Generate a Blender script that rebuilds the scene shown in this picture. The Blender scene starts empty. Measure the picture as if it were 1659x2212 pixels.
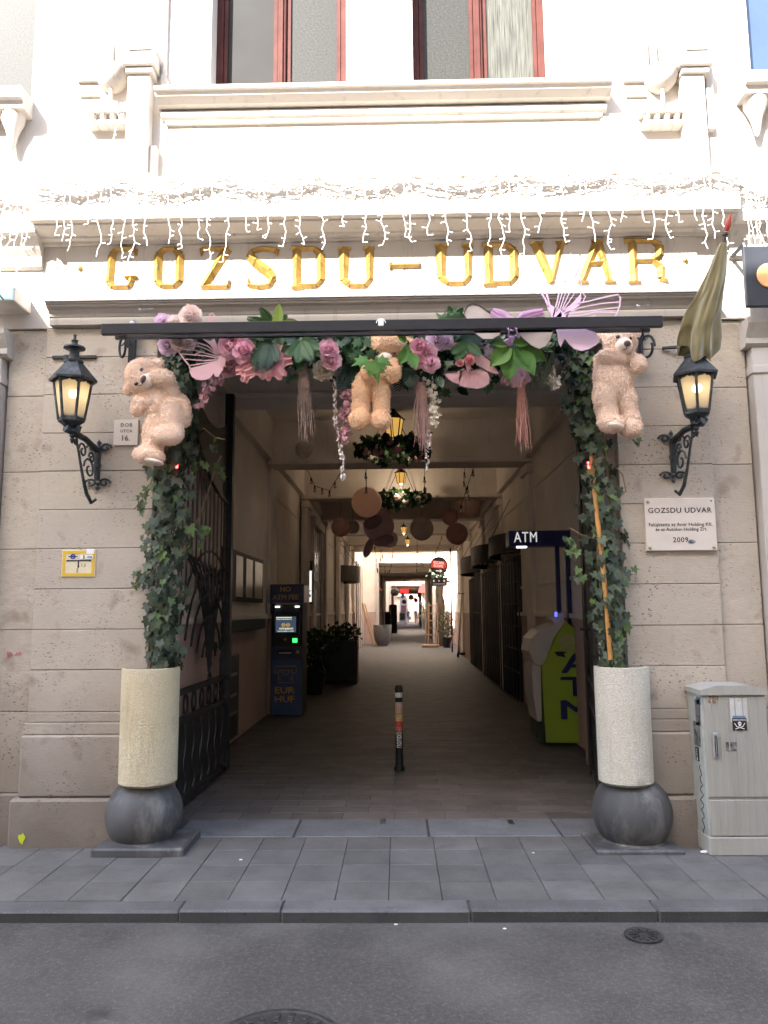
import bpy, bmesh, math, random
from mathutils import Vector, Matrix
R = random.Random(7)
sc = bpy.context.scene
COL = sc.collection

# ------------------------------------------------------------------ camera
FPX, PW, PH = 1661.0, 1659.0, 2212.0
YAW, PITCH, ROLL = math.radians(1.0), math.radians(7.3), math.radians(0.45)
CAM = Vector((0, -5.55, 1.6))
_f = Vector((-math.sin(YAW) * math.cos(PITCH), math.cos(YAW) * math.cos(PITCH), math.sin(PITCH)))
_r = _f.cross(Vector((0, 0, 1))).normalized()
_u = _r.cross(_f)
_R = _r * math.cos(ROLL) - _u * math.sin(ROLL)
_U = _u * math.cos(ROLL) + _r * math.sin(ROLL)
cd = bpy.data.cameras.new('camera')
cam = bpy.data.objects.new('camera', cd)
COL.objects.link(cam)
m = Matrix((_R, _U, -_f)).transposed().to_4x4()
m.translation = CAM
cam.matrix_world = m
cd.sensor_fit = 'VERTICAL'
cd.sensor_height = 34.6
cd.lens = 34.6 * FPX / PH
cd.clip_start = 0.05
cd.clip_end = 600
sc.camera = cam

# ------------------------------------------------------------------ light
SUN = Vector((0.62, 1.0, -0.92)).normalized()
w = bpy.data.worlds.new('World')
sc.world = w
w.use_nodes = True
nt = w.node_tree
sky = nt.nodes.new('ShaderNodeTexSky')
sky.sky_type = 'NISHITA'
sky.sun_disc = False
sky.sun_elevation = math.asin(-SUN.z)
sky.sun_rotation = math.atan2(-SUN.x, -SUN.y)
sky.air_density = 1.0
sky.dust_density = 2.0
sky.ozone_density = 1.0
bg = nt.nodes['Background']
bg.inputs[1].default_value = 0.14
nt.links.new(sky.outputs[0], bg.inputs[0])
sl = bpy.data.lights.new('sun', 'SUN')
sl.energy = 4.0
sl.angle = math.radians(0.5)
sl.color = (1.0, 0.97, 0.92)
so = bpy.data.objects.new('sun', sl)
COL.objects.link(so)
so.rotation_euler = SUN.to_track_quat('-Z', 'Y').to_euler()
so.location = (-6, -10, 12)
sc.view_settings.view_transform = 'Standard'
sc.view_settings.look = 'None'
sc.view_settings.gamma = 1
sc.view_settings.use_curve_mapping = False
sc.view_settings.exposure = 3.2
sc.render.engine = 'CYCLES'
cy = sc.cycles
cy.max_bounces = 10
cy.diffuse_bounces = 8
cy.glossy_bounces = 3
cy.transmission_bounces = 6
cy.transparent_max_bounces = 8
cy.caustics_reflective = False
cy.caustics_refractive = False
cy.sample_clamp_indirect = 6
cy.use_denoising = True

# ------------------------------------------------------------------ helpers
def ray(u, v):
    return _f + _R * ((u - PW / 2) / FPX) - _U * ((v - PH / 2) / FPX)
def A(u, v, Y):                      # survey: sight line met with the vertical plane y = Y
    d = ray(u, v)
    return CAM + d * ((Y - CAM.y) / d.y)
def AX(u, v, X):                     # ... with the side wall x = X
    d = ray(u, v)
    return CAM + d * ((X - CAM.x) / d.x)
def G(u, v, z=0.0):                  # ... with the ground
    d = ray(u, v)
    return CAM + d * ((z - CAM.z) / d.z)
def sk(y): return 0.012 * y          # the passage runs slightly skew to the street

class MB:
    def __init__(s):
        s.v = []; s.f = []; s.m = []; s.mi = 0
    def add(s, vs, fs):
        o = len(s.v)
        s.v += [tuple(p) for p in vs]
        s.f += [[o + i for i in f] for f in fs]
        s.m += [s.mi] * len(fs)
        return s
    def box(s, x0, x1, y0, y1, z0, z1, c=0.0):
        if c <= 0:
            vs = [(x, y, z) for z in (z0, z1) for y in (y0, y1) for x in (x0, x1)]
            return s.add(vs, [(0, 2, 3, 1), (4, 5, 7, 6), (0, 1, 5, 4), (2, 6, 7, 3), (0, 4, 6, 2), (1, 3, 7, 5)])
        vs = []
        for z, zz in ((z0, 0), (z1, 1)):
            for y, yy in ((y0, 0), (y1, 1)):
                for x, xx in ((x0, 0), (x1, 1)):
                    dx, dy, dz = (c if xx == 0 else -c), (c if yy == 0 else -c), (c if zz == 0 else -c)
                    vs += [(x, y + dy, z + dz), (x + dx, y, z + dz), (x + dx, y + dy, z)]
        i = lambda X, Y, Z, a: (Z * 4 + Y * 2 + X) * 3 + a
        fs = []
        for X in (0, 1): fs.append([i(X, 0, 0, 0), i(X, 1, 0, 0), i(X, 1, 1, 0), i(X, 0, 1, 0)])
        for Y in (0, 1): fs.append([i(0, Y, 0, 1), i(1, Y, 0, 1), i(1, Y, 1, 1), i(0, Y, 1, 1)])
        for Z in (0, 1): fs.append([i(0, 0, Z, 2), i(1, 0, Z, 2), i(1, 1, Z, 2), i(0, 1, Z, 2)])
        for Y in (0, 1):
            for Z in (0, 1): fs.append([i(0, Y, Z, 1), i(1, Y, Z, 1), i(1, Y, Z, 2), i(0, Y, Z, 2)])
        for X in (0, 1):
            for Z in (0, 1): fs.append([i(X, 0, Z, 0), i(X, 1, Z, 0), i(X, 1, Z, 2), i(X, 0, Z, 2)])
            for Y in (0, 1): fs.append([i(X, Y, 0, 0), i(X, Y, 1, 0), i(X, Y, 1, 1), i(X, Y, 0, 1)])
        for X in (0, 1):
            for Y in (0, 1):
                for Z in (0, 1): fs.append([i(X, Y, Z, 0), i(X, Y, Z, 1), i(X, Y, Z, 2)])
        return s.add(vs, fs)
    def tube(s, pts, r, n=6, flat=None):
        pts = [Vector(p) for p in pts]
        rs = r if isinstance(r, (list, tuple)) else [r] * len(pts)
        vs = []; up = None
        for k, p in enumerate(pts):
            t = (pts[min(k + 1, len(pts) - 1)] - pts[max(k - 1, 0)])
            t = t.normalized() if t.length > 1e-9 else Vector((0, 0, 1))
            if up is None:
                up = Vector((0, 0, 1)) if abs(t.z) < 0.9 else Vector((0, 1, 0))
            a = t.cross(up)
            a = a.normalized() if a.length > 1e-6 else t.orthogonal().normalized()
            b = a.cross(t).normalized(); up = b
            for j in range(n):
                g = 2 * math.pi * (j + .5) / n
                vs.append(p + a * (math.cos(g) * rs[k]) + b * (math.sin(g) * rs[k]))
        fs = []
        for k in range(len(pts) - 1):
            for j in range(n):
                j2 = (j + 1) % n
                fs.append([k * n + j, k * n + j2, (k + 1) * n + j2, (k + 1) * n + j])
        fs.append(list(range(n))[::-1]); fs.append([(len(pts) - 1) * n + j for j in range(n)])
        return s.add(vs, fs)
    def bar(s, a, b, w, h):          # square bar between two points
        return s.tube([a, b], (w + h) * .3535, 4)
    def lathe(s, prof, n, c, rot=0.0, sx=1.0, sy=1.0):
        c = Vector(c); vs = []; k = len(prof)
        for r, z in prof:
            for j in range(n):
                g = 2 * math.pi * j / n + rot
                vs.append((c.x + r * math.cos(g) * sx, c.y + r * math.sin(g) * sy, c.z + z))
        fs = [[i * n + j, i * n + (j + 1) % n, (i + 1) * n + (j + 1) % n, (i + 1) * n + j] for i in range(k - 1) for j in range(n)]
        if prof[0][0] > 1e-5: fs.append(list(range(n))[::-1])
        if prof[-1][0] > 1e-5: fs.append([(k - 1) * n + j for j in range(n)])
        return s.add(vs, fs)
    def prism(s, poly, y0, y1):      # polygon in x,z pushed along y
        n = len(poly)
        vs = [(x, y0, z) for x, z in poly] + [(x, y1, z) for x, z in poly]
        fs = [list(range(n)), [n + i for i in range(n)][::-1]] + [[i, (i + 1) % n, n + (i + 1) % n, n + i] for i in range(n)]
        return s.add(vs, fs)
    def prismx(s, poly, x0, x1):     # polygon in y,z pushed along x
        n = len(poly)
        vs = [(x0, y, z) for y, z in poly] + [(x1, y, z) for y, z in poly]
        fs = [list(range(n)), [n + i for i in range(n)][::-1]] + [[i, (i + 1) % n, n + (i + 1) % n, n + i] for i in range(n)]
        return s.add(vs, fs)
    def sph(s, c, r, nu=12, nv=8, mat=None):
        c = Vector(c); r = r if isinstance(r, (list, tuple)) else (r, r, r)
        T = mat or Matrix.Identity(3)
        vs = [c + T @ Vector((0, 0, r[2]))]
        for i in range(1, nv):
            a = math.pi * i / nv
            for j in range(nu):
                g = 2 * math.pi * j / nu
                vs.append(c + T @ Vector((r[0] * math.sin(a) * math.cos(g), r[1] * math.sin(a) * math.sin(g), r[2] * math.cos(a))))
        vs.append(c + T @ Vector((0, 0, -r[2])))
        fs = [[0, 1 + j, 1 + (j + 1) % nu] for j in range(nu)]
        for i in range(nv - 2):
            for j in range(nu):
                a = 1 + i * nu + j; b = 1 + i * nu + (j + 1) % nu
                fs.append([a, a + nu, b + nu, b])
        L = len(vs) - 1
        fs += [[L, L - nu + (j + 1) % nu, L - nu + j] for j in range(nu)]
        return s.add(vs, fs)
    def grid(s, fn, nu, nv):
        vs = [fn(i / nu, j / nv) for j in range(nv + 1) for i in range(nu + 1)]
        fs = [[j * (nu + 1) + i, j * (nu + 1) + i + 1, (j + 1) * (nu + 1) + i + 1, (j + 1) * (nu + 1) + i] for j in range(nv) for i in range(nu)]
        return s.add(vs, fs)
    def strip(s, pts, w, th=.004):   # flat strip through points lying near a plane y = const
        pts = [Vector(p) for p in pts]; vs = []
        ws = w if isinstance(w, (list, tuple)) else [w] * len(pts)
        for k, p in enumerate(pts):
            t = pts[min(k + 1, len(pts) - 1)] - pts[max(k - 1, 0)]
            n = Vector((-t.z, 0, t.x)); n = n.normalized() if n.length > 1e-9 else Vector((1, 0, 0))
            a = p + n * ws[k] / 2; b = p - n * ws[k] / 2
            vs += [a, b, a + Vector((0, th, 0)), b + Vector((0, th, 0))]
        fs = []
        for k in range(len(pts) - 1):
            o = k * 4; q = o + 4
            fs += [[o, o + 1, q + 1, q], [o + 2, q + 2, q + 3, o + 3], [o, q, q + 2, o + 2], [o + 1, o + 3, q + 3, q + 1]]
        e = (len(pts) - 1) * 4
        fs += [[0, 2, 3, 1], [e, e + 1, e + 3, e + 2]]
        return s.add(vs, fs)
    def poly(s, pts, th=.004):       # solid plate with the outline pts (near a plane y = const)
        n = len(pts); pts = [Vector(p) for p in pts]
        vs = pts + [p + Vector((0, th, 0)) for p in pts]
        return s.add(vs, [list(range(n)), [n + i for i in range(n)][::-1]] + [[i, (i + 1) % n, n + (i + 1) % n, n + i] for i in range(n)])
    def tx(s, M4, i0=0):
        s.v[i0:] = [tuple(M4 @ Vector(p)) for p in s.v[i0:]]
        return s
    def mesh(s, name, mats, smooth=False, off=Vector((0, 0, 0))):
        me = bpy.data.meshes.new(name)
        me.from_pydata([(p[0] - off.x, p[1] - off.y, p[2] - off.z) for p in s.v], [], s.f)
        mats = mats if isinstance(mats, (list, tuple)) else [mats]
        for mt in mats: me.materials.append(mt)
        if len(mats) > 1: me.polygons.foreach_set('material_index', s.m)
        b = bmesh.new(); b.from_mesh(me)
        bmesh.ops.recalc_face_normals(b, faces=b.faces)
        b.to_mesh(me); b.free()
        if smooth:
            me.polygons.foreach_set('use_smooth', [True] * len(me.polygons))
            if smooth != 'all':
                me.set_sharp_from_angle(angle=math.radians(40))
        return me

def wloc(o):
    p = Vector((0, 0, 0))
    while o is not None:
        p += o.location; o = o.parent
    return p
def thing(name, label, cat, loc=(0, 0, 0), group=None, kind=None):
    o = bpy.data.objects.new(name, None)
    o.empty_display_size = .1
    COL.objects.link(o); o.location = loc
    if label: o['label'] = label
    if cat: o['category'] = cat
    if group: o['group'] = group
    o['kind'] = kind or 'thing'
    return o
def part(mb, name, mats, parent, smooth=False, kind=None, label=None):
    o = bpy.data.objects.new(name, mb.mesh(name, mats, smooth, wloc(parent)))
    COL.objects.link(o); o.parent = parent
    if kind: o['kind'] = kind
    if label: o['label'] = label
    return o
def single(mb, name, mats, label, cat, group=None, smooth=False, kind=None):
    xs = [p[0] for p in mb.v]; ys = [p[1] for p in mb.v]; zs = [p[2] for p in mb.v]
    c = Vector(((min(xs) + max(xs)) / 2, (min(ys) + max(ys)) / 2, min(zs)))
    o = bpy.data.objects.new(name, mb.mesh(name, mats, smooth, c))
    COL.objects.link(o); o.location = c
    if label: o['label'] = label
    if cat: o['category'] = cat
    if group: o['group'] = group
    o['kind'] = kind or 'thing'
    return o
def struct(mb, name, mats, smooth=False):
    return single(mb, name, mats, None, None, None, smooth, 'structure')
def put(me, name, parent, M4, kind=None):      # a piece sharing mesh data
    o = bpy.data.objects.new(name, me)
    COL.objects.link(o); o.parent = parent
    T = Matrix.Translation(-wloc(parent)) @ M4
    o.matrix_basis = T
    if kind: o['kind'] = kind
    return o
def copy_tree(o, loc=None, parent=None, label=None):
    c = o.copy(); COL.objects.link(c)
    if parent is not None: c.parent = parent
    if loc is not None: c.location = loc
    if label: c['label'] = label
    for ch in list(o.children): copy_tree(ch, None, c)
    return c

_tc = {}
def glyphs(s, bold=0.0, spacing=1.0):
    k = (s, bold, spacing)
    if k not in _tc:
        cu = bpy.data.curves.new('lettering', 'FONT')
        cu.body = s; cu.align_x = 'CENTER'; cu.size = 1; cu.offset = bold; cu.space_character = spacing
        cu.resolution_u = 2; cu.space_line = .9
        ob = bpy.data.objects.new('lettering', cu)
        COL.objects.link(ob)
        dg = bpy.context.evaluated_depsgraph_get()
        me = bpy.data.meshes.new_from_object(ob.evaluated_get(dg))
        _tc[k] = ([tuple(v.co) for v in me.vertices], [list(p.vertices) for p in me.polygons])
        bpy.data.objects.remove(ob); bpy.data.curves.remove(cu); bpy.data.meshes.remove(me)
    return _tc[k]
def write(mb, s, c, X, Z, width=None, height=None, bold=0.0, spacing=1.0):
    """lettering centred at c; X = reading direction, Z = up"""
    vs, fs = glyphs(s, 0.0, spacing)
    x0, x1 = min(v[0] for v in vs), max(v[0] for v in vs)
    y0, y1 = min(v[1] for v in vs), max(v[1] for v in vs)
    sx = (width / (x1 - x0)) if width else None
    sy = (height / (y1 - y0)) if height else sx
    if sx is None: sx = sy
    c = Vector(c); X = Vector(X).normalized(); Z = Vector(Z).normalized(); Nn = X.cross(Z)
    shifts = ((0, 0),) if bold <= 0 else ((-.8, 0), (.8, 0), (0, -.6), (0, .6))
    for k, (dx, dz) in enumerate(shifts):      # a heavier face is the same outline struck a few times
        o = c + X * (dx * bold * sx) + Z * (dz * bold * sy) + Nn * (.00025 * k)
        mb.add([o + X * ((v[0] - (x0 + x1) / 2) * sx) + Z * ((v[1] - (y0 + y1) / 2) * sy) for v in vs], fs)
    return mb

# ------------------------------------------------------------------ materials
def _mat(name):
    mt = bpy.data.materials.new(name); mt.use_nodes = True
    return mt, mt.node_tree, mt.node_tree.nodes['Principled BSDF']
def N(t, kind, **kw):
    n = t.nodes.new(kind)
    for k, v in kw.items(): setattr(n, k, v)
    return n
def mixc(t, fac, a, b, mode='MIX'):
    n = N(t, 'ShaderNodeMix', data_type='RGBA', blend_type=mode)
    for s, val in ((n.inputs[0], fac), (n.inputs[6], a), (n.inputs[7], b)):
        if isinstance(val, bpy.types.NodeSocket): t.links.new(val, s)
        elif isinstance(val, (int, float)): s.default_value = val
        else: s.default_value = (*val, 1)
    return n.outputs[2]
def ramp(t, src, a, b):
    n = N(t, 'ShaderNodeMapRange'); n.inputs[1].default_value = a; n.inputs[2].default_value = b
    t.links.new(src, n.inputs[0]); return n.outputs[0]
def noise(t, vec, scale, detail=4, rough=.55):
    n = N(t, 'ShaderNodeTexNoise'); n.inputs['Scale'].default_value = scale
    n.inputs['Detail'].default_value = detail; n.inputs['Roughness'].default_value = rough
    t.links.new(vec, n.inputs['Vector']); return n.outputs[0]
def coords(t, stretch=(1, 1, 1), world=True):
    if world:
        src = N(t, 'ShaderNodeNewGeometry').outputs['Position']
    else:
        src = N(t, 'ShaderNodeTexCoord').outputs['Object']
    mp = N(t, 'ShaderNodeMapping'); mp.inputs['Scale'].default_value = stretch
    t.links.new(src, mp.inputs[0]); return mp.outputs[0]
def bump(t, b, h, strength, dist=.01):
    n = N(t, 'ShaderNodeBump'); n.inputs['Strength'].default_value = strength; n.inputs['Distance'].default_value = dist
    t.links.new(h, n.inputs['Height']); t.links.new(n.outputs[0], b.inputs['Normal'])
def sc3(c, k): return tuple(min(1, x * k) for x in c)
def Mt(name, col, rough=.6, metal=0.0, var=.15, scale=6, bmp=0.0, bscale=60, bdist=.004, tint=0.0, spec=.4, emit=0, world=True, stretch=(1, 1, 1), sheen=0, grime=None):
    mt, t, b = _mat(name)
    vec = coords(t, stretch, world)
    c = mixc(t, ramp(t, noise(t, vec, scale), .3, .7), sc3(col, 1 - var), sc3(col, 1 + var))
    if grime:
        g = ramp(t, noise(t, vec, grime[1], 6, .7), grime[2], grime[3])
        c = mixc(t, g, c, grime[0])
    if tint:
        oi = N(t, 'ShaderNodeObjectInfo')
        k = ramp(t, oi.outputs['Random'], 0, 1)
        mr = N(t, 'ShaderNodeMapRange'); t.links.new(oi.outputs['Random'], mr.inputs[0])
        mr.inputs[3].default_value = 1 - tint; mr.inputs[4].default_value = 1 + tint
        mul = N(t, 'ShaderNodeVectorMath', operation='SCALE'); t.links.new(c, mul.inputs[0]); t.links.new(mr.outputs[0], mul.inputs['Scale'])
        c = mul.outputs[0]
    t.links.new(c, b.inputs['Base Color'])
    b.inputs['Roughness'].default_value = rough; b.inputs['Metallic'].default_value = metal
    b.inputs['Specular IOR Level'].default_value = spec
    if sheen: b.inputs['Sheen Weight'].default_value = sheen
    if bmp: bump(t, b, noise(t, vec, bscale, 5, .6), bmp, bdist)
    if emit:
        b.inputs['Emission Color'].default_value = (*col, 1); b.inputs['Emission Strength'].default_value = emit
    return mt
def leafmat(name, col, col2, rough=.5, trans=.25, spec=.3):
    mt, t, b = _mat(name)
    oi = N(t, 'ShaderNodeObjectInfo')
    vec = coords(t)
    f = N(t, 'ShaderNodeMath', operation='MULTIPLY_ADD'); t.links.new(noise(t, vec, 9), f.inputs[0]); f.inputs[1].default_value = .9
    t.links.new(ramp(t, oi.outputs['Random'], -.1, 2.2), f.inputs[2])
    c = mixc(t, ramp(t, f.outputs[0], .35, 1.0), col, col2)
    t.links.new(c, b.inputs['Base Color']); b.inputs['Roughness'].default_value = rough
    b.inputs['Specular IOR Level'].default_value = spec
    tr = N(t, 'ShaderNodeBsdfTranslucent'); t.links.new(c, tr.inputs[0])
    mx = N(t, 'ShaderNodeMixShader'); mx.inputs[0].default_value = trans
    t.links.new(b.outputs[0], mx.inputs[1]); t.links.new(tr.outputs[0], mx.inputs[2])
    t.links.new(mx.outputs[0], t.nodes['Material Output'].inputs[0])
    return mt
def stone_mat():
    mt, t, b = _mat('limestone')
    vec = coords(t); hz = coords(t, (5, 5, 12)); fine = coords(t, (1, 1, 1.7))
    base = mixc(t, ramp(t, noise(t, vec, 2.3, 5, .6), .32, .7), (.335, .285, .22), (.545, .48, .39))
    base = mixc(t, ramp(t, noise(t, hz, 3, 5, .7), .35, .72), sc3((.42, .355, .29), .86), base)
    oi = N(t, 'ShaderNodeObjectInfo')
    base = mixc(t, ramp(t, oi.outputs['Random'], -.2, 1.7), base, (.52, .46, .37))
    base = mixc(t, ramp(t, oi.outputs['Random'], .5, 1.7), base, (.33, .28, .24))
    # damp round patches and dirt
    base = mixc(t, ramp(t, noise(t, vec, 5.5, 3, .5), .60, .74), base, (.30, .24, .18))
    # pits
    vo = N(t, 'ShaderNodeTexVoronoi'); vo.inputs['Scale'].default_value = 30; t.links.new(fine, vo.inputs['Vector'])
    msk = ramp(t, noise(t, vec, 3.1, 4, .6), .46, .66)
    pit = N(t, 'ShaderNodeMath', operation='MULTIPLY'); t.links.new(ramp(t, vo.outputs['Distance'], .30, .12), pit.inputs[0]); t.links.new(msk, pit.inputs[1])
    base = mixc(t, pit.outputs[0], base, (.10, .078, .06))
    # street dirt near the pavement: splash zone
    sep = N(t, 'ShaderNodeSeparateXYZ'); t.links.new(vec, sep.inputs[0])
    zz = N(t, 'ShaderNodeMath', operation='MULTIPLY_ADD'); t.links.new(noise(t, vec, 2.2, 5), zz.inputs[0]); zz.inputs[1].default_value = .9
    t.links.new(sep.outputs[2], zz.inputs[2])
    dirt = N(t, 'ShaderNodeMath', operation='MULTIPLY'); t.links.new(ramp(t, zz.outputs[0], 1.65, .45), dirt.inputs[0]); dirt.inputs[1].default_value = .80
    base = mixc(t, dirt.outputs[0], base, (.135, .105, .083))
    t.links.new(base, b.inputs['Base Color']); b.inputs['Roughness'].default_value = .85
    b.inputs['Specular IOR Level'].default_value = .25
    h = N(t, 'ShaderNodeMath', operation='SUBTRACT'); t.links.new(noise(t, hz, 6, 6, .7), h.inputs[0]); t.links.new(pit.outputs[0], h.inputs[1])
    bump(t, b, h.outputs[0], .5, .008)
    return mt
def tile_mat(name, col, rough=.7, var=.26, spec=.35):
    mt, t, b = _mat(name)
    vec = coords(t)
    oi = N(t, 'ShaderNodeObjectInfo')
    c = mixc(t, ramp(t, noise(t, vec, 3.2, 6, .65), .3, .72), sc3(col, 1 - var), sc3(col, 1 + var))
    mr = N(t, 'ShaderNodeMapRange'); t.links.new(oi.outputs['Random'], mr.inputs[0]); mr.inputs[3].default_value = .86; mr.inputs[4].default_value = 1.14
    mul = N(t, 'ShaderNodeVectorMath', operation='SCALE'); t.links.new(c, mul.inputs[0]); t.links.new(mr.outputs[0], mul.inputs['Scale'])
    sp = ramp(t, noise(t, vec, 150, 2, .5), .62, .72)
    c = mixc(t, sp, mul.outputs[0], sc3(col, 1.9))
    c = mixc(t, ramp(t, noise(t, vec, 5, 6, .75), .58, .76), c, sc3(col, .58))
    c = mixc(t, ramp(t, noise(t, vec, 34, 3, .5), .70, .74), c, sc3(col, .5))
    t.links.new(c, b.inputs['Base Color']); b.inputs['Roughness'].default_value = rough; b.inputs['Specular IOR Level'].default_value = spec
    bump(t, b, noise(t, vec, 120, 4, .6), .35, .003)
    return mt
def asphalt_mat():
    mt, t, b = _mat('asphalt')
    vec = coords(t)
    vo = N(t, 'ShaderNodeTexVoronoi'); vo.inputs['Scale'].default_value = 190; t.links.new(vec, vo.inputs['Vector'])
    g = N(t, 'ShaderNodeSeparateColor'); t.links.new(vo.outputs['Color'], g.inputs[0])
    c = mixc(t, ramp(t, g.outputs[0], .1, .95), (.076, .068, .060), (.148, .133, .118))
    c = mixc(t, ramp(t, g.outputs[1], .93, .97), c, (.20, .19, .18))
    big = ramp(t, noise(t, vec, 1.1, 5, .6), .3, .7)
    c = mixc(t, big, mixc(t, .3, c, (.03, .028, .027)), c)
    c = mixc(t, ramp(t, noise(t, vec, 42, 3, .6), .36, .66), sc3((.105, .095, .085), .62), c)
    c = mixc(t, ramp(t, noise(t, vec, .55, 4, .6), .46, .60), c, mixc(t, .5, c, (.17, .155, .14)))
    oil = ramp(t, noise(t, vec, 2.6, 3, .5), .66, .78)
    c = mixc(t, oil, c, (.04, .038, .037))
    t.links.new(c, b.inputs['Base Color']); b.inputs['Roughness'].default_value = .8; b.inputs['Specular IOR Level'].default_value = .3
    bump(t, b, vo.outputs['Distance'], .8, .004)
    return mt
def plaster_mat(name, col, dirt=.25):
    mt, t, b = _mat(name)
    vec = coords(t); drip = coords(t, (9, 9, .8))
    c = mixc(t, ramp(t, noise(t, vec, 1.6, 5), .3, .7), sc3(col, .9), sc3(col, 1.06))
    d = N(t, 'ShaderNodeMath', operation='MULTIPLY'); t.links.new(ramp(t, noise(t, drip, 1.6, 5, .7), .56, .75), d.inputs[0]); d.inputs[1].default_value = dirt
    c = mixc(t, d.outputs[0], c, sc3(col, .5))
    t.links.new(c, b.inputs['Base Color']); b.inputs['Roughness'].default_value = .85; b.inputs['Specular IOR Level'].default_value = .2
    bump(t, b, noise(t, vec, 90, 5), .2, .003)
    return mt

STONE = stone_mat()
CREAM = plaster_mat('cream_plaster', (.47, .43, .385), .6)
CREAM2 = plaster_mat('passage_plaster', (.80, .735, .67), .3)
PINK = plaster_mat('pink_dado', (.50, .37, .33), .4)
WHITEW = plaster_mat('courtyard_plaster', (.74, .66, .56))
GOLD = Mt('gilding', (.27, .16, .036), .4, .3, .3, 14, .35, 40)
IRON = Mt('black_iron', (.032, .032, .033), .45, .3, .3, 20, .15, 90, spec=.5)
LAMPIRON = Mt('weathered_iron', (.032, .036, .037), .5, .35, .35, 20, .25, 80, grime=((.13, .13, .125), 16, .5, .8))
STEEL = Mt('dark_steel', (.022, .022, .025), .35, .3, .2, 12)
PAVE = tile_mat('grey_basalt', (.130, .121, .110))
KERB = tile_mat('granite_kerb', (.118, .112, .106))
KERBF = tile_mat('dark_kerb_face', (.062, .059, .055))  # darker tone for the front faces of the kerb stones
FLOORT = tile_mat('dark_paver', (.125, .111, .102), .62, spec=.2)
FLOORF = tile_mat('passage_paving', (.115, .106, .097), .65, spec=.2)
GRAN = Mt('grey_granite', (.078, .076, .075), .6, 0, .3, 3.5, .3, 80, grime=((.27, .25, .22), 4, .50, .78), stretch=(1, 1, .35))
ASPH = asphalt_mat()
WHITECABLE = Mt('white_cable', (.8, .78, .74), .45, 0, .05)
BLACK = Mt('black_rubber', (.012, .012, .013), .5)
TXT = Mt('black_paint', (.02, .02, .02), .5)
WHITE = Mt('white_paint', (.75, .73, .70), .5, 0, .06)
# ================================================================== SETTING
ROADZ = -0.06
g = MB(); g.box(-150, 150, -150, 250, -.6, -.14); struct(g, 'ground', Mt('ground_dirt', (.12, .11, .1), .9))
g = MB(); g.grid(lambda a, b: (-40 + 80 * a, -6.2 + 5.04 * b, ROADZ + .02 * math.sin(math.pi * b) - .0), 40, 8)
road = struct(g, 'road', ASPH, True)
g = MB(); g.box(-40, 40, -8.5, -6.2, -.2, .0); struct(g, 'far_pavement', PAVE)
g = MB(); g.box(-40, 40, -1.03, .64, -.2, -.008)
pavement = struct(g, 'pavement', Mt('joint_dirt', (.075, .071, .068), .9))
ts = .30
tm = []
for k in range(3):
    b = MB(); b.box(-ts / 2 + .002, ts / 2 - .002, -ts / 2 + .002, ts / 2 - .002, -.012, 0, .0025); tm.append(b.mesh('paving_slab', PAVE))
for i in range(-11, 11):
    for j in range(4):
        y = -1.03 + .3025 * (j + .5); x = i * ts + .08
        put(R.choice(tm), 'paving_slab', pavement, Matrix.Translation((x, y, R.uniform(-.0015, .0015))) @ Matrix.Rotation(R.uniform(-.006, .006), 4, 'Z') @ Matrix.Rotation(R.uniform(-.004, .004), 4, 'X') @ Matrix.Diagonal((1, 1.005, 1, 1)))
b = MB(); b.box(-.497, .497, .185, .635, -.012, .004, .006)
thr = b.mesh('threshold_slab', tile_mat('threshold_granite', (.15, .152, .158)))
for x, wd in ((-1.2, .86), (-.28, .96), (.68, .94), (1.42, .52)):
    put(thr, 'threshold_slab', pavement, Matrix.Translation((x, 0, 0)) @ Matrix.Diagonal((wd, 1, 1, 1)))
for u, v in ((827, 1775), (1103, 1776)):          # iron door-stop sockets let into the threshold
    p = G(u, v); b = MB(); b.box(p.x - .022, p.x + .022, p.y - .07, p.y + .05, -.01, .0075, .004); part(b, 'floor_socket', IRON, pavement)
g = MB(); g.box(-40, 40, -1.175, -1.035, -.2, -.02)
kerb = struct(g, 'kerb', Mt('kerb_joint', (.05, .048, .045), .9))
x = -4.2; k = 0
km = []
for q in range(2):
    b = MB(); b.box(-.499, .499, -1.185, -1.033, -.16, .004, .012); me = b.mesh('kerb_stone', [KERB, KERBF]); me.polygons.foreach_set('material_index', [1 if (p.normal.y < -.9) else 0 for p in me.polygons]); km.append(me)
while x < 4.2:
    wd = (1.0, .92, 1.08, .55, 1.02)[k % 5]
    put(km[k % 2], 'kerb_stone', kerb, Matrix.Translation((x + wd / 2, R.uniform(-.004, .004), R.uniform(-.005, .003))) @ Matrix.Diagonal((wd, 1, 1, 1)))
    x += wd; k += 1
# passage floor
g = MB(); g.box(-4, 5, .64, 125, -.2, -.005)
pfloor = struct(g, 'passage_floor', FLOORF)
b = MB(); b.box(-.197, .197, -.097, .097, -.006, 0, .003); fm = b.mesh('floor_paver', FLOORT)
for j in range(28):
    for i in range(10):
        x = -1.95 + .4 * i + (.2 if j % 2 else 0) + .1
        put(fm, 'floor_paver', pfloor, Matrix.Translation((x, .745 + .2 * j, R.uniform(-.0015, .0015))) @ Matrix.Rotation(R.uniform(-.006, .006), 4, 'Y'))

# building across the street: its roofline throws the shade
ob = thing('opposite_building', 'pale rendered house across the street whose roofline shades the stone arch', 'building', (0, -8.5, 0))
b = MB(); b.box(-40, 40, -20, -8.5, 0, 11.35); part(b, 'wall', plaster_mat('opposite_plaster', (.50, .47, .43)), ob)
b = MB(); b.box(-40, 40, -8.75, -8.5, 11.2, 11.615); part(b, 'eaves', CREAM, ob)

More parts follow.
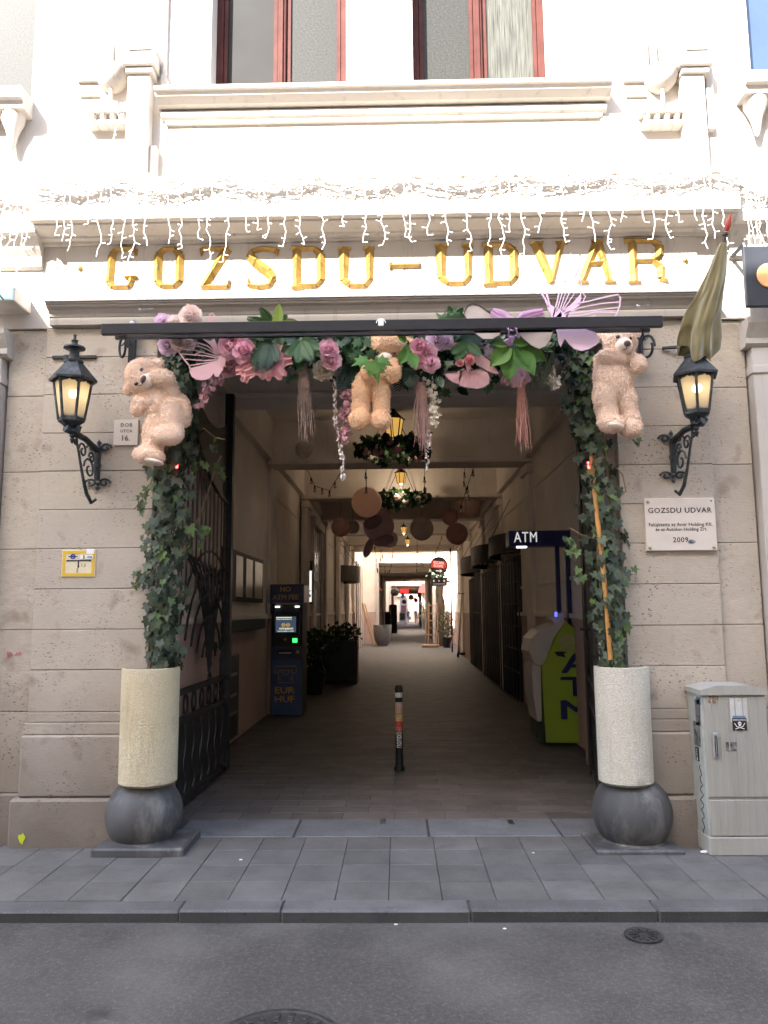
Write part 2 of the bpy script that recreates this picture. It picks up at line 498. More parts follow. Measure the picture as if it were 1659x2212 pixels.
# ================================================================== ARCADE BUILDING
BL = thing('arcade_building', 'cream and limestone town house with gilded lettering over a wide passage gate', 'building', (0, 0, 0))
XL, XR = -1.79, 1.615
core = MB()
core.box(-30, XL - .01, .08, .6, -.1, 3.72); core.box(XR + .01, 30, .08, .6, -.1, 3.72)
part(core, 'wall', CREAM2, BL)
lin = MB(); lin.box(XL - .01, XR + .01, .10, .60, 3.60, 4.25); part(lin, 'lintel', CREAM2, BL)
zin = [A(200, v, 0).z for v in (702, 771, 852, 935, 1017, 1100.6, 1184.5, 1272, 1360, 1447, 1538)]
zin[0] = 3.735
def block(x0, x1, y0, z0, z1, name='stone_block', c=.0045):
    b = MB(); b.box(x0 + .001, x1 - .001, y0, .075, z0 + .0015, z1 - .0015, c); part(b, name, STONE, BL)
xs_in = {-1: (-2.64, XL), 1: (XR, 2.30)}
xs_out = {-1: (-2.93, -2.64), 1: (2.30, 2.60)}
for s in (-1, 1):
    a0, a1 = xs_in[s]; o0, o1 = xs_out[s]
    for k in range(10):
        block(a0, a1, 0 + R.uniform(-.002, .002), zin[k + 1], zin[k])
    for k in range(0, 10, 2):
        block(o0, o1, .03, zin[k + 2], zin[k])
    zb = zin[10]
    zm = [zb, A(200, 1560, 0).z, A(200, 1586, 0).z, A(150, 1725, -.05).z]
    block(a0 - .0, a1, -.008, zm[1], zm[0]); block(a0 - .02, a1, -.022, zm[2], zm[1])
    block(a0 - .03, a1, -.034, zm[3], zm[2], c=.014)
    block(a0 - .07, a1 - .08 if s < 0 else a1 + .0, -.07, -.02, zm[3], 'plinth_stone', c=.016)
    block(o0, o1, .03, zm[3] + .02, zb); block(o0 - .01, o1 + .01, .01, -.02, zm[3] + .02, 'plinth_stone', c=.012)
    # plain reveal of the gateway
    b = MB()
    if s < 0: b.box(XL - .02, XL + .055, .09, .58, 0, 3.6, .008)
    else: b.box(XR - .055, XR + .02, .09, .58, 0, 3.6, .008)
    part(b, 'reveal', STONE, BL)
    # cream pilaster of the neighbouring bay with its capital
    q0, q1 = ((-3.5, -2.945) if s < 0 else (2.615, 3.3))
    b = MB(); b.box(q0, q1, -.05, .3, 0, 3.50, .006); b.box(q0 - .012, q1 + .012, -.062, .3, 3.3, 3.36, .004)
    b.prismx([(-.05, 3.50), (-.075, 3.52), (-.075, 3.56), (-.11, 3.62), (-.13, 3.66), (-.13, 3.70), (.3, 3.70), (.3, 3.50)], q0 - .05, q1 + .05)
    part(b, 'pilaster', CREAM, BL)
# cream zone round the carved frieze
b = MB(); b.box(-30, 30, .005, .6, 3.74, 4.78); part(b, 'frieze', CREAM, BL)
def prof(pts, x0, x1, name, mat=CREAM):
    b = MB(); b.prismx(pts, x0, x1); return part(b, name, mat, BL)
lx0, lx1 = A(95, 650, -.15).x, A(1557, 622, -.15).x
prof([(.0, 3.745), (-.05, 3.745), (-.05, 3.80), (-.058, 3.805), (-.062, 3.825), (-.085, 3.85), (-.115, 3.862), (-.12, 3.876), (-.132, 3.878), (-.132, 3.889), (-.15, 3.891), (-.15, 3.905), (.0, 3.925)], lx0, lx1, 'letter_ledge')
cx0, cx1 = A(66, 420, -.25).x, A(1597, 400, -.25).x
b = MB(); b.box(lx0 + .1, lx1 - .1, -.010, .02, 3.92, 4.384); part(b, 'letter_frieze', CREAM, BL)
prof([(.0, 4.385), (-.03, 4.388), (-.034, 4.41), (-.075, 4.416), (-.08, 4.43), (-.13, 4.445), (-.19, 4.462), (-.195, 4.475), (-.25, 4.475), (-.25, 4.745), (-.265, 4.755), (-.265, 4.79), (.0, 4.83)], cx0, cx1, 'cornice')
for q0, q1 in ((-30, cx0), (cx1, 30)):            # plainer string course to both sides
    prof([(.0, 4.20), (-.03, 4.22), (-.035, 4.30), (-.07, 4.34), (-.12, 4.42), (-.16, 4.43), (-.16, 4.68), (-.175, 4.69), (-.175, 4.72), (.0, 4.75)], q0, q1, 'string_course')
# upper wall with window openings
W1 = (A(455, 150, 0).x, A(748, 150, 0).x); W2 = (A(892, 150, 0).x, A(1188, 150, 0).x)
W0 = (-4.2, A(74, 90, 0).x); W3 = (A(1617, 90, 0).x, 3.9)
ZS = A(600, 178, -.17).z + .05; ZT = 8.3
zsS = A(20, 200, 0).z + .05
b = MB()
b.box(-30, 30, 0, .35, 4.76, ZS - .03)
for q0, q1 in ((-30, W0[0]), (W0[1], W1[0]), (W1[1], W2[0]), (W2[1], W3[0]), (W3[1], 30)): b.box(q0, q1, 0, .35, ZS - .03, ZT)
b.box(-30, 30, 0, .35, ZT, 12.6)
part(b, 'upper_wall', CREAM, BL)
b = MB(); b.box(-30, 30, .61, 12, 4.75, 12.6); part(b, 'upper_storeys', CREAM2, BL)
prof([(.0, 12.3), (-.5, 12.45), (-.5, 12.6), (.0, 12.62)], -30, 30, 'eaves')
GLASS = Mt('dusty_glass', (.026, .026, .024), .5, 0, .35, 60, .25, 200, spec=.08, grime=((.05, .05, .046), 120, .5, .72))
GLASSB = Mt('blue_glass', (.035, .055, .10), .15, 0, .1, 3, spec=.6)
CURT = Mt('net_curtain', (.05, .05, .042), .9, 0, .6, 7, stretch=(12, 12, .6))
FRAME = Mt('oxblood_frame', (.062, .022, .018), .6, 0, .2, 9, spec=.08)
def window(x0, x1, n, curtain=None, mats=None):
    root = None
    b = MB(); y = .17
    b.box(x0, x0 + .055, y, y + .07, ZS, ZT, .006); b.box(x1 - .055, x1, y, y + .07, ZS, ZT, .006); b.box(x0 + .055, x1 - .055, y, y + .07, ZS, ZS + .045, .006)
    xm = (x0 + x1) / 2
    b.box(xm - .035, xm + .035, y - .015, y + .07, ZS + .045, ZT, .008); b.box(xm - .013, xm + .013, y - .032, y - .015, ZS + .045, ZT, .004)
    for a0, a1 in ((x0 + .06, xm - .04), (xm + .04, x1 - .06)):
        b.box(a0, a0 + .03, y + .012, y + .05, ZS + .05, ZT); b.box(a1 - .03, a1, y + .012, y + .05, ZS + .05, ZT); b.box(a0 + .03, a1 - .03, y + .012, y + .05, ZS + .05, ZS + .085)
    fr = part(b, 'window', FRAME, BL)
    for k, (a0, a1) in enumerate(((x0 + .09, xm - .07), (xm + .07, x1 - .09))):
        p = MB(); p.box(a0, a1, y + .03, y + .036, ZS + .085, ZT); part(p, 'pane', mats[k], fr)
    if curtain:
        p = MB(); p.grid(lambda a, c: (curtain[0] + (curtain[1] - curtain[0]) * a, .215 + .008 * math.sin(a * 40) , ZS + .09 + (ZT - ZS - .1) * c), 40, 1); part(p, 'curtain', CURT, fr, True)
GLR = Mt('dark_room_glass', (.02, .019, .018), .5, 0, .2, 2, spec=.06)
window(*W1, 2, None, (GLR, GLASS)); window(*W2, 2, None, (GLASS, CURT))
window(W0[0], W0[1], 2, None, (GLASS, GLASS)); window(W3[0], W3[1], 2, None, (GLASSB, GLASSB))
# long sill under the pair of windows, roll moulding and apron panel
sx0, sx1 = A(335, 190, -.14).x, A(1322, 175, -.14).x
prof([(.2, ZS - .03), (-.17, ZS - .055), (-.17, ZS - .085), (-.15, ZS - .09), (-.135, ZS - .12), (-.09, ZS - .16), (-.06, ZS - .165), (.0, ZS - .165)], sx0, sx1, 'window_sill')
zr = A(830, 238, -.04).z
b = MB(); b.tube([(sx0 + .02, -.012, zr), (sx1 - .02, -.012, zr)], .038, 12); b.box(sx0 + .05, sx1 - .05, -.03, .01, zr - .075, zr - .045, .004); part(b, 'roll_moulding', CREAM, BL, True)
b = MB(); b.box(sx0 + .04, sx0 + .062, -.012, .01, 4.83, zr - .08); part(b, 'apron_panel', CREAM, BL); b = MB(); b.box(sx1 - .062, sx1 - .04, -.012, .01, 4.83, zr - .08); part(b, 'apron_panel', CREAM, BL)
for u, (q0, q1) in ((20, (-3.9, A(45, 200, -.2).x)), (1640, (A(1612, 160, -.2).x, 3.9))):   # sills of the side windows with drop brackets
    z1 = A(u, 186, -.18).z if u < 100 else A(u, 152, -.18).z
    prof([(.0, z1), (-.2, z1 - .01), (-.2, z1 - .10), (-.17, z1 - .11), (-.15, z1 - .16), (.0, z1 - .16)], q0, q1, 'window_sill')
    b = MB(); xx = q1 - .12 if u < 100 else q0 + .12
    b.lathe([(.0, -.30), (.02, -.28), (.035, -.2), (.05, -.14), (.085, -.06), (.09, 0)], 12, (xx, -.06, z1 - .16)); part(b, 'drop_bracket', CREAM, BL, True)
# pilaster ornaments flanking the windows
for s, ub in ((-1, 300), (1, 1503)):
    X = lambda u, v=230: A(u, v, -.1).x
    Z = lambda v, u=300: A(ub, v, -.1).z
    b = MB()
    k0, k1 = X(ub - 26), X(ub + 22)
    b.box(k0, k1, -.11, .01, 4.8, Z(152), .008)                       # strip
    b.box(k0 - .03, k1 + .05, -.16, .01, Z(150), Z(120), .008); b.box(k0 - .01, k1 + .03, -.135, .01, Z(162), Z(151), .004)
    part(b, 'pilaster_strip', CREAM, BL)
    b = MB()
    b.prism([(k0 + .02, Z(120)), (k1 + .02, Z(120)), (k1 + .01, Z(95)), (k1 - .04, Z(72)), (k0 + .09, Z(60)), (k0 + .06, Z(90))], -.17, .0)
    part(b, 'console', CREAM, BL)
    b = MB(); ux = X(ub - 66); uz = Z(150)
    for q in range(5):
        fx = ux - .12 + q * .06
        b.tube([(fx, -.10 + .02 * abs(q - 2), uz + .02), (fx, -.11 + .02 * abs(q - 2), Z(62))], .026, 8)
    b.lathe([(0, -.14), (.03, -.135), (.075, -.11), (.115, -.06), (.135, 0), (.14, .03)], 18, (ux, -.03, uz)); b.lathe([(0, -.30), (.008, -.26), (.018, -.2), (.012, -.15), (.02, -.135)], 10, (ux, -.06, uz))
    part(b, 'urn_ornament', CREAM, BL, True)
    d0 = X(ub - 118); zt, zb2 = Z(231), Z(262)
    b = MB(); b.box(d0, k0 + .02, -.09, .01, zt - .03, zt, .004); part(b, 'ornament_shelf', CREAM, BL)
    for q in range(4):
        fx = d0 + .035 + q * (k0 - d0 - .02) / 4
        b = MB(); b.tube([(fx + .02, -.055, zt - .03), (fx + .02, -.05, zb2 + .03)], [.03, .016], 8); b.box(fx - .02, fx + .06, -.085, .01, zb2 - .01, zb2 + .032, .006); part(b, 'dentil', CREAM, BL, True)
    c0 = X(ub - 130); b = MB(); b.box(c0 - .06, c0 + .12, -.03, .01, Z(158), Z(147), .004); part(b, 'wall_band', CREAM, BL); b = MB(); b.box(c0 - .04, c0 + .12, -.02, .01, Z(190), Z(186), .003); part(b, 'wall_band', CREAM, BL)
    if s < 0:
        b = MB(); b.box(X(342), X(350), -.035, .01, Z(170), ZT, .004); b.prism([(X(340), Z(172)), (X(358), Z(172)), (X(350), Z(150)), (X(340), Z(150))], -.04, .0); part(b, 'frame_moulding', CREAM, BL)
        b = MB(); b.box(X(322), X(338), -.07, .01, 4.83, Z(310), .006); part(b, 'frame_moulding', CREAM, BL)
    else:
        b = MB(); b.box(X(1535), X(1550), -.05, .01, Z(270), ZT, .004); part(b, 'frame_moulding', CREAM, BL)

# gilded carved letters: ridge-shaped strokes
def stroke(b, p, q, wp, wq, y=-.012, h=.03):
    (x0, z0), (x1, z1) = p, q
    t = Vector((x1 - x0, z1 - z0)); t.normalize(); n = Vector((-t.y, t.x))
    a = [(x0 + n.x * wp / 2, y, z0 + n.y * wp / 2), (x0 - n.x * wp / 2, y, z0 - n.y * wp / 2), (x1 - n.x * wq / 2, y, z1 - n.y * wq / 2), (x1 + n.x * wq / 2, y, z1 + n.y * wq / 2)]
    r = [(x0, y - h, z0), (x1, y - h, z1)]
    b.add(a + r, [(0, 1, 4), (1, 2, 5, 4), (2, 3, 5), (3, 0, 4, 5), (0, 3, 2, 1)])
def letter(ch, u0, u1, v0, v1):
    p0 = A(u0, v1, -.012); p1 = A(u1, v0, -.012)
    x0, x1, z0, z1 = p0.x, p1.x, p0.z, p1.z
    w = x1 - x0; h = z1 - z0
    P = lambda a, c: (x0 + a * w, z0 + c * h)
    T = .068; t = .047
    b = MB()
    def pl(pts, ws):
        for k in range(len(pts) - 1): stroke(b, P(*pts[k]), P(*pts[k + 1]), ws[k], ws[k + 1])
    if ch == 'G': pl([(.97, .78), (.93, .93), (.55, .96), (.28, .93), (.15, .8), (.12, .5), (.1, .15), (.22, .03), (.75, .03), (.85, .15), (.85, .24)], [.015, t, t, t, T, T, T, t, t, t, .08]); pl([(.62, .26), (1.05, .26)], [.03, .012])
    elif ch == 'O': pl([(.15, .5), (.15, .8), (.3, .94), (.7, .94), (.87, .8), (.87, .5), (.87, .15), (.7, .04), (.3, .04), (.15, .15), (.15, .5)], [T, T, t, t, T, T, T, t, t, T, T])
    elif ch == 'Z': pl([(.02, .78), (.05, .95), (.95, .95)], [.012, t, t]); pl([(.9, .95), (.12, .03)], [T * 1.2, T]); pl([(.05, .03), (.93, .03), (.99, .2)], [t, t, .012])
    elif ch == 'S': pl([(.98, .76), (.97, .92), (.5, .96), (.15, .9), (.1, .75), (.3, .6), (.7, .38), (.86, .22), (.75, .06), (.4, .02), (.08, .06), (.04, .24)], [.012, t, t, t, T, T * 1.2, T * 1.2, T, t, t, t, .012])
    elif ch == 'D': pl([(.17, .98), (.17, .02)], [T, T]); pl([(0, .97), (.7, .96), (.9, .82), (.9, .5), (.9, .18), (.75, .05), (.25, .05)], [t, t, T, T, T, t, t]); pl([(0, .0), (.35, .02)], [.015, t])
    elif ch == 'U': pl([(.17, .98), (.17, .18)], [T * 1.25, T]); pl([(.9, .98), (.9, .2), (.75, .05), (.35, .05), (.17, .2)], [t * 1.5, T * .8, t, t, T]); pl([(0, .97), (.38, .97)], [.03, .03]); pl([(.72, .97), (1.05, .97)], [.03, .03])
    elif ch == 'V': pl([(.16, .97), (.56, .03)], [T * 1.2, T * .9]); pl([(.86, .97), (.56, .05)], [t * 1.1, t]); pl([(0, .97), (.36, .97)], [.03, .03]); pl([(.7, .97), (1.03, .97)], [.03, .03])
    elif ch == 'A': pl([(.56, .97), (.1, .03)], [T, T * .9]); pl([(.56, .97), (.86, .03)], [T * 1.1, t]); pl([(.33, .45), (.68, .47)], [t, t]); pl([(0, .02), (.28, .02)], [.025, .02]); pl([(.7, .02), (1.0, .02)], [.025, .02]); pl([(.4, .98), (.72, .98)], [.03, .03])
    elif ch == 'R': pl([(.2, .98), (.2, .02)], [T, T]); pl([(0, .97), (.68, .96), (.86, .85), (.84, .62), (.66, .5), (.25, .5)], [t, t, T, T, t, t]); pl([(.66, .5), (.86, .36), (.84, .1), (1.0, .02)], [t, T, T, .02]); pl([(.05, .01), (.36, .01)], [.025, .02])
    elif ch == '-': pl([(.02, .5), (.98, .5)], [.045, .035]); pl([(.02, .05), (.02, .95)], [.02, .03]); pl([(.98, .3), (1.0, .95)], [.015, .02])
    elif ch == '.': b.sph(((x0 + x1) / 2, -.012, (z0 + z1) / 2), (w / 2, .02, h / 2), 8, 6)
    part(b, 'letter', GOLD, BL)
for ch, u0, u1, v0, v1 in (('.', 167, 179, 574, 586), ('G', 230, 297, 533, 623), ('O', 331, 398, 533, 622), ('Z', 432, 498, 533, 623), ('S', 533, 600, 533, 622), ('D', 629, 700, 533, 622), ('U', 730, 806, 533, 622),
                           ('-', 842, 906, 567, 582), ('U', 940, 1019, 527, 617), ('D', 1044, 1117, 525, 616), ('V', 1147, 1224, 521, 614), ('A', 1248, 1326, 518, 612), ('R', 1352, 1437, 516, 611), ('.', 1474, 1486, 556, 568)):
    letter(ch, u0, u1, v0, v1)

# ------------------------------------------------------------------ passage interior
bays = [.6, 2.8, 6.6, 10.4, 14.2, 18.0, 21.8, 25.0]
PL, PR, CEIL, DADO = -1.96, 2.06, 4.60, 1.53
for k in range(7):
    y0, y1 = bays[k], bays[k + 1]; s_ = sk((y0 + y1) / 2)
    for sd in (-1, 1):
        b = MB()
        X0, X1 = (PL - .6 + s_, PL + s_ - (.16 if k else 0)) if sd < 0 else (PR + s_, PR + .4 + s_)
        b.box(X0, X1, y0, y1, DADO, CEIL + .1); part(b, 'passage_wall', CREAM2, BL)
        e = .02
        b = MB(); b.box(X0 - (0 if sd < 0 else e), X1 + (e if sd < 0 else 0), y0, y1, .02, DADO - .04); part(b, 'dado', PINK, BL)
        b = MB(); b.box(X0 - (0 if sd < 0 else .045), X1 + (.045 if sd < 0 else 0), y0, y1, DADO - .04, DADO + .02, .006); part(b, 'dado_rail', CREAM2, BL)
        # raised wall panel mouldings
        b = MB(); xf = X1 if sd < 0 else X0
        q0, q1, r0, r1 = y0 + .45, y1 - .45, 1.95, 3.5
        for (a0, a1, c0, c1) in ((q0, q1, r0, r0 + .05), (q0, q1, r1 - .05, r1), (q0, q0 + .05, r0 + .05, r1 - .05), (q1 - .05, q1, r0 + .05, r1 - .05)): b.box(xf - .02, xf + .02, a0, a1, c0, c1, .005)
        if not (sd < 0 and k < 2): part(b, 'wall_moulding', CREAM2, BL)
        b = MB(); b.prismx([(y0, 3.98), (y1, 3.98), (y1, CEIL), (y0, CEIL)], X1 - .001 if sd < 0 else X0 - .10, X1 + .10 if sd < 0 else X0 + .001); part(b, 'cove', CREAM2, BL)
        if k > (2 if sd < 0 else 1):
            b = MB(); b.box(xf - (0 if sd < 0 else .11), xf + (.11 if sd < 0 else 0), y0 - .28, y0 + .28, 0, 3.72, .01); b.box(xf - (0 if sd < 0 else .16), xf + (.16 if sd < 0 else 0), y0 - .33, y0 + .33, 3.72, 3.86, .015); part(b, 'passage_pilaster', CREAM2, BL)
    b = MB(); b.box(PL - .6 + s_, PR + .4 + s_, y0, y1, CEIL, CEIL + .1); part(b, 'ceiling', CREAM2, BL)
    if k:
        b = MB(); b.box(PL - .18 + s_, PR + s_, y0 - .22, y0 + .22, 3.95, CEIL + .02); b.box(PL - .18 + s_, PR + s_, y0 - .27, y0 + .27, 3.90, 3.96, .01); part(b, 'ceiling_beam', CREAM2, BL)
b = MB(); b.box(1.955, PR + .1, 2.15, 2.75, DADO + .02, CEIL); part(b, 'gate_pier', CREAM2, BL)
b = MB(); b.box(1.94, PR + .1, 2.135, 2.765, .0, DADO - .04); b2 = MB(); b2.box(1.92, PR + .1, 2.11, 2.79, DADO - .04, DADO + .02, .006); part(b, 'gate_pier_dado', PINK, BL); part(b2, 'dado_rail', CREAM2, BL)
b = MB(); b.box(-2.3, -1.83, .58, .74, 0, CEIL); part(b, 'gate_wall', CREAM2, BL)
b = MB(); b.box(1.66, 2.3, .58, .74, 0, CEIL); part(b, 'gate_wall', CREAM2, BL)
b = MB(); b.box(-12, PL - .05, .6, 25, CEIL + .1, 5.6); b.box(-12, 12, 12, 25, CEIL + .1, 7.0); part(b, 'roof', CREAM2, BL)
b = MB(); b.box(-12, PL + .29 - .39, 24.6, 25.0, 0, 7.0); b.box(PR + .29 + .39, 12, 24.6, 25.0, 0, 7.0); b.box(PL, PR + .4, 24.8, 25.2, 3.92, 7.0); part(b, 'rear_wall', WHITEW, BL)

# ------------------------------------------------------------------ courtyards and rear wings
def wing(name, label, y0, y1, top, lh, L=-1.46, Rr=1.42):
    t = thing(name, label, 'building', (sk(y0), y0, 0))
    s0, s1 = sk(y0), sk(y1); sm = (s0 + s1) / 2
    b = MB()
    for a, c in ((y0, (y0 + y1) / 2), ((y0 + y1) / 2, y1)):
        q = sk((a + c) / 2)
        b.box(-8, L + q, a, c, DADO, top); b.box(Rr + q, 10, a, c, DADO, top)
    b.box(-8, 10, y0 + .03, y1 - .03, lh, top); part(b, 'wall', WHITEW, t)
    b = MB()
    for a, c in ((y0, (y0 + y1) / 2), ((y0 + y1) / 2, y1)):
        q = sk((a + c) / 2)
        b.box(-8, L + q + .02, a - .02, c, 0, DADO); b.box(Rr + q - .02, 10, a - .02, c, 0, DADO)
    part(b, 'dado', PINK, t)
    b = MB(); b.box(-8, 10, y0 - .10, y0 + .1, 4.45, 4.6, .01); b.box(L + s0 - .02, L + s0 + .14, y0 - .06, y0 + .3, .02, lh); b.box(Rr + s0 - .14, Rr + s0 + .02, y0 - .06, y0 + .3, .02, lh)
    part(b, 'door_surround', CREAM, t)
    n = int((y1 - y0) / 4)
    for i in range(1, n):
        yy = y0 + i * (y1 - y0) / n; b = MB(); b.box(L + sk(yy) - .2, Rr + sk(yy) + .2, yy - .2, yy + .2, lh - .3, lh + .05); part(b, 'ceiling_beam', CREAM2, t)
    return t
wing('courtyard_wing', 'cream wing with low passage between the sunlit court and the next court', 32, 52, 9.5, 3.9)
wing('rear_wing', 'further cream wing whose passage frames the red lit sign', 61, 85, 15, 3.7)
t = thing('court_wall', 'tall white courtyard wall lit by sun behind the round arrow sign', 'wall', (2.9, 28.5, 0))
b = MB(); b.box(2.72, 3.3, 25.0, 32, DADO, 12); part(b, 'wall', WHITEW, t)
b = MB(); b.box(2.70, 3.3, 25.0, 32, 0, DADO); part(b, 'dado', PINK, t)
t = thing('shaded_court_wall', 'shaded cream courtyard wall beside the leaning plank and grey pot', 'wall', (-2.0, 28.5, 0))
b = MB(); b.box(-2.4, -1.72, 25.0, 32, DADO, 7.8); part(b, 'wall', WHITEW, t)
b = MB(); b.box(-2.4, -1.70, 25.0, 32, 0, DADO); part(b, 'dado', PINK, t)
for i in range(4):
    b = MB(); b.box(-1.72, -1.64, 25.6 + i * 1.6, 26.0 + i * 1.6, 0.02, 3.6, .01); part(b, 'pilaster', CREAM, t)
for y0, y1, l1, l2 in ((52, 61, 'pale wall of the second court, on the passage side without shop signs', 'pale wall of the second court with the orange lights'), (85, 104, 'plain pale wall of the last court behind the white board', 'plain pale wall of the last court behind the walkers')):
    for X0, X1, lab in ((-3.6, -2.6, l1), (3.8, 4.6, l2)):
        b = MB(); b.box(X0, X1, y0, y1, 0, 9); single(b, 'court_wall', WHITEW, lab, 'wall')
b = MB()
for q0, q1 in ((-6, -.55), (.5, 1.35), (2.5, 9)): b.box(q0, q1, 104, 105, 0, 3.4)
b.box(-6, 9, 104, 105, 3.4, 9)
t = thing('end_building', 'pinkish building closing the long passage with two pale doorways', 'building', (1.2, 104, 0))
part(b, 'wall', plaster_mat('pink_plaster', (.55, .36, .30)), t)
b = MB(); b.box(-.55, .5, 104.4, 104.5, 0, 3.4); b.box(1.35, 2.5, 104.4, 104.5, 0, 3.4); part(b, 'door', WHITEW, t)
# ================================================================== STREET FRONT OBJECTS
# ------------------------------------------------------------------ stone ball planters with ivy
def cream_rough(name, col, stain):
    mt, t, b = _mat(name); vec = coords(t)
    n1 = noise(t, vec, 120, 3, .6)
    c = mixc(t, ramp(t, noise(t, vec, 2.2, 4), .35, .75), col, stain)
    c = mixc(t, ramp(t, n1, .62, .42), c, sc3(col, .72))
    dr = coords(t, (7, 7, .8)); c = mixc(t, ramp(t, noise(t, dr, 1.5, 6, .7), .54, .78), c, sc3(stain, .62))
    c = mixc(t, ramp(t, noise(t, vec, 5, 6, .75), .62, .78), c, (.26, .215, .15))
    sep = N(t, 'ShaderNodeSeparateXYZ'); t.links.new(vec, sep.inputs[0]); zz = N(t, 'ShaderNodeMath', operation='MULTIPLY_ADD'); t.links.new(noise(t, vec, 9, 5), zz.inputs[0]); zz.inputs[1].default_value = .22; t.links.new(sep.outputs[2], zz.inputs[2])
    c = mixc(t, ramp(t, zz.outputs[0], .56, .44), c, (.24, .20, .14))
    t.links.new(c, b.inputs['Base Color']); b.inputs['Roughness'].default_value = .8; b.inputs['Specular IOR Level'].default_value = .25
    bump(t, b, n1, 1.0, .012); return mt
SOIL = Mt('soil', (.05, .035, .025), .95)
def planter(u0, u1, vtop, vbot, ub, vb, rb, col, stain, slab, label):
    cx = A((u0 + u1) / 2, vbot, -.03).x; cyy = -.03
    rad = .5 * (A(u1, vbot, -.03).x - A(u0, vbot, -.03).x) * .985
    by = .015; bx = A(ub, vb, by).x; bz = A(ub, vb, by).z
    t = thing('ball_planter', label, 'planter', (cx, cyy, 0), 'planters on stone balls beside the gateway')
    ztop = A(ub, vtop, cyy - rad * .8).z; zbot = A(ub, vbot, cyy - rad).z
    b = MB(); b.lathe([(rad - .025, zbot - .02 ), (rad, zbot), (rad, zbot + .06), (rad + .002, ztop - .06), (rad + .001, ztop), (rad - .012, ztop + .003), (rad - .014, ztop - .03), (rad - .014, ztop - .12)], 40, (cx, cyy, 0))
    part(b, 'planter_barrel', [cream_rough('roughcast', col, stain)], t, True)
    b = MB(); b.lathe([(0, ztop - .06), (rad - .02, ztop - .07)], 24, (cx, cyy, 0)); part(b, 'soil', SOIL, t)
    b = MB(); b.sph((bx, by, bz), (rb, rb, rb * 1.0), 36, 24); part(b, 'stone_ball', GRAN, t, True)
    s0, s1, ya, yb, h = slab
    b = MB(); b.box(s0, s1, ya, yb, -.01, h, .012); b.lathe([(rb * .86, h - .004), (rb * .62, h + .045)], 24, (bx, by, 0)); part(b, 'base_slab', GRAN, t)
    return cx, cyy, ztop, rad, t
pl = planter(257, 381, 1446, 1700, 312, 1756, .262, (.80, .69, .47), (.68, .53, .28), (A(192, 1830, -.3).x, A(392, 1830, -.3).x, -.275, .2, .055), 'yellowish roughcast planter on a stone ball beside the yellow pipe sign wall')
pr_ = planter(1294, 1412, 1443, 1698, 1365, 1753, .268, (.80, .745, .62), (.74, .66, .50), (A(1290, 1830, -.26).x, A(1482, 1830, -.26).x, -.25, .2, .03), 'whiter roughcast planter on a stone ball next to the utility cabinet')

LEAF = [leafmat('ivy_leaf_dark', (.030, .042, .024), (.066, .084, .050)), leafmat('ivy_leaf_mid', (.048, .068, .036), (.105, .132, .075)), leafmat('ivy_leaf_fresh', (.05, .10, .025), (.14, .20, .06))]
def ivy_leaf(mat):
    b = MB()
    out = [(0, -.05), (.22, -.30), (.48, -.12), (.34, .16), (.52, .42), (.22, .48), (0, 1.0), (-.22, .48), (-.52, .42), (-.34, .16), (-.48, -.12), (-.22, -.30)]
    vs = [(0, 0.05, 0), (0, .45, .03)]
    for x, y in out: vs.append((x, y, .16 * abs(x) - .10 * max(0, y - .4) ** 2 * 2))
    fs = []
    n = len(out)
    for i in range(n):
        j = (i + 1) % n
        c = 1 if (out[i][1] > .1 and out[j][1] > .1) else 0
        fs.append((c, 2 + i, 2 + j))
    fs += [(0, 5, 1), (0, 1, 11)]
    b.add(vs, fs)
    me = bpy.data.meshes.new('leaf'); me.from_pydata(b.v, [], b.f); me.materials.append(mat)
    me.polygons.foreach_set('use_smooth', [True] * len(me.polygons))
    return me
IVY = [ivy_leaf(mt) for mt in LEAF]
def leaf_matrix(p, size, nrm, droop=-1.0, roll=0.0):
    n = Vector(nrm).normalized()
    d = Vector((R.uniform(-.55, .55), 0, droop)); d = (d - n * d.dot(n)).normalized()
    x = d.cross(n).normalized()
    M3 = Matrix((x, d, n)).transposed() @ Matrix.Rotation(roll, 3, 'Y')
    return Matrix.Translation(p) @ (M3 * size).to_4x4()
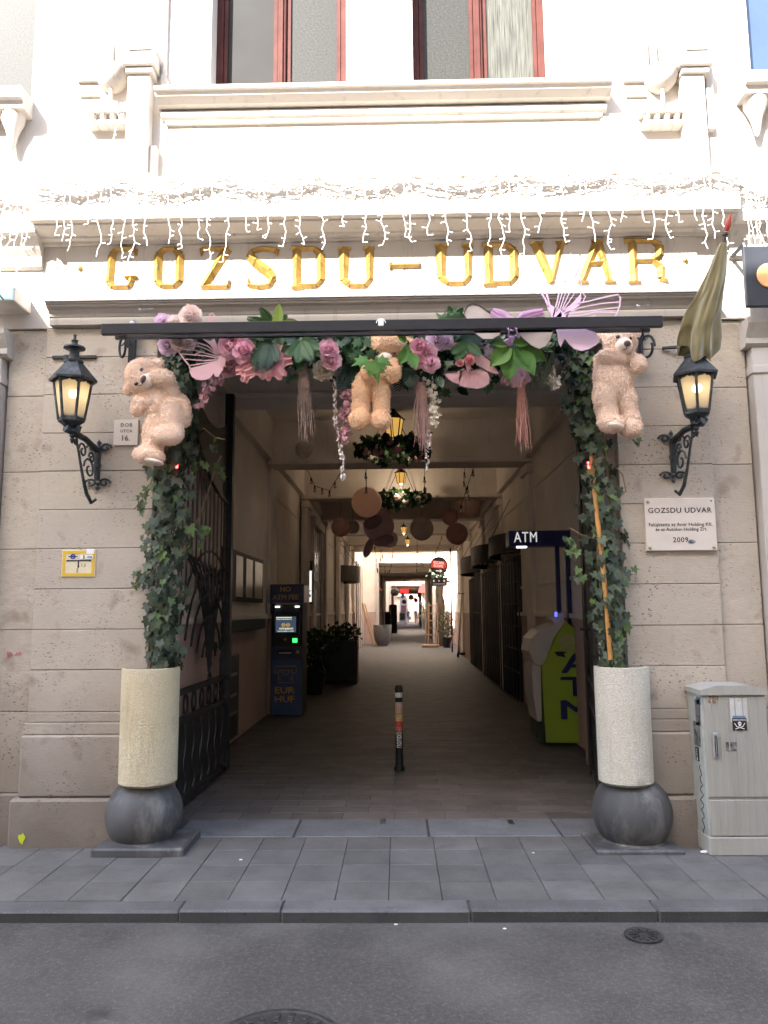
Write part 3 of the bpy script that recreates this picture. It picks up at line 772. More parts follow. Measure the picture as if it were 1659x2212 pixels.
def ivy(label, path, width, n_parts, n_stuff, stems, base, cane=None):
    t = thing('ivy_plant', label, 'ivy', base, 'ivy columns climbing both sides of the gate')
    pts = [Vector(p) for p in path]
    def at(k):
        f = k * (len(pts) - 1); i = min(int(f), len(pts) - 2); a = f - i
        return pts[i].lerp(pts[i + 1], a), width[i] * (1 - a) + width[i + 1] * a
    b = MB(); b.mi = 0
    for k in range(n_stuff):
        c, wd = at(R.random()); q = R.choice((0, 0, 1))
        p = c + Vector((R.gauss(0, .42) * wd, .07 + R.uniform(-.05, .10), 0))
        M4 = leaf_matrix(p, R.uniform(.048, .08), (R.uniform(-.6, .6), -1, R.uniform(-.1, .7)), -1, R.uniform(-.6, .6))
        b.mi = q; b.add([M4 @ v.co for v in IVY[q].vertices], [list(f.vertices) for f in IVY[q].polygons])
    part(b, 'inner_leaves', LEAF, t, kind='stuff', smooth='all')
    for k in range(n_parts):
        c, wd = at((k + R.random()) / n_parts)
        off = max(-1.3, min(1.3, R.gauss(0, .52))) * wd
        p = c + Vector((off, -.10 * max(0, 1 - (off / (wd * 1.2)) ** 2) + R.uniform(-.04, .05), 0))
        nrm = (off / wd * .55 + R.uniform(-.45, .45), -1, R.uniform(.0, .8))
        me = IVY[R.choices((0, 1, 2), (4, 5, .9))[0]]
        put(me, 'leaf', t, leaf_matrix(p, R.uniform(.044, .088), nrm, -1, R.uniform(-.5, .5)))
    STEM = STEMM
    for s_ in stems:
        b = MB(); q = [Vector(p) for p in s_[0]]; b.tube(q, s_[1], 5); part(b, 'stem', STEM, t, True)
    if cane:
        b = MB(); b.tube(cane, .017, 8); part(b, 'bamboo_cane', CANE, t, True)
    return t
STEMM = Mt('ivy_stem', (.20, .14, .085), .8, 0, .3, 20)
CANE = Mt('bamboo', (.48, .23, .06), .45, 0, .25, 9, stretch=(1, 1, .4))
LP = [A(352, 1440, -.02), A(345, 1330, -.06), A(348, 1200, -.08), A(362, 1080, -.08), A(378, 960, -.06), A(392, 860, -.02), A(385, 770, 0), A(400, 735, 0)]
wig = lambda p, d: [Vector(p[i]) + Vector((R.uniform(-d, d), R.uniform(-d, d), 0)) for i in range(len(p))]
lst = [([A(322, 1450, -.05), A(330, 1390, -.07), A(338, 1250, -.08), A(352, 1050, -.05), A(380, 800, 0)], .009), ([A(332, 1450, -.02), A(326, 1400, -.05), A(345, 1200, -.06), A(370, 950, -.02)], .007), ([A(338, 1450, -.05), A(341, 1395, -.09), A(355, 1150, -.04)], .006),
       ([A(340, 1010, -.1), A(318, 1060, -.12), A(300, 1090, -.13), A(288, 1100, -.13)], .004), ([A(330, 1230, -.1), A(300, 1258, -.14), A(285, 1268, -.14)], .004), ([A(395, 1200, .05), A(440, 1090, .3), A(470, 1000, .5), A(478, 985, .5)], .006), ([A(440, 925, -.1), A(465, 945, 0), A(487, 950, 0)], .005)]
iv1 = ivy('dense dark ivy column with long stray shoots reaching over the open iron gate leaf', LP, [.095, .135, .15, .14, .125, .11, .10, .07], 280, 850, lst, pl[4].location + Vector((0, 0, pl[2] - .05)))
for (u, v, n, Y) in ((430, 1000, 7, .1), (455, 960, 5, .2), (440, 1150, 8, .1), (420, 1170, 4, .1), (300, 1090, 5, -.12), (310, 1060, 3, -.1), (305, 1230, 6, -.1), (298, 1265, 3, -.1), (468, 1010, 4, .3)):
    for q in range(n):
        p = A(u + R.uniform(-14, 14), v + R.uniform(-16, 16), Y); put(IVY[R.choice((1, 2, 2))], 'leaf', iv1, leaf_matrix(p, R.uniform(.04, .07), (R.uniform(-.5, .5), -1, R.uniform(0, .6)), -1, R.uniform(-.5, .5)))
RP = [A(1325, 1435, -.02), A(1318, 1330, -.05), A(1308, 1220, -.06), A(1300, 1100, -.06), A(1283, 980, -.04), A(1265, 880, .0), A(1258, 800, .04), A(1250, 740, .06)]
rst = [([A(1345, 1440, 0), A(1340, 1350, -.03), A(1330, 1200, -.03), A(1310, 1000, -.03), A(1290, 800, 0)], .008), ([A(1318, 1440, 0), A(1300, 1300, -.04), A(1290, 1200, -.05), A(1295, 1050, -.05), A(1270, 850, 0)], .006), ([A(1330, 1010, -.08), A(1345, 1025, -.1), A(1352, 1060, -.1), A(1338, 1075, -.08)], .005),
       ([A(1340, 935, -.1), A(1365, 950, -.14), A(1382, 962, -.15)], .004), ([A(1290, 1165, -.08), A(1255, 1155, -.1), A(1230, 1140, -.1)], .004)]
iv2 = ivy('thinner ivy column with a visible bamboo cane beside the engraved stone plaque', RP, [.085, .10, .115, .125, .13, .13, .12, .09], 275, 480, rst, pr_[4].location + Vector((0, 0, pr_[2] - .05)), [A(1319, 1425, -.13), A(1310, 1310, -.15), A(1300, 1200, -.15), A(1288, 1100, -.14), A(1278, 985, -.1)])
for (u, v, n, Y) in ((1228, 1165, 6, -.1), (1240, 1185, 5, -.1), (1255, 1240, 4, -.1), (1370, 945, 4, -.15), (1290, 1310, 4, -.1), (1360, 1240, 4, -.05)):
    for q in range(n):
        p = A(u + R.uniform(-13, 13), v + R.uniform(-14, 14), Y); put(IVY[R.choice((1, 2, 2))], 'leaf', iv2, leaf_matrix(p, R.uniform(.04, .07), (R.uniform(-.5, .5), -1, R.uniform(0, .6)), -1, R.uniform(-.5, .5)))
REDL = Mt('red_led', (1, .03, .03), .4, emit=3)
for k, (u, v, lab) in enumerate(((382, 1009, 'tiny red light glowing alone among the ivy over the gate leaf'), (1272, 1010, 'pair of tiny red lights in the ivy above the bamboo cane'))):
    b = MB(); p = A(u, v, -.22); b.sph(p, .009, 8, 6); b.tube([p, p + Vector((0, .03, .02))], .004, 5)
    if k: q = p + Vector((-.004, 0, .035)); b.sph(q, .008, 8, 6); b.tube([q, p], .003, 5)
    single(b, 'ivy_light', REDL, lab, 'light')

# ------------------------------------------------------------------ iron gate leaves (folded open)
def gate(sx, x0, y0, x1, y1, label, full):
    t = thing('gate_leaf', label, 'gate', (x0, y0, .02), 'open wrought iron gate leaves')
    L = math.hypot(x1 - x0, y1 - y0)
    d = Vector(((x1 - x0) / L, (y1 - y0) / L, 0))
    P = lambda s, z: Vector((x0, y0, 0)) + d * s + Vector((0, 0, z))
    ang = math.atan2(d.y, d.x)
    def sbar(b, s0, z0, s1, z1, wd=.03): b.tube([P(s0, z0), P(s1, z1)], wd * .707, 4)
    b = MB(); b.tube([P(0, .04), P(0, 3.75)], .035, 4); part(b, 'stile', IRON, t)
    b = MB(); b.tube([P(L, .04), P(L, 3.88)], .062, 4); part(b, 'stile', IRON, t)
    for z in (.06, .72, .95):
        b = MB(); sbar(b, 0, z, L, z, .045); part(b, 'rail', IRON, t)
    # lower plate with cast relief
    b = MB(); n = len(b.v)
    b.add([P(.03, .08) , P(L - .05, .08), P(L - .05, .70), P(.03, .70)], [(0, 1, 2, 3)])
    part(b, 'kick_plate', IRON, t)
    for k in range(7):
        s = .12 + k * (L - .25) / 6; b = MB()
        b.tube([P(s - .05 + .1 * q / 10, 0) * 0 + P(s + .06 * math.sin(q * .9) * (1 - q / 14), .12 + .55 * q / 12) for q in range(13)], .012, 5); part(b, 'relief_scroll', IRON, t, True)
        b = MB(); b.tube([P(s + .055 * math.cos(a), .835 + .085 * math.sin(a)) for a in [q * math.pi / 6 for q in range(13)]], .011, 5); part(b, 'scroll', IRON, t, True)
    # flame-curved upper brace
    crv = [P(L * f, 2.72 + .95 * (1 - f) ** 2.2) for f in [q / 10 for q in range(11)]]
    b = MB(); n = len(crv)
    vs = crv + [P(L * q / 10, 2.72 + .95 * (1 - q / 10) ** 2.2 + .34 + .55 * (q / 10) ** 2) for q in range(11)]
    b.add(vs, [(i, i + 1, n + i + 1, n + i) for i in range(10)]); b.tube(crv, .022, 5); part(b, 'top_plate', IRON, t)
    if full:
        m_ = 12
        for k in range(1, m_):                         # upright square bars
            s = L * k / m_; zt = 2.74 + .95 * (1 - s / L) ** 2.2
            b = MB(); sbar(b, s, 1.95 - .25 * abs(math.sin(k)), s, zt, .015); part(b, 'upright_bar', RUST, t)
        for k in range(9):                             # sweeping curved bars, as of a peacock's tail
            b = MB(); f = k / 8
            s1 = .08 + f * (L - .2)
            b.tube([P(L * .62 + (s1 - L * .62) * (q / 10) ** 1.1 + .10 * math.sin(q / 10 * math.pi) * (1 if f < .5 else .6), 1.05 + (1.05 - .1 * f) * math.sin(q / 10 * 1.57)) for q in range(11)], .012, 5); part(b, 'curved_bar', IRON, t, True)
        for k in range(5):
            b = MB(); rr = .25 + k * .2
            b.tube([P(max(.02, min(L - .02, L * .62 + rr * math.cos(a) * .95)), 1.12 + rr * math.sin(a)) for a in [.25 + q * 2.6 / 12 for q in range(13)]], .011, 5); part(b, 'arch_bar', IRON, t, True)
        b = MB()
        for k in range(18):
            a = R.uniform(0, 6.28); rr = R.uniform(.04, .25)
            c = P(L * .66 + rr * math.cos(a) * .8, 1.35 + rr * 1.7 * math.sin(a))
            b.tube([c + d * (.05 * math.cos(q * .8)) * (1 - q / 12) + Vector((0, 0, .06 * math.sin(q * .8) * (1 - q / 12))) for q in range(9)], .012, 4)
        part(b, 'foliage_casting', IRON, t, kind='stuff')
        for k in range(5):
            b = MB(); z = 1.05 + .25 * k
            b.tube([P(.07 + .05 * math.cos(q * .7) * (1 - q / 12), z + .06 * math.sin(q * .7) * (1 - q / 12)) for q in range(10)], .012, 5); part(b, 'scroll', IRON, t, True)
    else:
        for k in range(1, 10):
            b = MB(); s = L * k / 10; sbar(b, s, .95, s, 2.74 + .95 * (1 - s / L) ** 2.2, .026); part(b, 'upright_bar', IRON, t)
        b = MB(); q = P(L * .55, 1.42); b.box(q.x - .10, q.x - .01, q.y - .02, q.y + .02, q.z - .012, q.z + .012, .003); part(b, 'latch', IRON, t)
    return t
RUST = Mt('brown_iron', (.11, .066, .054), .6, .2, .3, 15)
gate(-1, -1.79, .62, -1.755, 2.35, 'ornate black iron gate leaf with sweeping curved bars, seen face on', True)
gate(1, 1.555, .62, 1.85, 2.05, 'black iron gate leaf seen nearly edge on behind the bamboo cane ivy', False)

# ------------------------------------------------------------------ wall lanterns
def glasspane():
    mt, t, b = _mat('frosted_lamp_glass')
    tr = N(t, 'ShaderNodeBsdfTranslucent'); tr.inputs[0].default_value = (.92, .84, .66, 1)
    tp = N(t, 'ShaderNodeBsdfTransparent'); tp.inputs[0].default_value = (1, .9, .7, 1)
    df = N(t, 'ShaderNodeBsdfDiffuse'); df.inputs[0].default_value = (.55, .50, .40, 1)
    m1 = N(t, 'ShaderNodeMixShader'); m1.inputs[0].default_value = .32
    m2 = N(t, 'ShaderNodeMixShader'); m2.inputs[0].default_value = .55
    t.links.new(df.outputs[0], m2.inputs[1]); t.links.new(tr.outputs[0], m2.inputs[2])
    t.links.new(m2.outputs[0], m1.inputs[1]); t.links.new(tp.outputs[0], m1.inputs[2])
    t.links.new(m1.outputs[0], t.nodes['Material Output'].inputs[0]); return mt
PANE = glasspane()
def emis(name, col, k):
    mt, t, b = _mat(name); b.inputs['Base Color'].default_value = (*col, 1)
    b.inputs['Emission Color'].default_value = (*col, 1); b.inputs['Emission Strength'].default_value = k; return mt
BULB = emis('warm_bulb', (1, .74, .42), 2.2)
def lantern_head(t, c, Rt, Rb, H, mat, scallop=True, bulb=BULB):
    """six-sided lantern: c = centre of the lower rim"""
    c = Vector(c)
    V = lambda r, k, z: c + Vector((r * math.cos(math.radians(60 * k + 12)), r * math.sin(math.radians(60 * k + 12)), z))
    for k in range(6):
        b = MB(); b.tube([V(Rb, k, 0), V(Rt, k, H)], .0105, 5); part(b, 'frame_bar', mat, t)
        b = MB(); e = .97
        b.add([V(Rb * e, k, .0), V(Rb * e, k + 1, .0), V(Rt * e, k + 1, H), V(Rt * e, k, H)], [(0, 1, 2, 3)]); part(b, 'pane', PANE, t)
        if scallop:
            for zt, dz, rr in ((H, -1, Rt), (0, 1, Rb)):
                b = MB(); n = 8; top = [V(rr, k, zt).lerp(V(rr, k + 1, zt), q / n) for q in range(n + 1)]
                vs = top + [p + Vector((0, 0, dz * (.018 + .022 * abs(q / n - .5) * 2 + .006 * math.sin(q * 3)))) for q, p in enumerate(top)]
                b.add(vs, [(i, i + 1, n + 2 + i, n + 1 + i) for i in range(n)])
                part(b, 'scalloped_rim', mat, t)
    b = MB(); r6 = math.radians(12)
    b.lathe([(Rt * .98, H - .004), (Rt * 1.26, H - .012), (Rt * 1.28, H + .004), (Rt * .5, H + .125), (Rt * .42, H + .13)], 6, c, r6); part(b, 'lantern_roof', mat, t)
    b = MB(); b.lathe([(Rt * .50, H + .125), (Rt * .52, H + .14), (Rt * .30, H + .155), (Rt * .26, H + .205), (Rt * .36, H + .225), (Rt * .58, H + .232), (Rt * .56, H + .245), (Rt * .18, H + .262), (Rt * .15, H + .28), (Rt * .2, H + .292), (Rt * .08, H + .30), (Rt * .07, H + .325), (Rt * .1, H + .33), (0, H + .345)], 16, c); part(b, 'chimney_cap', mat, t, True)
    b = MB(); b.lathe([(0, -.06), (Rb * .45, -.055), (Rb * .75, -.03), (Rb * 1.06, -.012), (Rb * 1.06, .004), (0, .004)], 6, c, r6); part(b, 'lantern_base', mat, t)
    b = MB(); b.sph(c + Vector((.01, 0, H * .66)), (Rb * .42, Rb * .42, Rb * .36), 12, 8); part(b, 'bulb', bulb, t, True)
def wall_lamp(s, ul, vl0, vl1, ub, vb0, vb1, label):
    Y = -.33
    top = A(ul, vl0, Y); bot = A(ul, vl1, Y)
    H = top.z - bot.z
    t = thing('wall_lantern', label, 'lamp', (A(ub, (vb0 + vb1) / 2, 0).x, 0, A(ub, (vb0 + vb1) / 2, 0).z), 'lit wall lanterns on iron brackets')
    c = Vector((bot.x, Y, bot.z))
    lantern_head(t, c, .128, .085, H, LAMPIRON)
    zb0, zb1 = A(ub, vb0, -.05).z, A(ub, vb1, -.05).z; xb = A(ub, vb1, -.05).x
    b = MB(); b.tube([(xb, -.03, zb1 + .03), (xb, -.04, (zb0 + zb1) / 2), (xb, -.045, zb0)], [.020, .024, .026], 8); b.tube([(xb, -.04, zb0 - .12), (xb, -.04, zb0 - .14)], .03, 8); part(b, 'bracket_post', LAMPIRON, t, True)
    for z, up in ((zb1 + .015, -1), (zb0 + .01, 1)):
        b = MB()
        for q in (-1, 1):
            b.tube([Vector((xb + q * (.02 + .045 * math.cos(a) * (1 - i / 16) + .03), -.02, z + .03 * math.sin(a) * (1 - i / 18))) for i, a in enumerate([j * .6 for j in range(13)])], .009, 5)
        b.sph((xb, -.02, z + up * .035), .016, 8, 6); b.tube([(xb, -.02, z), (xb, -.02, z + up * .06)], [.016, .003], 6)
        part(b, 'rosette', LAMPIRON, t, True)
    tip = c + Vector((-s * .012, 0, -.085))
    b = MB(); b.tube([(xb, -.05, zb0 - .02), Vector((xb, -.05, zb0)).lerp(tip, .5) + Vector((0, 0, .012)), tip, tip + Vector((s * .03, -.05, .02))], [.024, .022, .024, .028], 8); b.lathe([(.045, 0), (.03, .025)], 10, tip + Vector((0, 0, .0))); b.lathe([(0, -.085), (.012, -.07), (.016, -.05), (.008, -.04), (.02, -.03), (.02, 0)], 8, tip); part(b, 'arm', LAMPIRON, t, True)
    b = MB()
    for a in (0, 2.1, 4.2): b.tube([tip + Vector((.03 * math.cos(a), .03 * math.sin(a), 0)), c + Vector((.055 * math.cos(a), .055 * math.sin(a), -.04))], .007 if a else .022, 6)
    part(b, 'stem', LAMPIRON, t, True)
    mid = lambda f, dz: Vector((xb, -.05, zb0)).lerp(tip, f) + Vector((0, 0, dz))
    b = MB(); b.tube([mid(.85, -.03), mid(.72, -.12), mid(.55, -.26), mid(.36, -.37), mid(.16, -.42), Vector((xb, -.04, zb0 - .38))], [.008, .009, .010, .014, .013, .010], 6); part(b, 'brace', LAMPIRON, t, True)
    for f, dz, r in ((.88, -.05, .03), (.58, -.085, .045), (.30, -.19, .065), (.22, -.10, .035)):
        b = MB(); o = mid(f, dz); dr = (tip - Vector((xb, -.05, zb0))).normalized()
        b.tube([o + dr * (r * math.cos(a) * (1 - i / 18)) + Vector((0, 0, r * 1.3 * math.sin(a) * (1 - i / 18))) for i, a in enumerate([j * .55 for j in range(15)])], .008, 5); part(b, 'scroll', LAMPIRON, t, True)
    return t, c, H
w1, c1, H1 = wall_lamp(-1, 154, 822, 908, 207, 968, 1046, 'lit black wall lantern beside the street number plaque')
b = MB(); hx = A(155, 772, -.36); b.lathe([(.03, 0), (.034, 0), (.034, .03), (.03, .03)], 12, A(147, 778, -.2)); b.tube([A(141, 780, -.2), A(152, 826, -.25)], .014, 4); part(b, 'flag_socket', LAMPIRON, w1)
w2, c2, H2 = wall_lamp(1, 1506, 812, 892, 1458, 948, 1030, 'lit black wall lantern under the drooping green flag')
b = MB(); p = A(113, 772, -.012); q = A(208, 772, -.012); b.box(p.x, q.x, -.02, 0, p.z - .012, p.z + .012, .003); single(b, 'iron_strap', IRON, 'flat iron strap fixed to the stone above the lantern by the number plaque', 'strap')
b = MB(); p = A(1430, 752, -.012); q = A(1478, 748, -.06); b.tube([p, q], .013, 5); single(b, 'flag_bracket', IRON, 'short dark iron bracket sticking out beside the green flag', 'bracket')

# ------------------------------------------------------------------ drooping flag
FLAGM = Mt('olive_satin', (.17, .14, .058), .45, .2, .25, 5, .35, 18, sheen=.4, spec=.6)
t = thing('furled_flag', 'olive green satin flag drooping from a red tipped pole above the lantern', 'flag', tuple(A(1500, 760, -.3)))
top = A(1563, 525, -.62); bot = A(1502, 772, -.36)
b = MB()
def flagp(a, c):
    k = c
    o = top.lerp(bot, k); wd = .022 + .100 * min(1, k * 1.15) ** .75
    th = a * 2 * math.pi
    am = .25 + .75 * k
    fold = 1 + am * (.24 * math.sin(th * 4 + k * 2.2) + .14 * math.sin(th * 7 - k * 4) + .05 * math.sin(th * 13 + 6 * k))
    zz = k * k * (.055 * math.sin(th * 2 + 1) + .035 * math.sin(th * 5 + 2))
    return (o.x + wd * fold * math.cos(th) + .02 * math.sin(k * 7) * k, o.y + wd * .6 * fold * math.sin(th), o.z + zz + .012 * math.sin(k * 22 + th * 2) * k)
b.grid(flagp, 110, 48); part(b, 'cloth', FLAGM, t, 'all')
b = MB()
def tail(a, c): return (A(1458 + 40 * a + 4 * math.sin(c * 5), 745 + 110 * c, 0).x, -.16 + .03 * math.sin(a * 9 + c * 2), A(1470, 745 + 108 * c, -.16).z)
b.grid(tail, 16, 12); part(b, 'hanging_corner', FLAGM, t, 'all')
b = MB()
FP = Mt('flag_print', (.16, .14, .05), .5)
for u, v, r in ((1545, 640, .045), (1532, 690, .05), (1520, 725, .035), (1553, 668, .03)):
    o = A(u, v, -.72); b.tube([o + Vector((r * math.cos(a), 0, r * .8 * math.sin(a))) for a in [j * .5 for j in range(11)]], .006, 4)
b = MB(); d = (top - bot).normalized()
b.tube([bot, top + d * .05], .012, 8); b.lathe([(.012, 0), (.02, .005), (.02, .02), (.012, .025)], 10, top + d * .045); part(b, 'pole', Mt('dark_pole', (.05, .035, .03), .5), t, True)
b = MB(); tp = top + d * .075; b.tube([tp, tp + d * .03, tp + d * .06, tp + d * .12], [.012, .022, .02, .002], 10); part(b, 'finial', Mt('red_finial', (.35, .05, .035), .4), t, True)

# ------------------------------------------------------------------ plaques and signs on the wall
CREAMS = Mt('plaque_stone', (.60, .53, .46), .55, 0, .05, 4)
p0, p1 = A(244, 962, -.02), A(299, 906, -.02)
t = thing('number_plaque', 'small pale stone plaque engraved with the street address', 'plaque', ((p0.x + p1.x) / 2, -.01, p0.z))
b = MB(); b.box(p0.x, p1.x, -.018, -.001, p0.z, p1.z, .003); part(b, 'plate', CREAMS, t)
b = MB(); cxx = (p0.x + p1.x) / 2 + .004; hh = p1.z - p0.z
X, Z = (1, 0, 0), (0, 0, 1)
write(b, 'DOB', (cxx, -.0192, p0.z + hh * .79), X, Z, height=.027, bold=.004, spacing=1.15); part(b, 'engraved_text', TXT, t); b = MB(); write(b, 'UTCA', (cxx, -.0192, p0.z + hh * .555), X, Z, height=.022, bold=.004, spacing=1.1); part(b, 'engraved_text', TXT, t); b = MB(); write(b, '16.', (cxx, -.0192, p0.z + hh * .28), X, Z, height=.042, bold=.006)
part(b, 'engraved_text', TXT, t)
p0, p1 = A(1397, 1190, -.03), A(1543, 1075, -.03)
t = thing('dedication_plaque', 'large pale stone plaque with black lettering held by brass bolts', 'plaque', ((p0.x + p1.x) / 2, -.01, p0.z))
b = MB(); b.box(p0.x, p1.x, -.03, -.001, p0.z, p1.z, .003); part(b, 'plate', CREAMS, t)
cxx = (p0.x + p1.x) / 2; hh = p1.z - p0.z; ww = p1.x - p0.x
def slab_serifs(b, x0, x1, z0, z1, n):
    for k in range(n):
        xx = x0 + (x1 - x0) * (k + .5) / n
b = MB(); y = -.0312
write(b, 'GOZSDU UDVAR', (cxx, y, p0.z + hh * .765), X, Z, width=ww * .90, height=hh * .098, bold=.018, spacing=1.08); part(b, 'engraved_text', TXT, t); b = MB()
write(b, 'Felújíttatta az Amir Holding Kft.', (cxx, y, p0.z + hh * .485), X, Z, width=ww * .90, bold=.012); part(b, 'engraved_text', TXT, t); b = MB(); write(b, 'és az Autóker Holding Zrt.', (cxx + .003, y, p0.z + hh * .395), X, Z, width=ww * .73, bold=.012); part(b, 'engraved_text', TXT, t); b = MB()
write(b, '2009.', (cxx, y, p0.z + hh * .205), X, Z, width=ww * .24, bold=.018, spacing=1.1)
part(b, 'engraved_text', TXT, t)
b = MB(); b.poly([(cxx + ww * .13 + .03 * math.cos(a) * (1.2 if math.cos(a) > 0 else .8), y - .001, p0.z + hh * .165 + .016 * math.sin(a)) for a in [j * .7 + .2 * math.sin(j * 3) for j in range(9)]], .002); part(b, 'torn_sticker', Mt('torn_sticker', (.25, .25, .26), .6, 0, .9, 40), t)
BRASS = Mt('brass', (.45, .36, .2), .35, .8)
for fx, fz in ((.05, .93), (.05, .06), (.95, .06)):
    b = MB(); b.sph((p0.x + ww * fx, -.033, p0.z + hh * fz), (.012, .008, .012), 10, 6); part(b, 'bolt', BRASS, t, True)
b = MB(); b.sph((p0.x + ww * .95, -.031, p0.z + hh * .94), (.006, .003, .006), 8, 5); part(b, 'bolt_hole', TXT, t)
YEL = Mt('yellow_enamel', (.62, .40, .03), .4, 0, .08, 3); PALE = Mt('pale_enamel', (.62, .55, .38), .45, 0, .08, 5); BLUE = Mt('blue_enamel', (.03, .04, .25), .4)
p0, p1 = A(131, 1247, -.012), A(207, 1187, -.012)
t = thing('pipe_sign', 'yellow bordered pipe marker sign with black arrows on the stone wall', 'sign', ((p0.x + p1.x) / 2, -.005, p0.z))
ww, hh = p1.x - p0.x, p1.z - p0.z
b = MB(); b.box(p0.x, p1.x, -.008, 0, p0.z, p1.z, .002); part(b, 'plate', PALE, t)
b = MB()
for a in ((.03, .97, .04, .14), (.03, .97, .86, .96), (.03, .11, .14, .86), (.89, .97, .14, .86)): b.box(p0.x + ww * a[0], p0.x + ww * a[1], -.0105, -.007, p0.z + hh * a[2], p0.z + hh * a[3])
part(b, 'border', YEL, t)
b = MB(); zz = p0.z + hh * .60; y = -.0105
b.strip([(p0.x + ww * .2, y, zz), (p0.x + ww * .82, y, zz)], .009, .002); b.strip([(p0.x + ww * .5, y, zz), (p0.x + ww * .5, y, p0.z + hh * .4)], .009, .002)
for ax, az, dx, dz in ((.2, .60, -1, 0), (.82, .60, 1, 0), (.5, .40, 0, -1)):
    q = Vector((p0.x + ww * ax, y, p0.z + hh * az)); e = Vector((dx, 0, dz)) * .018; f = Vector((dz, 0, dx)) * .009
    b.poly([q + f, q + e, q - f], .002)
write(b, '1,5', (p0.x + ww * .66, y, p0.z + hh * .42), X, Z, height=.026); write(b, '2', (p0.x + ww * .47, y, p0.z + hh * .25), X, Z, height=.026)
part(b, 'arrows', TXT, t)
b = MB(); q = Vector((p0.x + ww * .33, y, p0.z + hh * .75)); b.strip([q + Vector((.016 * math.cos(a), 0, .016 * math.sin(a))) for a in [j * math.pi / 6 for j in range(13)]], .007, .002); b.strip([q - Vector((.034, 0, 0)), q + Vector((.034, 0, 0))], .006, .0015); b.strip([q + Vector((-.008, 0, -.008)), q + Vector((.008, 0, .008))], .005, .001); b.strip([q + Vector((-.008, 0, .008)), q + Vector((.008, 0, -.008))], .005, .001); part(b, 'valve_symbol', BLUE, t)
b = MB(); b.box(p0.x + ww * .55, p0.x + ww * .93, y - .002, y, p0.z + hh * .66, p0.z + hh * .80); b.box(p0.x + ww * .72, p0.x + ww * .95, y - .002, y, p0.z + hh * .84, p0.z + hh * 1.02); part(b, 'paper_label', WHITE, t)
b = MB(); write(b, '1986', (p0.x + ww * .83, y - .0032, p0.z + hh * .73), X, Z, height=.015, bold=.02); b.box(p0.x + ww * .64, p0.x + ww * .68, y - .003, y - .002, p0.z + hh * .665, p0.z + hh * .795); part(b, 'label_print', Mt('dark_green_print', (.03, .12, .08), .5), t)
# red and yellow paint marks on the stone
GR = Mt('red_spray', (.55, .08, .07), .8); b = MB()
q = A(12, 1414, -.0)
b.strip([q + Vector((dx, -.004 + .03, dz)) for dx, dz in ((0, .02), (.005, -.025), (.015, .02), (.02, -.02), (.03, .015), (.034, -.012))], .007, .002); b.strip([q + Vector((dx, .026, dz)) for dx, dz in ((.06, -.01), (.068, .016), (.08, -.01), (.092, .018), (.1, -.008))], .005, .002)
single(b, 'graffiti', GR, 'small red spray scribble on the stone wall', 'graffiti')
YS = Mt('yellow_spray', (.55, .62, .03), .8); b = MB(); q = A(47, 1812, -.071)
b.poly([q + Vector((.022 * math.cos(a) * (1 + .3 * math.sin(3 * a)), -.003, .034 * math.sin(a) * (1 + .25 * math.cos(5 * a)))) for a in [j * .4 for j in range(16)]], .002)
single(b, 'paint_mark', YS, 'bright yellow spray dab low on the plinth stone', 'paint mark')
# shop sign boards cut by the picture edge
p0, p1 = A(1612, 664, -.22), A(1700, 533, -.22)
t = thing('shop_sign', 'black hanging shop board with an orange disc beside the white pilaster', 'sign', (p0.x + .2, -.2, p0.z))
b = MB(); b.box(p0.x, p0.x + .5, -.24, -.2, p0.z, p1.z, .006); part(b, 'board', Mt('sign_black', (.022, .024, .03), .4), t)
b = MB(); q = A(1657, 595, -.245); b.lathe([(0, -.004), (.088, -.004), (.094, 0), (.088, .006), (0, .006)], 28, (0, 0, 0)); b.tx(Matrix.Translation(q + Vector((.02, 0, 0))) @ Matrix.Rotation(math.pi / 2, 4, 'X')); part(b, 'disc', Mt('orange_disc', (.75, .36, .14), .5), t)
b = MB(); b.tube([(p0.x + .02, -.22, p1.z), (p0.x + .02, -.22, p1.z + .03), (p0.x + .02, -.02, p1.z + .03)], .015, 6); part(b, 'bracket', IRON, t)
p0, p1 = A(-60, 652, -.24), A(37, 620, -.24)
t = thing('light_box', 'pale blue lit shop sign box on the cream wall', 'sign', (p1.x - .2, -.2, p0.z))
b = MB(); b.box(p0.x, p1.x - .012, -.25, 0.03, p0.z, p1.z, .006); part(b, 'case', Mt('sign_case', (.6, .56, .5), .5), t)
b = MB(); b.box(p0.x, p1.x - .025, -.254, -.247, p0.z + .015, p1.z - .006); part(b, 'sign_face', Mt('pale_blue_face', (.30, .55, .66), .4, emit=.15), t)
b = MB(); q = A(2, 642, -.256); b.strip([q + Vector((-.04, 0, .05)), q + Vector((.02, 0, -.02))], .012, .002); part(b, 'lettering', TXT, t)

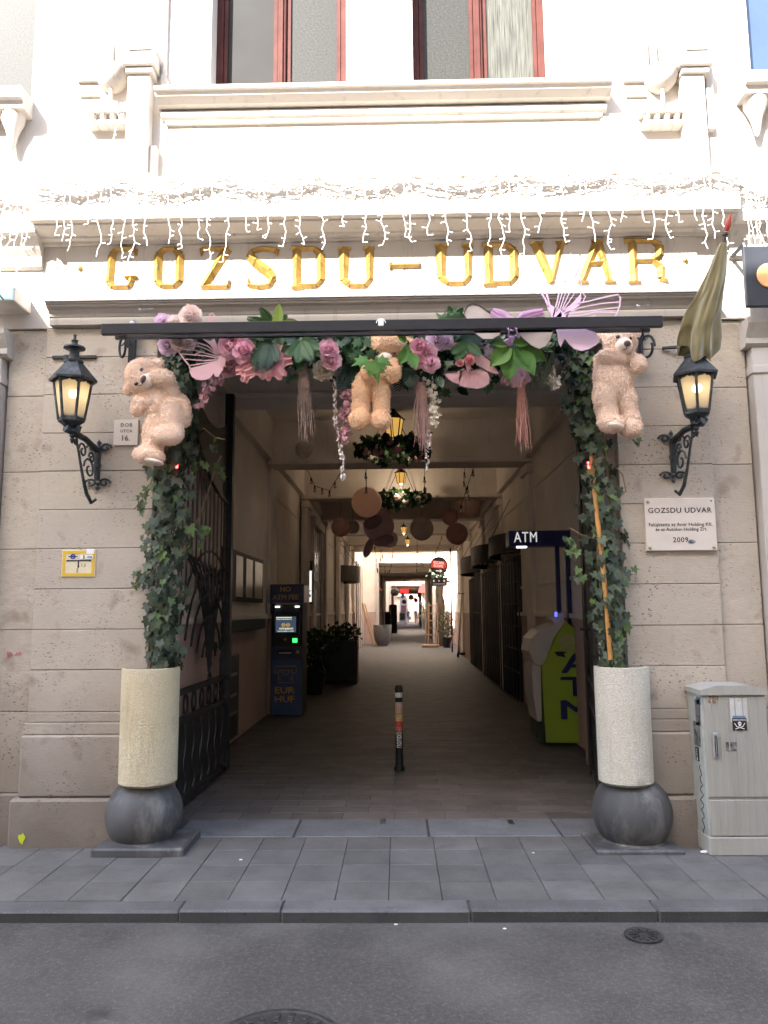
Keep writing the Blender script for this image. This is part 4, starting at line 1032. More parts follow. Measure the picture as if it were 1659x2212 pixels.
# ------------------------------------------------------------------ utility cabinet
CAB = Mt('cabinet_grey', (.36, .345, .30), .6, 0, .05, 3, .08, 60, grime=((.26, .225, .18), 1.0, .55, .9), stretch=(14, 14, 1.1))
CAB2 = Mt('cabinet_side', (.36, .37, .33), .6, 0, .12, 5, grime=((.22, .25, .23), 6, .5, .8))
cx0, cx1 = A(1527, 1700, -.27).x, A(1668, 1700, -.27).x
yf, yb = -.27, .0
zt = A(1590, 1497, yf).z; zd = A(1600, 1727, yf).z; zk = A(1600, 1808, yf).z
t = thing('utility_cabinet', 'beige grey street distribution cabinet covered in stickers beside the ball planter', 'cabinet', ((cx0 + cx1) / 2, (yf + yb) / 2, 0))
b = MB(); b.box(cx0, cx1, yf + .012, yb, .002, zt, .008); part(b, 'body', CAB2, t)
b = MB(); b.prism([(cx0 - .012, zt - .012), (cx1 + .012, zt - .012), (cx1 + .012, zt + .022), (cx1 - .1, zt + .05), (cx0 + .1, zt + .05), (cx0 - .012, zt + .022)], yf - .014, yb - .0); part(b, 'lid', CAB, t)
nr = 8
b = MB(); b.box(cx0 + .012, cx1 - .004, yf - .0, yf + .02, zd + .014, zt - .022, .003)
for k in range(1, nr): xx = cx0 + .012 + (cx1 - cx0 - .02) * k / nr; b.tube([(xx, yf - .0, zd + .02), (xx, yf - .0, zt - .03)], .006, 4)
part(b, 'door', CAB, t)
b = MB(); b.box(cx0 + .012, cx1 - .004, yf, yf + .02, zk + .006, zd - .004, .003)
for k in range(1, nr): xx = cx0 + .012 + (cx1 - cx0 - .02) * k / nr; b.tube([(xx, yf, zk + .01), (xx, yf, zd - .008)], .006, 4)
part(b, 'lower_panel', CAB, t, True)
b = MB(); b.box(cx0 - .004, cx1 + .004, yf - .004, yb, 0, zk - .002, .006); part(b, 'foot', CAB, t)
hx, hz0, hz1 = A(1544, 1600, yf).x, A(1544, 1636, yf).z, A(1544, 1582, yf).z
b = MB(); b.box(hx - .016, hx + .016, yf - .02, yf, hz0, hz1, .004); hd = part(b, 'handle', Mt('grey_zinc', (.42, .42, .42), .4, .5), t)
b = MB(); b.tube([(hx - .006, yf - .021, hz0 + .01), (hx - .006, yf - .021, hz1 - .03), (hx, yf - .021, hz1 - .018), (hx + .006, yf - .021, hz1 - .03), (hx + .006, yf - .021, hz0 + .01)], .003, 4); part(b, 'lever', IRON, hd)
def sticker(u0, u1, v0, v1, mat, name='sticker', rot=0, dy=0):
    p0, p1 = A(u0, v1, yf - .004), A(u1, v0, yf - .004); c = (p0 + p1) / 2; w_, h_ = (p1.x - p0.x) / 2, (p1.z - p0.z) / 2
    b = MB(); M_ = Matrix.Rotation(rot, 3, 'Y')
    b.poly([c + M_ @ Vector((sx * w_ , -dy, sz * h_)) for sx, sz in ((-1, -1), (1, -1), (1, 1), (-1, 1))], .001); part(b, name, mat, t); return c
sticker(1579, 1613, 1508, 1560, Mt('paper_remnant', (.55, .53, .50), .7, 0, .15, 12, grime=((.4, .36, .3), 20, .55, .7)))
sticker(1583, 1610, 1546, 1556, Mt('blue_paper', (.14, .24, .33), .6), dy=.001)
sk_c = sticker(1583, 1612, 1551, 1578, Mt('sticker_black', (.018, .018, .02), .5), dy=.002)
b = MB(); y = yf - .0075; c = sk_c
write(b, 'FERENCVÁROS', (c.x, y, c.z + .030), X, Z, width=.082, height=.014, bold=.02)
b.poly([Vector((c.x + .012 * math.cos(a), y, c.z + .006 + .012 * math.sin(a))) for a in [j * .5236 for j in range(12)]], .001); b.box(c.x - .007, c.x + .007, y, y + .001, c.z - .011, c.z - .004)
for q in (-1, 1): b.strip([Vector((c.x + q * .035, y, c.z + .008)), Vector((c.x + q * .02, y, c.z - .014)), Vector((c.x - q * .03, y, c.z - .03))], .005, .001)
part(b, 'skull_print', WHITE, t)
b = MB()
for q in (-1, 1): b.poly([Vector((c.x + q * .005 + .003 * math.cos(a), y - .001, c.z + .006 + .003 * math.sin(a))) for a in [j for j in range(6)]], .001)
part(b, 'skull_eyes', TXT, t)
sticker(1569, 1592, 1603, 1622, Mt('photo_sticker', (.16, .15, .14), .5, 0, .9, 45)); sticker(1532, 1546, 1501, 1519, Mt('brown_sticker', (.22, .15, .10), .5, 0, .9, 55), rot=.25); sticker(1548, 1552, 1503, 1512, Mt('brown_sticker', (.2, .15, .11), .5, 0, .8, 55), rot=-.3)
SB = Mt('black_white_sticker', (.10, .10, .10), .5, 0, 1.0, 26); SD = Mt('blue_sticker', (.05, .08, .16), .5)
xs = cx0 - .0015
def side(ya, yb_, za, zb, mat): b = MB(); b.box(xs - .001, xs + .001, ya, yb_, za, zb); part(b, 'sticker', mat, t)
side(yf + .04, yf + .12, zt - .22, zt - .05, SB); side(yf + .06, yf + .17, zt - .36, zt - .20, SB); side(yf + .10, yf + .16, zt - .46, zt - .37, TXT); side(yf + .02, yf + .09, zt - .08, zt - .03, SD)
b = MB()
b.tube([(xs, yf + .09 + .025 * math.sin(q * 1.9) + .01 * math.sin(q * 4.1), zt - .48 - .021 * q) for q in range(22)], .0028, 4); part(b, 'pen_tag', TXT, t)
b = MB(); write(b, 'BASSTA', (xs - .002, yf + .13, zt - .415), (0, 0, 1), (0, 1, 0), width=.075, bold=.02); part(b, 'sticker_text', WHITE, t)

# ------------------------------------------------------------------ road covers
t = thing('valve_cover', 'small round cast iron valve cover in the asphalt near the kerb', 'cover', tuple(G(1390, 2021, ROADZ + .008)))
q = t.location; ZR = ROADZ + .0125
b = MB(); b.lathe([(0, -.03), (.095, -.03), (.095, .006), (.082, .007), (.08, .003), (0, .003)], 28, q); part(b, 'rim', IRONC := Mt('cast_iron', (.055, .052, .05), .55, .4, .3, 30, .3, 90), t)
for k in range(12):
    a = k * math.pi / 6; b = MB(); b.tube([q + Vector((.03 * math.cos(a), .03 * math.sin(a), .005)), q + Vector((.072 * math.cos(a), .072 * math.sin(a), .005))], .006, 4); part(b, 'rib', IRONC, t)
q = G(618, 2187, ROADZ + .012)
t = thing('manhole_cover', 'round cast iron manhole cover with raised star blocks in the road', 'manhole cover', (q.x, q.y - .25, ROADZ + .012)); q = t.location
b = MB(); b.lathe([(0, -.05), (.262, -.05), (.262, .010), (.24, .012), (.235, .006), (0, .004)], 40, q); part(b, 'rim', IRONC, t)
for rr, n in ((.212, 22), (.176, 18)):
    for k in range(n):
        a = k * 2 * math.pi / n; b = MB(); b.box(-.018, .018, -.012, .012, 0, .008, .003); b.tx(Matrix.Translation(q + Vector((rr * math.cos(a), rr * math.sin(a), .004))) @ Matrix.Rotation(a, 4, 'Z')); part(b, 'tread_block', IRONC, t)
for k in range(6):
    a = k * math.pi / 3 + .3; b = MB(); b.add([q + Vector((r_ * math.cos(a + da), r_ * math.sin(a + da), .012)) for r_, da in ((.02, 0), (.10, -.35), (.145, 0), (.10, .35))], [(0, 1, 2, 3)]); part(b, 'star_block', Mt('pale_concrete', (.22, .20, .18), .8) if k == 0 else bpy.data.materials['pale_concrete'], t)
for k, (u, v, r) in enumerate(((520, 1858, .008), (1523, 1843, .02), (855, 1998, .007), (1090, 2007, .007), (1152, 1843, .006))):
    b = MB(); q = G(u, v, 0 if v < 1970 else ROADZ); b.sph(q + Vector((0, 0, r * .4)), (r * 1.6, r, r * .5), 7, 5)
    single(b, 'litter_scrap', WHITE, None, None, None, False, 'stuff')

# ------------------------------------------------------------------ steel canopy frame
YF, YBk = -.70, -.06
fl, fr_ = A(217, 727, YF), A(1433, 700, YF)
zc = (fl.z + fr_.z) / 2
zk2 = A(830, 692, YBk).z
t = thing('canopy_frame', 'black steel canopy frame over the gateway carrying the flower garland', 'canopy', ((fl.x + fr_.x) / 2, -.05, zc))
b = MB(); b.box(fl.x, fr_.x, YF, YF + .035, zc, zc + .075, .004); part(b, 'front_rail', STEEL, t)
b = MB(); b.box(fl.x + .01, fr_.x - .01, YF + .22, YF + .25, zc + .05, zc + .08, .003); part(b, 'inner_rail', STEEL, t)
b = MB(); b.box(fl.x + .12, fr_.x - .12, YBk, YBk + .04, zk2 - .09, zk2, .003); part(b, 'back_rail', STEEL, t)
for x in (fl.x, fr_.x - .03): b = MB(); b.tube([(x + .015, YF + .036, zc + .05), (x + (.13 if x < 0 else -.1), YBk, zk2 - .04)], .022, 4); part(b, 'side_rail', STEEL, t)
for s, u in ((-1, 284), (1, 1383)):
    xb = A(u, 760, -.06).x; b = MB()
    zl = A(u, 738, -.06).z; b.box(xb - .025, xb + .025, -.065, -.025, zl - .22, zk2, .004); part(b, 'bracket_leg', STEEL, t)
    b = MB(); o = Vector((xb - .05 if s < 0 else xb + .04, -.10, zl - .06)); b.tube([o + Vector((.045 * math.cos(a) * (1 - i / 40), -.03 * math.cos(a), .10 * math.sin(a) * (1 - i / 40))) for i, a in enumerate([j * .42 for j in range(17)])], .010, 6); part(b, 'scroll', STEEL, t, True)
    b = MB(); o = Vector((fl.x + .14 if s < 0 else fr_.x - .13, YF + .05, zc)); b.tube([o + Vector((0, 0, .02)), o + Vector((.01, 0, -.03)), o + Vector((.025, 0, -.075)), o + Vector((.045, 0, -.05))], .006, 5); b.tube([o + Vector((.01, 0, -.03)), o + Vector((-.01, 0, -.06)), o + Vector((-.03, 0, -.06))], .005, 5); part(b, 'hook', STEEL, t, True)
    b = MB(); q = A(287 if s < 0 else 1388, 698, -.09); b.sph(q, .022, 10, 7); part(b, 'spot_lamp', Mt('chrome', (.6, .6, .62), .2, .8), t, True)
for u in (445, 612, 680, 905, 962, 1022, 1078):
    b = MB(); q = A(u, 698 - (u - 600) * .01, YF + .23); b.tube([(q.x, q.y, zc + .07), (q.x + .004, q.y, zc + .15)], .005, 5); part(b, 'cable_tie', WHITECABLE, t)
b = MB(); q = A(823, 712, YF); b.box(q.x - .018, q.x + .018, YF - .004, YF, zc + .03, zc + .08, .002); b.tube([q + Vector((.03 * math.cos(a) , .0, .045 + .03 * math.sin(a))) for a in [j * .35 for j in range(10)]], .004, 4); part(b, 'cable_tie', WHITECABLE, t)

# ------------------------------------------------------------------ icicle light curtains
def curtain(label, x0, x1, us, y, zf, seed):
    RR = random.Random(seed)
    t = thing('icicle_lights', label, 'string lights', ((x0 + x1) / 2, y, zf), 'white icicle light curtains on the cornice')
    nb = max(1, int((x1 - x0) / .45))
    for k in range(11):                                  # loosely gathered feed cables
        b = MB(); pts = []; ph = RR.uniform(0, 6); sag = RR.uniform(.01, .13)
        n = int((x1 - x0) / .035) + 2
        for i in range(n):
            x = x0 + (x1 - x0) * i / (n - 1)
            s_ = abs(math.sin((x - x0) * math.pi / .72 + (k % 3) * .5))
            pts.append((x, y - RR.uniform(.0, .03), zf + .012 - sag * s_ + RR.uniform(-.014, .014)))
        b.tube(pts, .0048, 4); part(b, 'feed_cable', WHITECABLE, t)
    b = MB()
    for i in range(int((x1 - x0) * 110)):               # bulbs and loose ends tangled in the bundle
        x = RR.uniform(x0, x1); z = zf + .02 - RR.uniform(0, .14) * abs(math.sin((x - x0) * math.pi / .72)); q = Vector((x, y - RR.uniform(.0, .035), z))
        b.tube([q, q + Vector((RR.uniform(-.05, .05), RR.uniform(-.02, .0), RR.uniform(-.03, .02)))], [.004, .005], 4)
    part(b, 'tangled_bulbs', WHITECABLE, t, kind='stuff')
    for u in us:
        xx = A(u, 480, y).x
        if not (x0 - .02 < xx < x1 + .02): continue
        ln = RR.choice((.38, .46, .52, .58, .66)) + RR.uniform(-.05, .05)
        b = MB(); z = zf - .02; x = xx; pts = [Vector((x, y - .012, zf + .01))]
        while z > zf - ln:
            z -= RR.uniform(.035, .06); x = xx + (x - xx) * .6 + RR.uniform(-.018, .018)
            pts.append(Vector((x, y - .014 + RR.uniform(-.008, .008), z)))
            if RR.random() < .7:
                q = pts[-1]; sg = RR.choice((-1, 1)); e = q + Vector((sg * RR.uniform(.02, .04), RR.uniform(-.012, .005), RR.uniform(-.02, .012)))
                b.tube([q, q.lerp(e, .55), e], [.002, .0028, .0046], 5)
        b.tube(pts, .0025, 5)
        part(b, 'light_strand', WHITECABLE, t)
us = []
u = 120
while u < 1575: us.append(u); u += R.choice((17, 22, 28, 34, 40, 46))
curtain('white icicle light curtain draped along the main cornice above the gilded lettering', cx0_ := A(70, 400, -.27).x, A(1592, 380, -.27).x, us, -.29, 4.755, 3)
curtain('white icicle lights on the lower string course beside the blue shop sign', -3.6, A(62, 430, -.19).x, [8, 18, 36, 50, 57], -.20, 4.69, 4)
curtain('white icicle lights on the lower string course above the black shop board', A(1606, 420, -.19).x, 3.3, [1612, 1622, 1634, 1642, 1652], -.20, 4.69, 5)
for k, (u, pts) in enumerate(((240, [(243, 345), (246, 300), (255, 262), (250, 220)]), (262, [(262, 60), (264, 0)]))):
    b = MB(); q = [A(uu + R.uniform(-2, 2), vv, -.13 if k == 0 else -.12) for uu, vv in pts]
    pp = []
    for i in range(len(q) - 1): pp += [q[i].lerp(q[i + 1], f / 4) + Vector((R.uniform(-.012, .012), 0, 0)) for f in range(4)]
    pp.append(q[-1]); b.tube(pp, .004, 4)
    for p in pp[1::2]: b.tube([p, p + Vector((R.uniform(-.03, .03), -.01, -.01))], .004, 4)
    single(b, 'light_strand', WHITECABLE, ('white light strand hanging below the ornament shelf on the facade', 'white light strand hanging above the carved console')[k], 'string lights')
for u, v, lab in ((315, 668, 'loop of silver chain fixed to the ledge moulding above the spot lamp'), (1390, 660, 'loop of silver chain on the ledge near the lilac butterfly')):
    b = MB(); q = A(u, v, -.13); b.tube([q + Vector((-.05, 0, .004)), q + Vector((-.03, -.015, -.012)), q + Vector((.02, -.01, .0)), q + Vector((.05, .02, .012)), q + Vector((.0, -.01, -.004))], .007, 4); single(b, 'chain', Mt('chain_steel', (.35, .35, .34), .4, .7), lab, 'chain')
# ================================================================== TEDDY BEARS
def furmat(n_, c_): return leafmat(n_, sc3(c_, .95), sc3(c_, 1.05), .95, .15, .05)
FUR = furmat('bear_fur', (.95, .80, .67))
FUR2 = furmat('honey_fur', (.95, .74, .52))
MUZ = Mt('bear_muzzle', (.76, .63, .50), .9, 0, .08, 40, .3, 150, sheen=.3, spec=.1)
NOSE = Mt('bear_nose', (.12, .065, .05), .5); EYE = Mt('bear_eye', (.02, .012, .01), .08, spec=.8)
def bear(label, Y, body, muzzle, nose, eyes, pads, fur, seed, ntuft=15000):
    s = (Y + 5.55) / FPX
    def ell(b, u, v, dY, ru, rv, ry, ang=0, k=1.0, nu=20, nv=14):
        b.sph(A(u, v, Y + dY * s), (ru * s * k, ry * s * k, rv * s * k), nu, nv, Matrix.Rotation(math.radians(ang), 3, 'Y'))
    b = MB()
    for e in body: ell(b, *e)
    tmp = bpy.data.objects.new('tmp', b.mesh('tmp', FUR)); COL.objects.link(tmp)
    md = tmp.modifiers.new('r', 'REMESH'); md.mode = 'VOXEL'; md.voxel_size = .011
    sm = tmp.modifiers.new('s', 'SMOOTH'); sm.iterations = 4; sm.factor = .5
    dg = bpy.context.evaluated_depsgraph_get()
    me = bpy.data.meshes.new_from_object(tmp.evaluated_get(dg))
    bpy.data.objects.remove(tmp)
    xs = [v.co for v in me.vertices]
    c = Vector((sum(p.x for p in xs) / len(xs), Y, min(p.z for p in xs)))
    t = thing('teddy_bear', label, 'teddy bear', c, 'plush bears hung on the gateway')
    RR = random.Random(seed)
    from mathutils import noise as mn
    for v in me.vertices:
        v.co += v.normal * (.006 * mn.noise(v.co * 22) + .004 * mn.noise(v.co * 60))
    polys = [(p.center.copy(), p.normal.copy()) for p in me.polygons if p.normal.y < .35]
    for v in me.vertices: v.co -= c
    me.name = 'body'; me.materials.clear(); me.materials.append(fur)
    me.polygons.foreach_set('use_smooth', [True] * len(me.polygons))
    o = bpy.data.objects.new('body', me); COL.objects.link(o); o.parent = t
    f = MB(); vs = []; fs = []
    for k in range(ntuft):
        p, n = RR.choice(polys)
        g_ = Vector((RR.uniform(-.8, .8), RR.uniform(-.3, .1), RR.uniform(-1.2, .5))); g_ = g_ - n * g_.dot(n)
        d = (g_.normalized() + n * RR.uniform(.15, .5)).normalized()
        sd = d.cross(n).normalized() * RR.uniform(.0018, .0036)
        p = p + Vector((RR.uniform(-.007, .007), 0, RR.uniform(-.007, .007))) - n * .0015
        i = len(vs); L_ = RR.uniform(.012, .024); vs += [p + sd * .5, p - sd * .5, p + d * L_ * .5 - sd + n * .003, p + d * L_ * .5 + sd + n * .003, p + d * L_]; fs.append((i, i + 1, i + 2, i + 4, i + 3))
    fm_ = bpy.data.meshes.new('fur'); fm_.from_pydata([tuple(v - c) for v in vs], [], fs); fm_.materials.append(fur)
    o = bpy.data.objects.new('fur', fm_); COL.objects.link(o); o.parent = t; o['kind'] = 'stuff'
    if muzzle: b = MB(); ell(b, *muzzle); part(b, 'muzzle', MUZ, t, 'all')
    if nose: b = MB(); ell(b, *nose); part(b, 'nose', NOSE, t, 'all')
    if nose and muzzle:
        b = MB(); q = [A(nose[0] + dx, nose[1] + dz, Y + (muzzle[2] - muzzle[5] * .92) * s) for dx, dz in ((-1, 8), (-2, 12), (-6, 14), (-9, 13))]; b.tube(q, .0035, 5); part(b, 'mouth', NOSE, t)
    for e in eyes: b = MB(); ell(b, *e); part(b, 'eye', EYE, t, 'all')
    for e in pads: b = MB(); ell(b, *e); part(b, 'foot_pad', MUZ, t, 'all')
    return t
bear('peach plush bear with tilted head and raised paw hung beside the street number plaque', -.22,
     [(310, 816, -6, 39, 43, 34, -25), (279, 842, 4, 12, 14, 9, 0), (342, 786, 6, 14, 13, 9, 0), (345, 866, 0, 32, 50, 30, -12), (330, 846, 0, 26, 26, 26, 0), (350, 816, -32, 29, 19, 18, 12), (368, 838, -14, 17, 24, 17, -25), (301, 876, -14, 16, 25, 16, 20),
      (396, 886, 0, 16, 38, 18, -12), (372, 905, -14, 26, 52, 24, 0), (374, 935, -22, 22, 22, 22, 0), (360, 941, -30, 35, 20, 22, 6), (334, 930, -4, 25, 52, 22, 6), (330, 965, -8, 23, 25, 22, 0), (322, 984, -20, 34, 20, 26, 10)],
     (317, 823, -36, 15, 16, 14, 0), (309, 819, -50, 6, 9, 5, 20), [(306, 799, -38, 4.5, 4.5, 4, 0), (294, 829, -35, 4.5, 4.5, 4, 0)], [(331, 997, -24, 23, 8, 22, 12)], FUR, 1)
bear('honey coloured plush bear sitting in the middle of the garland with dangling legs', -.30,
     [(839, 745, 0, 43, 33, 34, 0), (883, 742, 6, 10, 14, 8, 0), (797, 742, 6, 9, 12, 8, 0), (821, 800, 6, 39, 36, 30, 0), (804, 806, -20, 25, 20, 20, 10), (848, 800, -18, 20, 27, 20, 0), (781, 850, 0, 20, 50, 20, 4), (823, 850, 0, 19, 50, 20, 0), (779, 880, 0, 19, 30, 19, 3), (824, 880, 0, 18, 30, 19, 0), (778, 906, -14, 23, 22, 26, 0), (822, 908, -14, 21, 22, 26, 0)],
     (832, 775, -22, 17, 14, 15, 0), (836, 784, -34, 7, 5, 5, 0), [(815, 762, -29, 3.5, 3, 3, 0), (852, 763, -29, 3.5, 3, 3, 0)], [], FUR2, 2)
bear('peach plush bear with embroidered smile hung under the canopy corner near the green flag', -.24,
     [(1339, 738, -4, 37, 34, 33, 0), (1293, 722, 4, 12, 13, 8, 0), (1374, 722, 8, 9, 11, 8, 0), (1322, 820, 0, 41, 58, 36, -8), (1330, 780, 0, 30, 30, 28, 0), (1322, 772, -26, 33, 17, 18, 8), (1300, 785, -10, 18, 22, 16, 0), (1377, 787, -24, 19, 20, 18, 0), (1362, 777, -12, 18, 16, 16, 0), (1306, 866, -8, 24, 50, 26, -8), (1313, 900, -12, 22, 28, 24, 0), (1320, 915, -26, 29, 19, 26, 8), (1353, 868, -2, 21, 54, 25, -4), (1361, 905, -6, 20, 28, 23, 0), (1364, 926, -16, 22, 19, 26, -15)],
     (1348, 747, -30, 19, 18, 16, 0), (1355, 742, -45, 7.5, 7, 5, 0), [(1335, 728, -34, 4.8, 4.8, 4, 0), (1361, 731, -32, 4.2, 4.5, 4, 0)], [(1326, 919, -38, 21, 10, 16, 12)], FUR, 3)

# ================================================================== GARLAND
def petalm(name, a, c, tr=.3, rough=.7): return leafmat(name, a, c, rough, tr, .2)
P_PINK = petalm('pink_petal', (.84, .46, .56), (.94, .70, .75)); P_PALE = petalm('pale_petal', (.86, .70, .64), (.92, .84, .78)); P_LIL = petalm('lilac_petal', (.80, .62, .73), (.88, .76, .82))
P_CORAL = petalm('coral_petal', (.74, .32, .32), (.80, .44, .42)); P_ROSE = petalm('faded_rose_petal', (.58, .30, .34), (.68, .40, .42)); P_CRM = petalm('cream_petal', (.72, .64, .50), (.84, .76, .64))
G_DK = leafmat('dark_leaf', (.010, .026, .010), (.026, .056, .022)); G_MD = leafmat('mid_leaf', (.025, .065, .018), (.055, .12, .035)); G_LT = leafmat('bright_leaf', (.06, .17, .022), (.14, .28, .06)); G_YL = leafmat('lime_leaf', (.16, .25, .03), (.28, .36, .07))
def peony(u, v, Y, rpx, mat, label, n=70, group='silk blooms in the garland', name='silk_peony', cat='flower'):
    s = (Y + 5.55) / FPX; r = rpx * s; c = A(u, v, Y)
    t = thing(name, label, cat, c, group)
    RR = random.Random(int(u * 7 + v))
    def head(o, r):
        b = MB()
        for k in range(n):
            f = (k + .5) / n
            ph = math.acos(1 - f * 1.25) ; th = k * 2.39996
            d = Vector((math.sin(ph) * math.cos(th), -math.cos(ph), math.sin(ph) * math.sin(th)))
            tn = Vector((-math.sin(th), 0, math.cos(th))); up = d.cross(tn).normalized()
            if up.y > 0: up = -up
            L = r * RR.uniform(.42, .62); wd = r * RR.uniform(.32, .46)
            base = o + d * r * .45; out = (d * .8 + up * RR.uniform(.2, .6)).normalized()
            vs = []
            for j in range(3):
                for i in range(4):
                    a = (i / 3 - .5) * 2; q = j / 2
                    wv = (.45 + .55 * q) * wd * (1 - .25 * (q == 1) * abs(a) ** 2)
                    p = base + out * (L * q * (1 - .12 * a * a)) + tn * (a * wv * .5 * 2) + d * (-.25 * r * .5 * a * a) + Vector((RR.uniform(-1, 1), RR.uniform(-1, 1), RR.uniform(-1, 1))) * (r * .06 * q)
                    vs.append(p)
            b.add(vs, [(j * 4 + i, j * 4 + i + 1, j * 4 + i + 5, j * 4 + i + 4) for j in range(2) for i in range(3)])
        return b
    return t, c, r, head
def bloom(u, v, Y, rpx, mat, label, heads=None, n=64, name='silk_peony'):
    t, c, r, head = peony(u, v, Y, rpx * 1.15, mat, label, n, name=name)
    for (dx, dz, k) in (heads or [(0, 0, 1)]):
        b = head(c + Vector((dx * r, R.uniform(-.02, .02), dz * r)), r * k)
        me = bpy.data.meshes.new('bloom'); me.from_pydata([tuple(Vector(p) - c) for p in b.v], [], b.f); me.materials.append(mat)
        me.polygons.foreach_set('use_smooth', [True] * len(me.polygons))
        o = bpy.data.objects.new('bloom', me); COL.objects.link(o); o.parent = t
    b = MB(); b.tube([c + Vector((0, .02, 0)), c + Vector((.01, .12, .03)), c + Vector((.02, .24, .08))], .006, 5); part(b, 'stem', G_DK, t)
    return t
bloom(356, 702, -.42, 26, P_LIL, 'lilac tulle bloom at the garland end, sticking up over the canopy rail', [(0, 0, 1), (.5, -.2, .8)], 44)
bloom(363, 748, -.34, 22, P_LIL, 'lilac tulle bloom drooping below the canopy rail above the ivy', [(0, 0, 1)], 40)
bloom(398, 700, -.44, 27, P_PALE, 'pale blush peonies piled above the canopy rail next to the lilac tulle', [(-.55, -.1, .9), (.55, .45, .95), (.25, -.35, .8)])
bloom(388, 742, -.36, 20, P_PALE, 'pale blush peony peeping below the rail behind the pink butterfly', [(0, 0, 1), (.9, -.1, .7)])
bloom(503, 752, -.38, 29, P_PINK, 'bright pink peony pair close to the pink cut-out butterfly', [(-.1, .1, 1), (.85, -.35, .95)])
bloom(497, 795, -.30, 24, P_ROSE, 'faded mauve bloom hanging under the bright pink peony pair', [(0, 0, 1)], 40)
bloom(712, 768, -.38, 25, P_PINK, 'small lilac pink peony above the cream chrysanthemum', [(-.1, .3, .95), (.15, -.5, .9)])
bloom(698, 800, -.34, 23, P_CRM, 'cream chrysanthemum under the small lilac pink peony', [(0, 0, 1)], 90, 'silk_chrysanthemum')
bloom(915, 765, -.38, 26, P_PINK, 'cluster of four pink peonies to one side of the sitting honey bear', [(-.35, .45, .75), (.35, .1, .75), (-.45, -.5, .75), (.5, -.7, .78)])
bloom(943, 737, -.34, 24, P_LIL, 'greyish lilac rose tucked above the cluster of four pink peonies', [(0, 0, 1), (.8, -.2, .7)], 34, 'silk_rose')
def big_flower(u, v, Y, petals, mat, label, center=True, name='silk_flower'):
    s = (Y + 5.55) / FPX; c = A(u, v, Y); t = thing(name, label, 'flower', c, 'silk blooms in the garland')
    for (a, L, wd, dy) in petals:
        a = math.radians(a); d = Vector((math.cos(a), dy, math.sin(a))).normalized(); tn = Vector((-math.sin(a), 0, math.cos(a)))
        n_ = d.cross(tn)
        b = MB()
        b.grid(lambda i, j: c + d * (L * s * j) + tn * ((i - .5) * 2 * wd * s * math.sin(min(1, j * 1.15 + .12) * math.pi * .86) ** .8) + n_ * (.02 * math.sin(j * 3) + .012 * math.cos(i * 12) * j) * 1.0, 8, 8)
        part(b, 'petal', mat, t, 'all')
    if center:
        b = MB()
        for k in range(14):
            a = k * 2.4; q = c + Vector((.02 * math.cos(a), -.03, .02 * math.sin(a))); e = c + Vector((.045 * math.cos(a), -.07, .04 * math.sin(a)))
            b.tube([q, e], .003, 4); b.sph(e, .006, 6, 4)
        part(b, 'stamens', Mt('stamen_brown', (.12, .04, .03), .7) if 'stamen_brown' not in bpy.data.materials else bpy.data.materials['stamen_brown'], t, kind='stuff')
    return t
big_flower(586, 788, -.40, [(70, 48, 24, -.2), (150, 52, 24, -.3), (200, 62, 24, -.25), (255, 46, 27, -.45), (310, 52, 26, -.45), (10, 50, 24, -.2)], P_CORAL, 'huge faded coral hibiscus with dark stamens behind the fern fronds')
big_flower(540, 800, -.36, [(190, 32, 20, -.3), (250, 34, 18, -.3), (130, 26, 16, -.2)], P_CORAL, 'coral petal bunch hanging between pink butterfly and huge hibiscus', False)
big_flower(1112, 795, -.30, [(235, 48, 22, -.2), (270, 52, 22, -.3), (305, 46, 22, -.2), (200, 30, 18, -.2)], P_ROSE, 'dusky pink silk flower hanging behind the lime leaves', False)
big_flower(1046, 752, -.30, [(70, 26, 18, -.2), (140, 24, 14, -.2), (10, 30, 18, -.3), (300, 36, 17, -.35), (340, 34, 17, -.2)], P_LIL, 'muted purple petals above the pink veined butterfly', False)
# ferns
def fern(u, v, Y, fronds, mat, label):
    c = A(u, v, Y); t = thing('fern_spray', label, 'fern', c, 'fern sprays in the garland'); s = (Y + 5.55) / FPX
    for (a, L, cur) in fronds:
        a = math.radians(a); pts = []; p = c.copy(); d = Vector((math.cos(a), R.uniform(-.35, .0), math.sin(a))).normalized(); n = 16
        for k in range(n + 1):
            pts.append(p.copy()); p = p + d * (L * s / n); d = (d + Vector((0, -.01, -cur))).normalized()
        b = MB(); b.tube(pts, [.004 * (1 - k / n * .8) for k in range(n + 1)], 4)
        for k in range(1, n):
            tg = (pts[k + 1] - pts[k]).normalized(); sd = tg.cross(Vector((0, 1, .15))).normalized(); ll = L * s * .23 * math.sin(min(1, (n - k) / n * 1.25 + .05) * math.pi * .55) + .006
            for q in (-1, 1):
                e = pts[k] + sd * (q * ll) + tg * (ll * .45) + Vector((0, -.004, -.012 * q * q)); w_ = tg * (ll * .11 + .003)
                b.add([pts[k] - w_ * .7, pts[k] + w_ * .7, pts[k].lerp(e, .5) + w_ * 1.3, e, pts[k].lerp(e, .5) - w_ * 1.0], [(0, 1, 2, 3, 4)])
        part(b, 'frond', mat, t)
    return t
fern(592, 712, -.42, [(150, 66, .02), (115, 58, .03), (35, 60, .05), (160, 44, .04), (60, 46, .05), (12, 58, .03)], G_MD, 'fern fan standing above the canopy rail over the coral hibiscus')
fern(598, 705, -.46, [(84, 52, 0), (20, 44, .01)], G_YL, 'two fresh yellow green fern fronds upright above the canopy rail')
fern(585, 738, -.44, [(240, 84, .02), (262, 92, .0), (225, 70, .02), (205, 58, .05), (290, 60, .0)], G_DK, 'dark fern fronds drooping over the coral hibiscus')
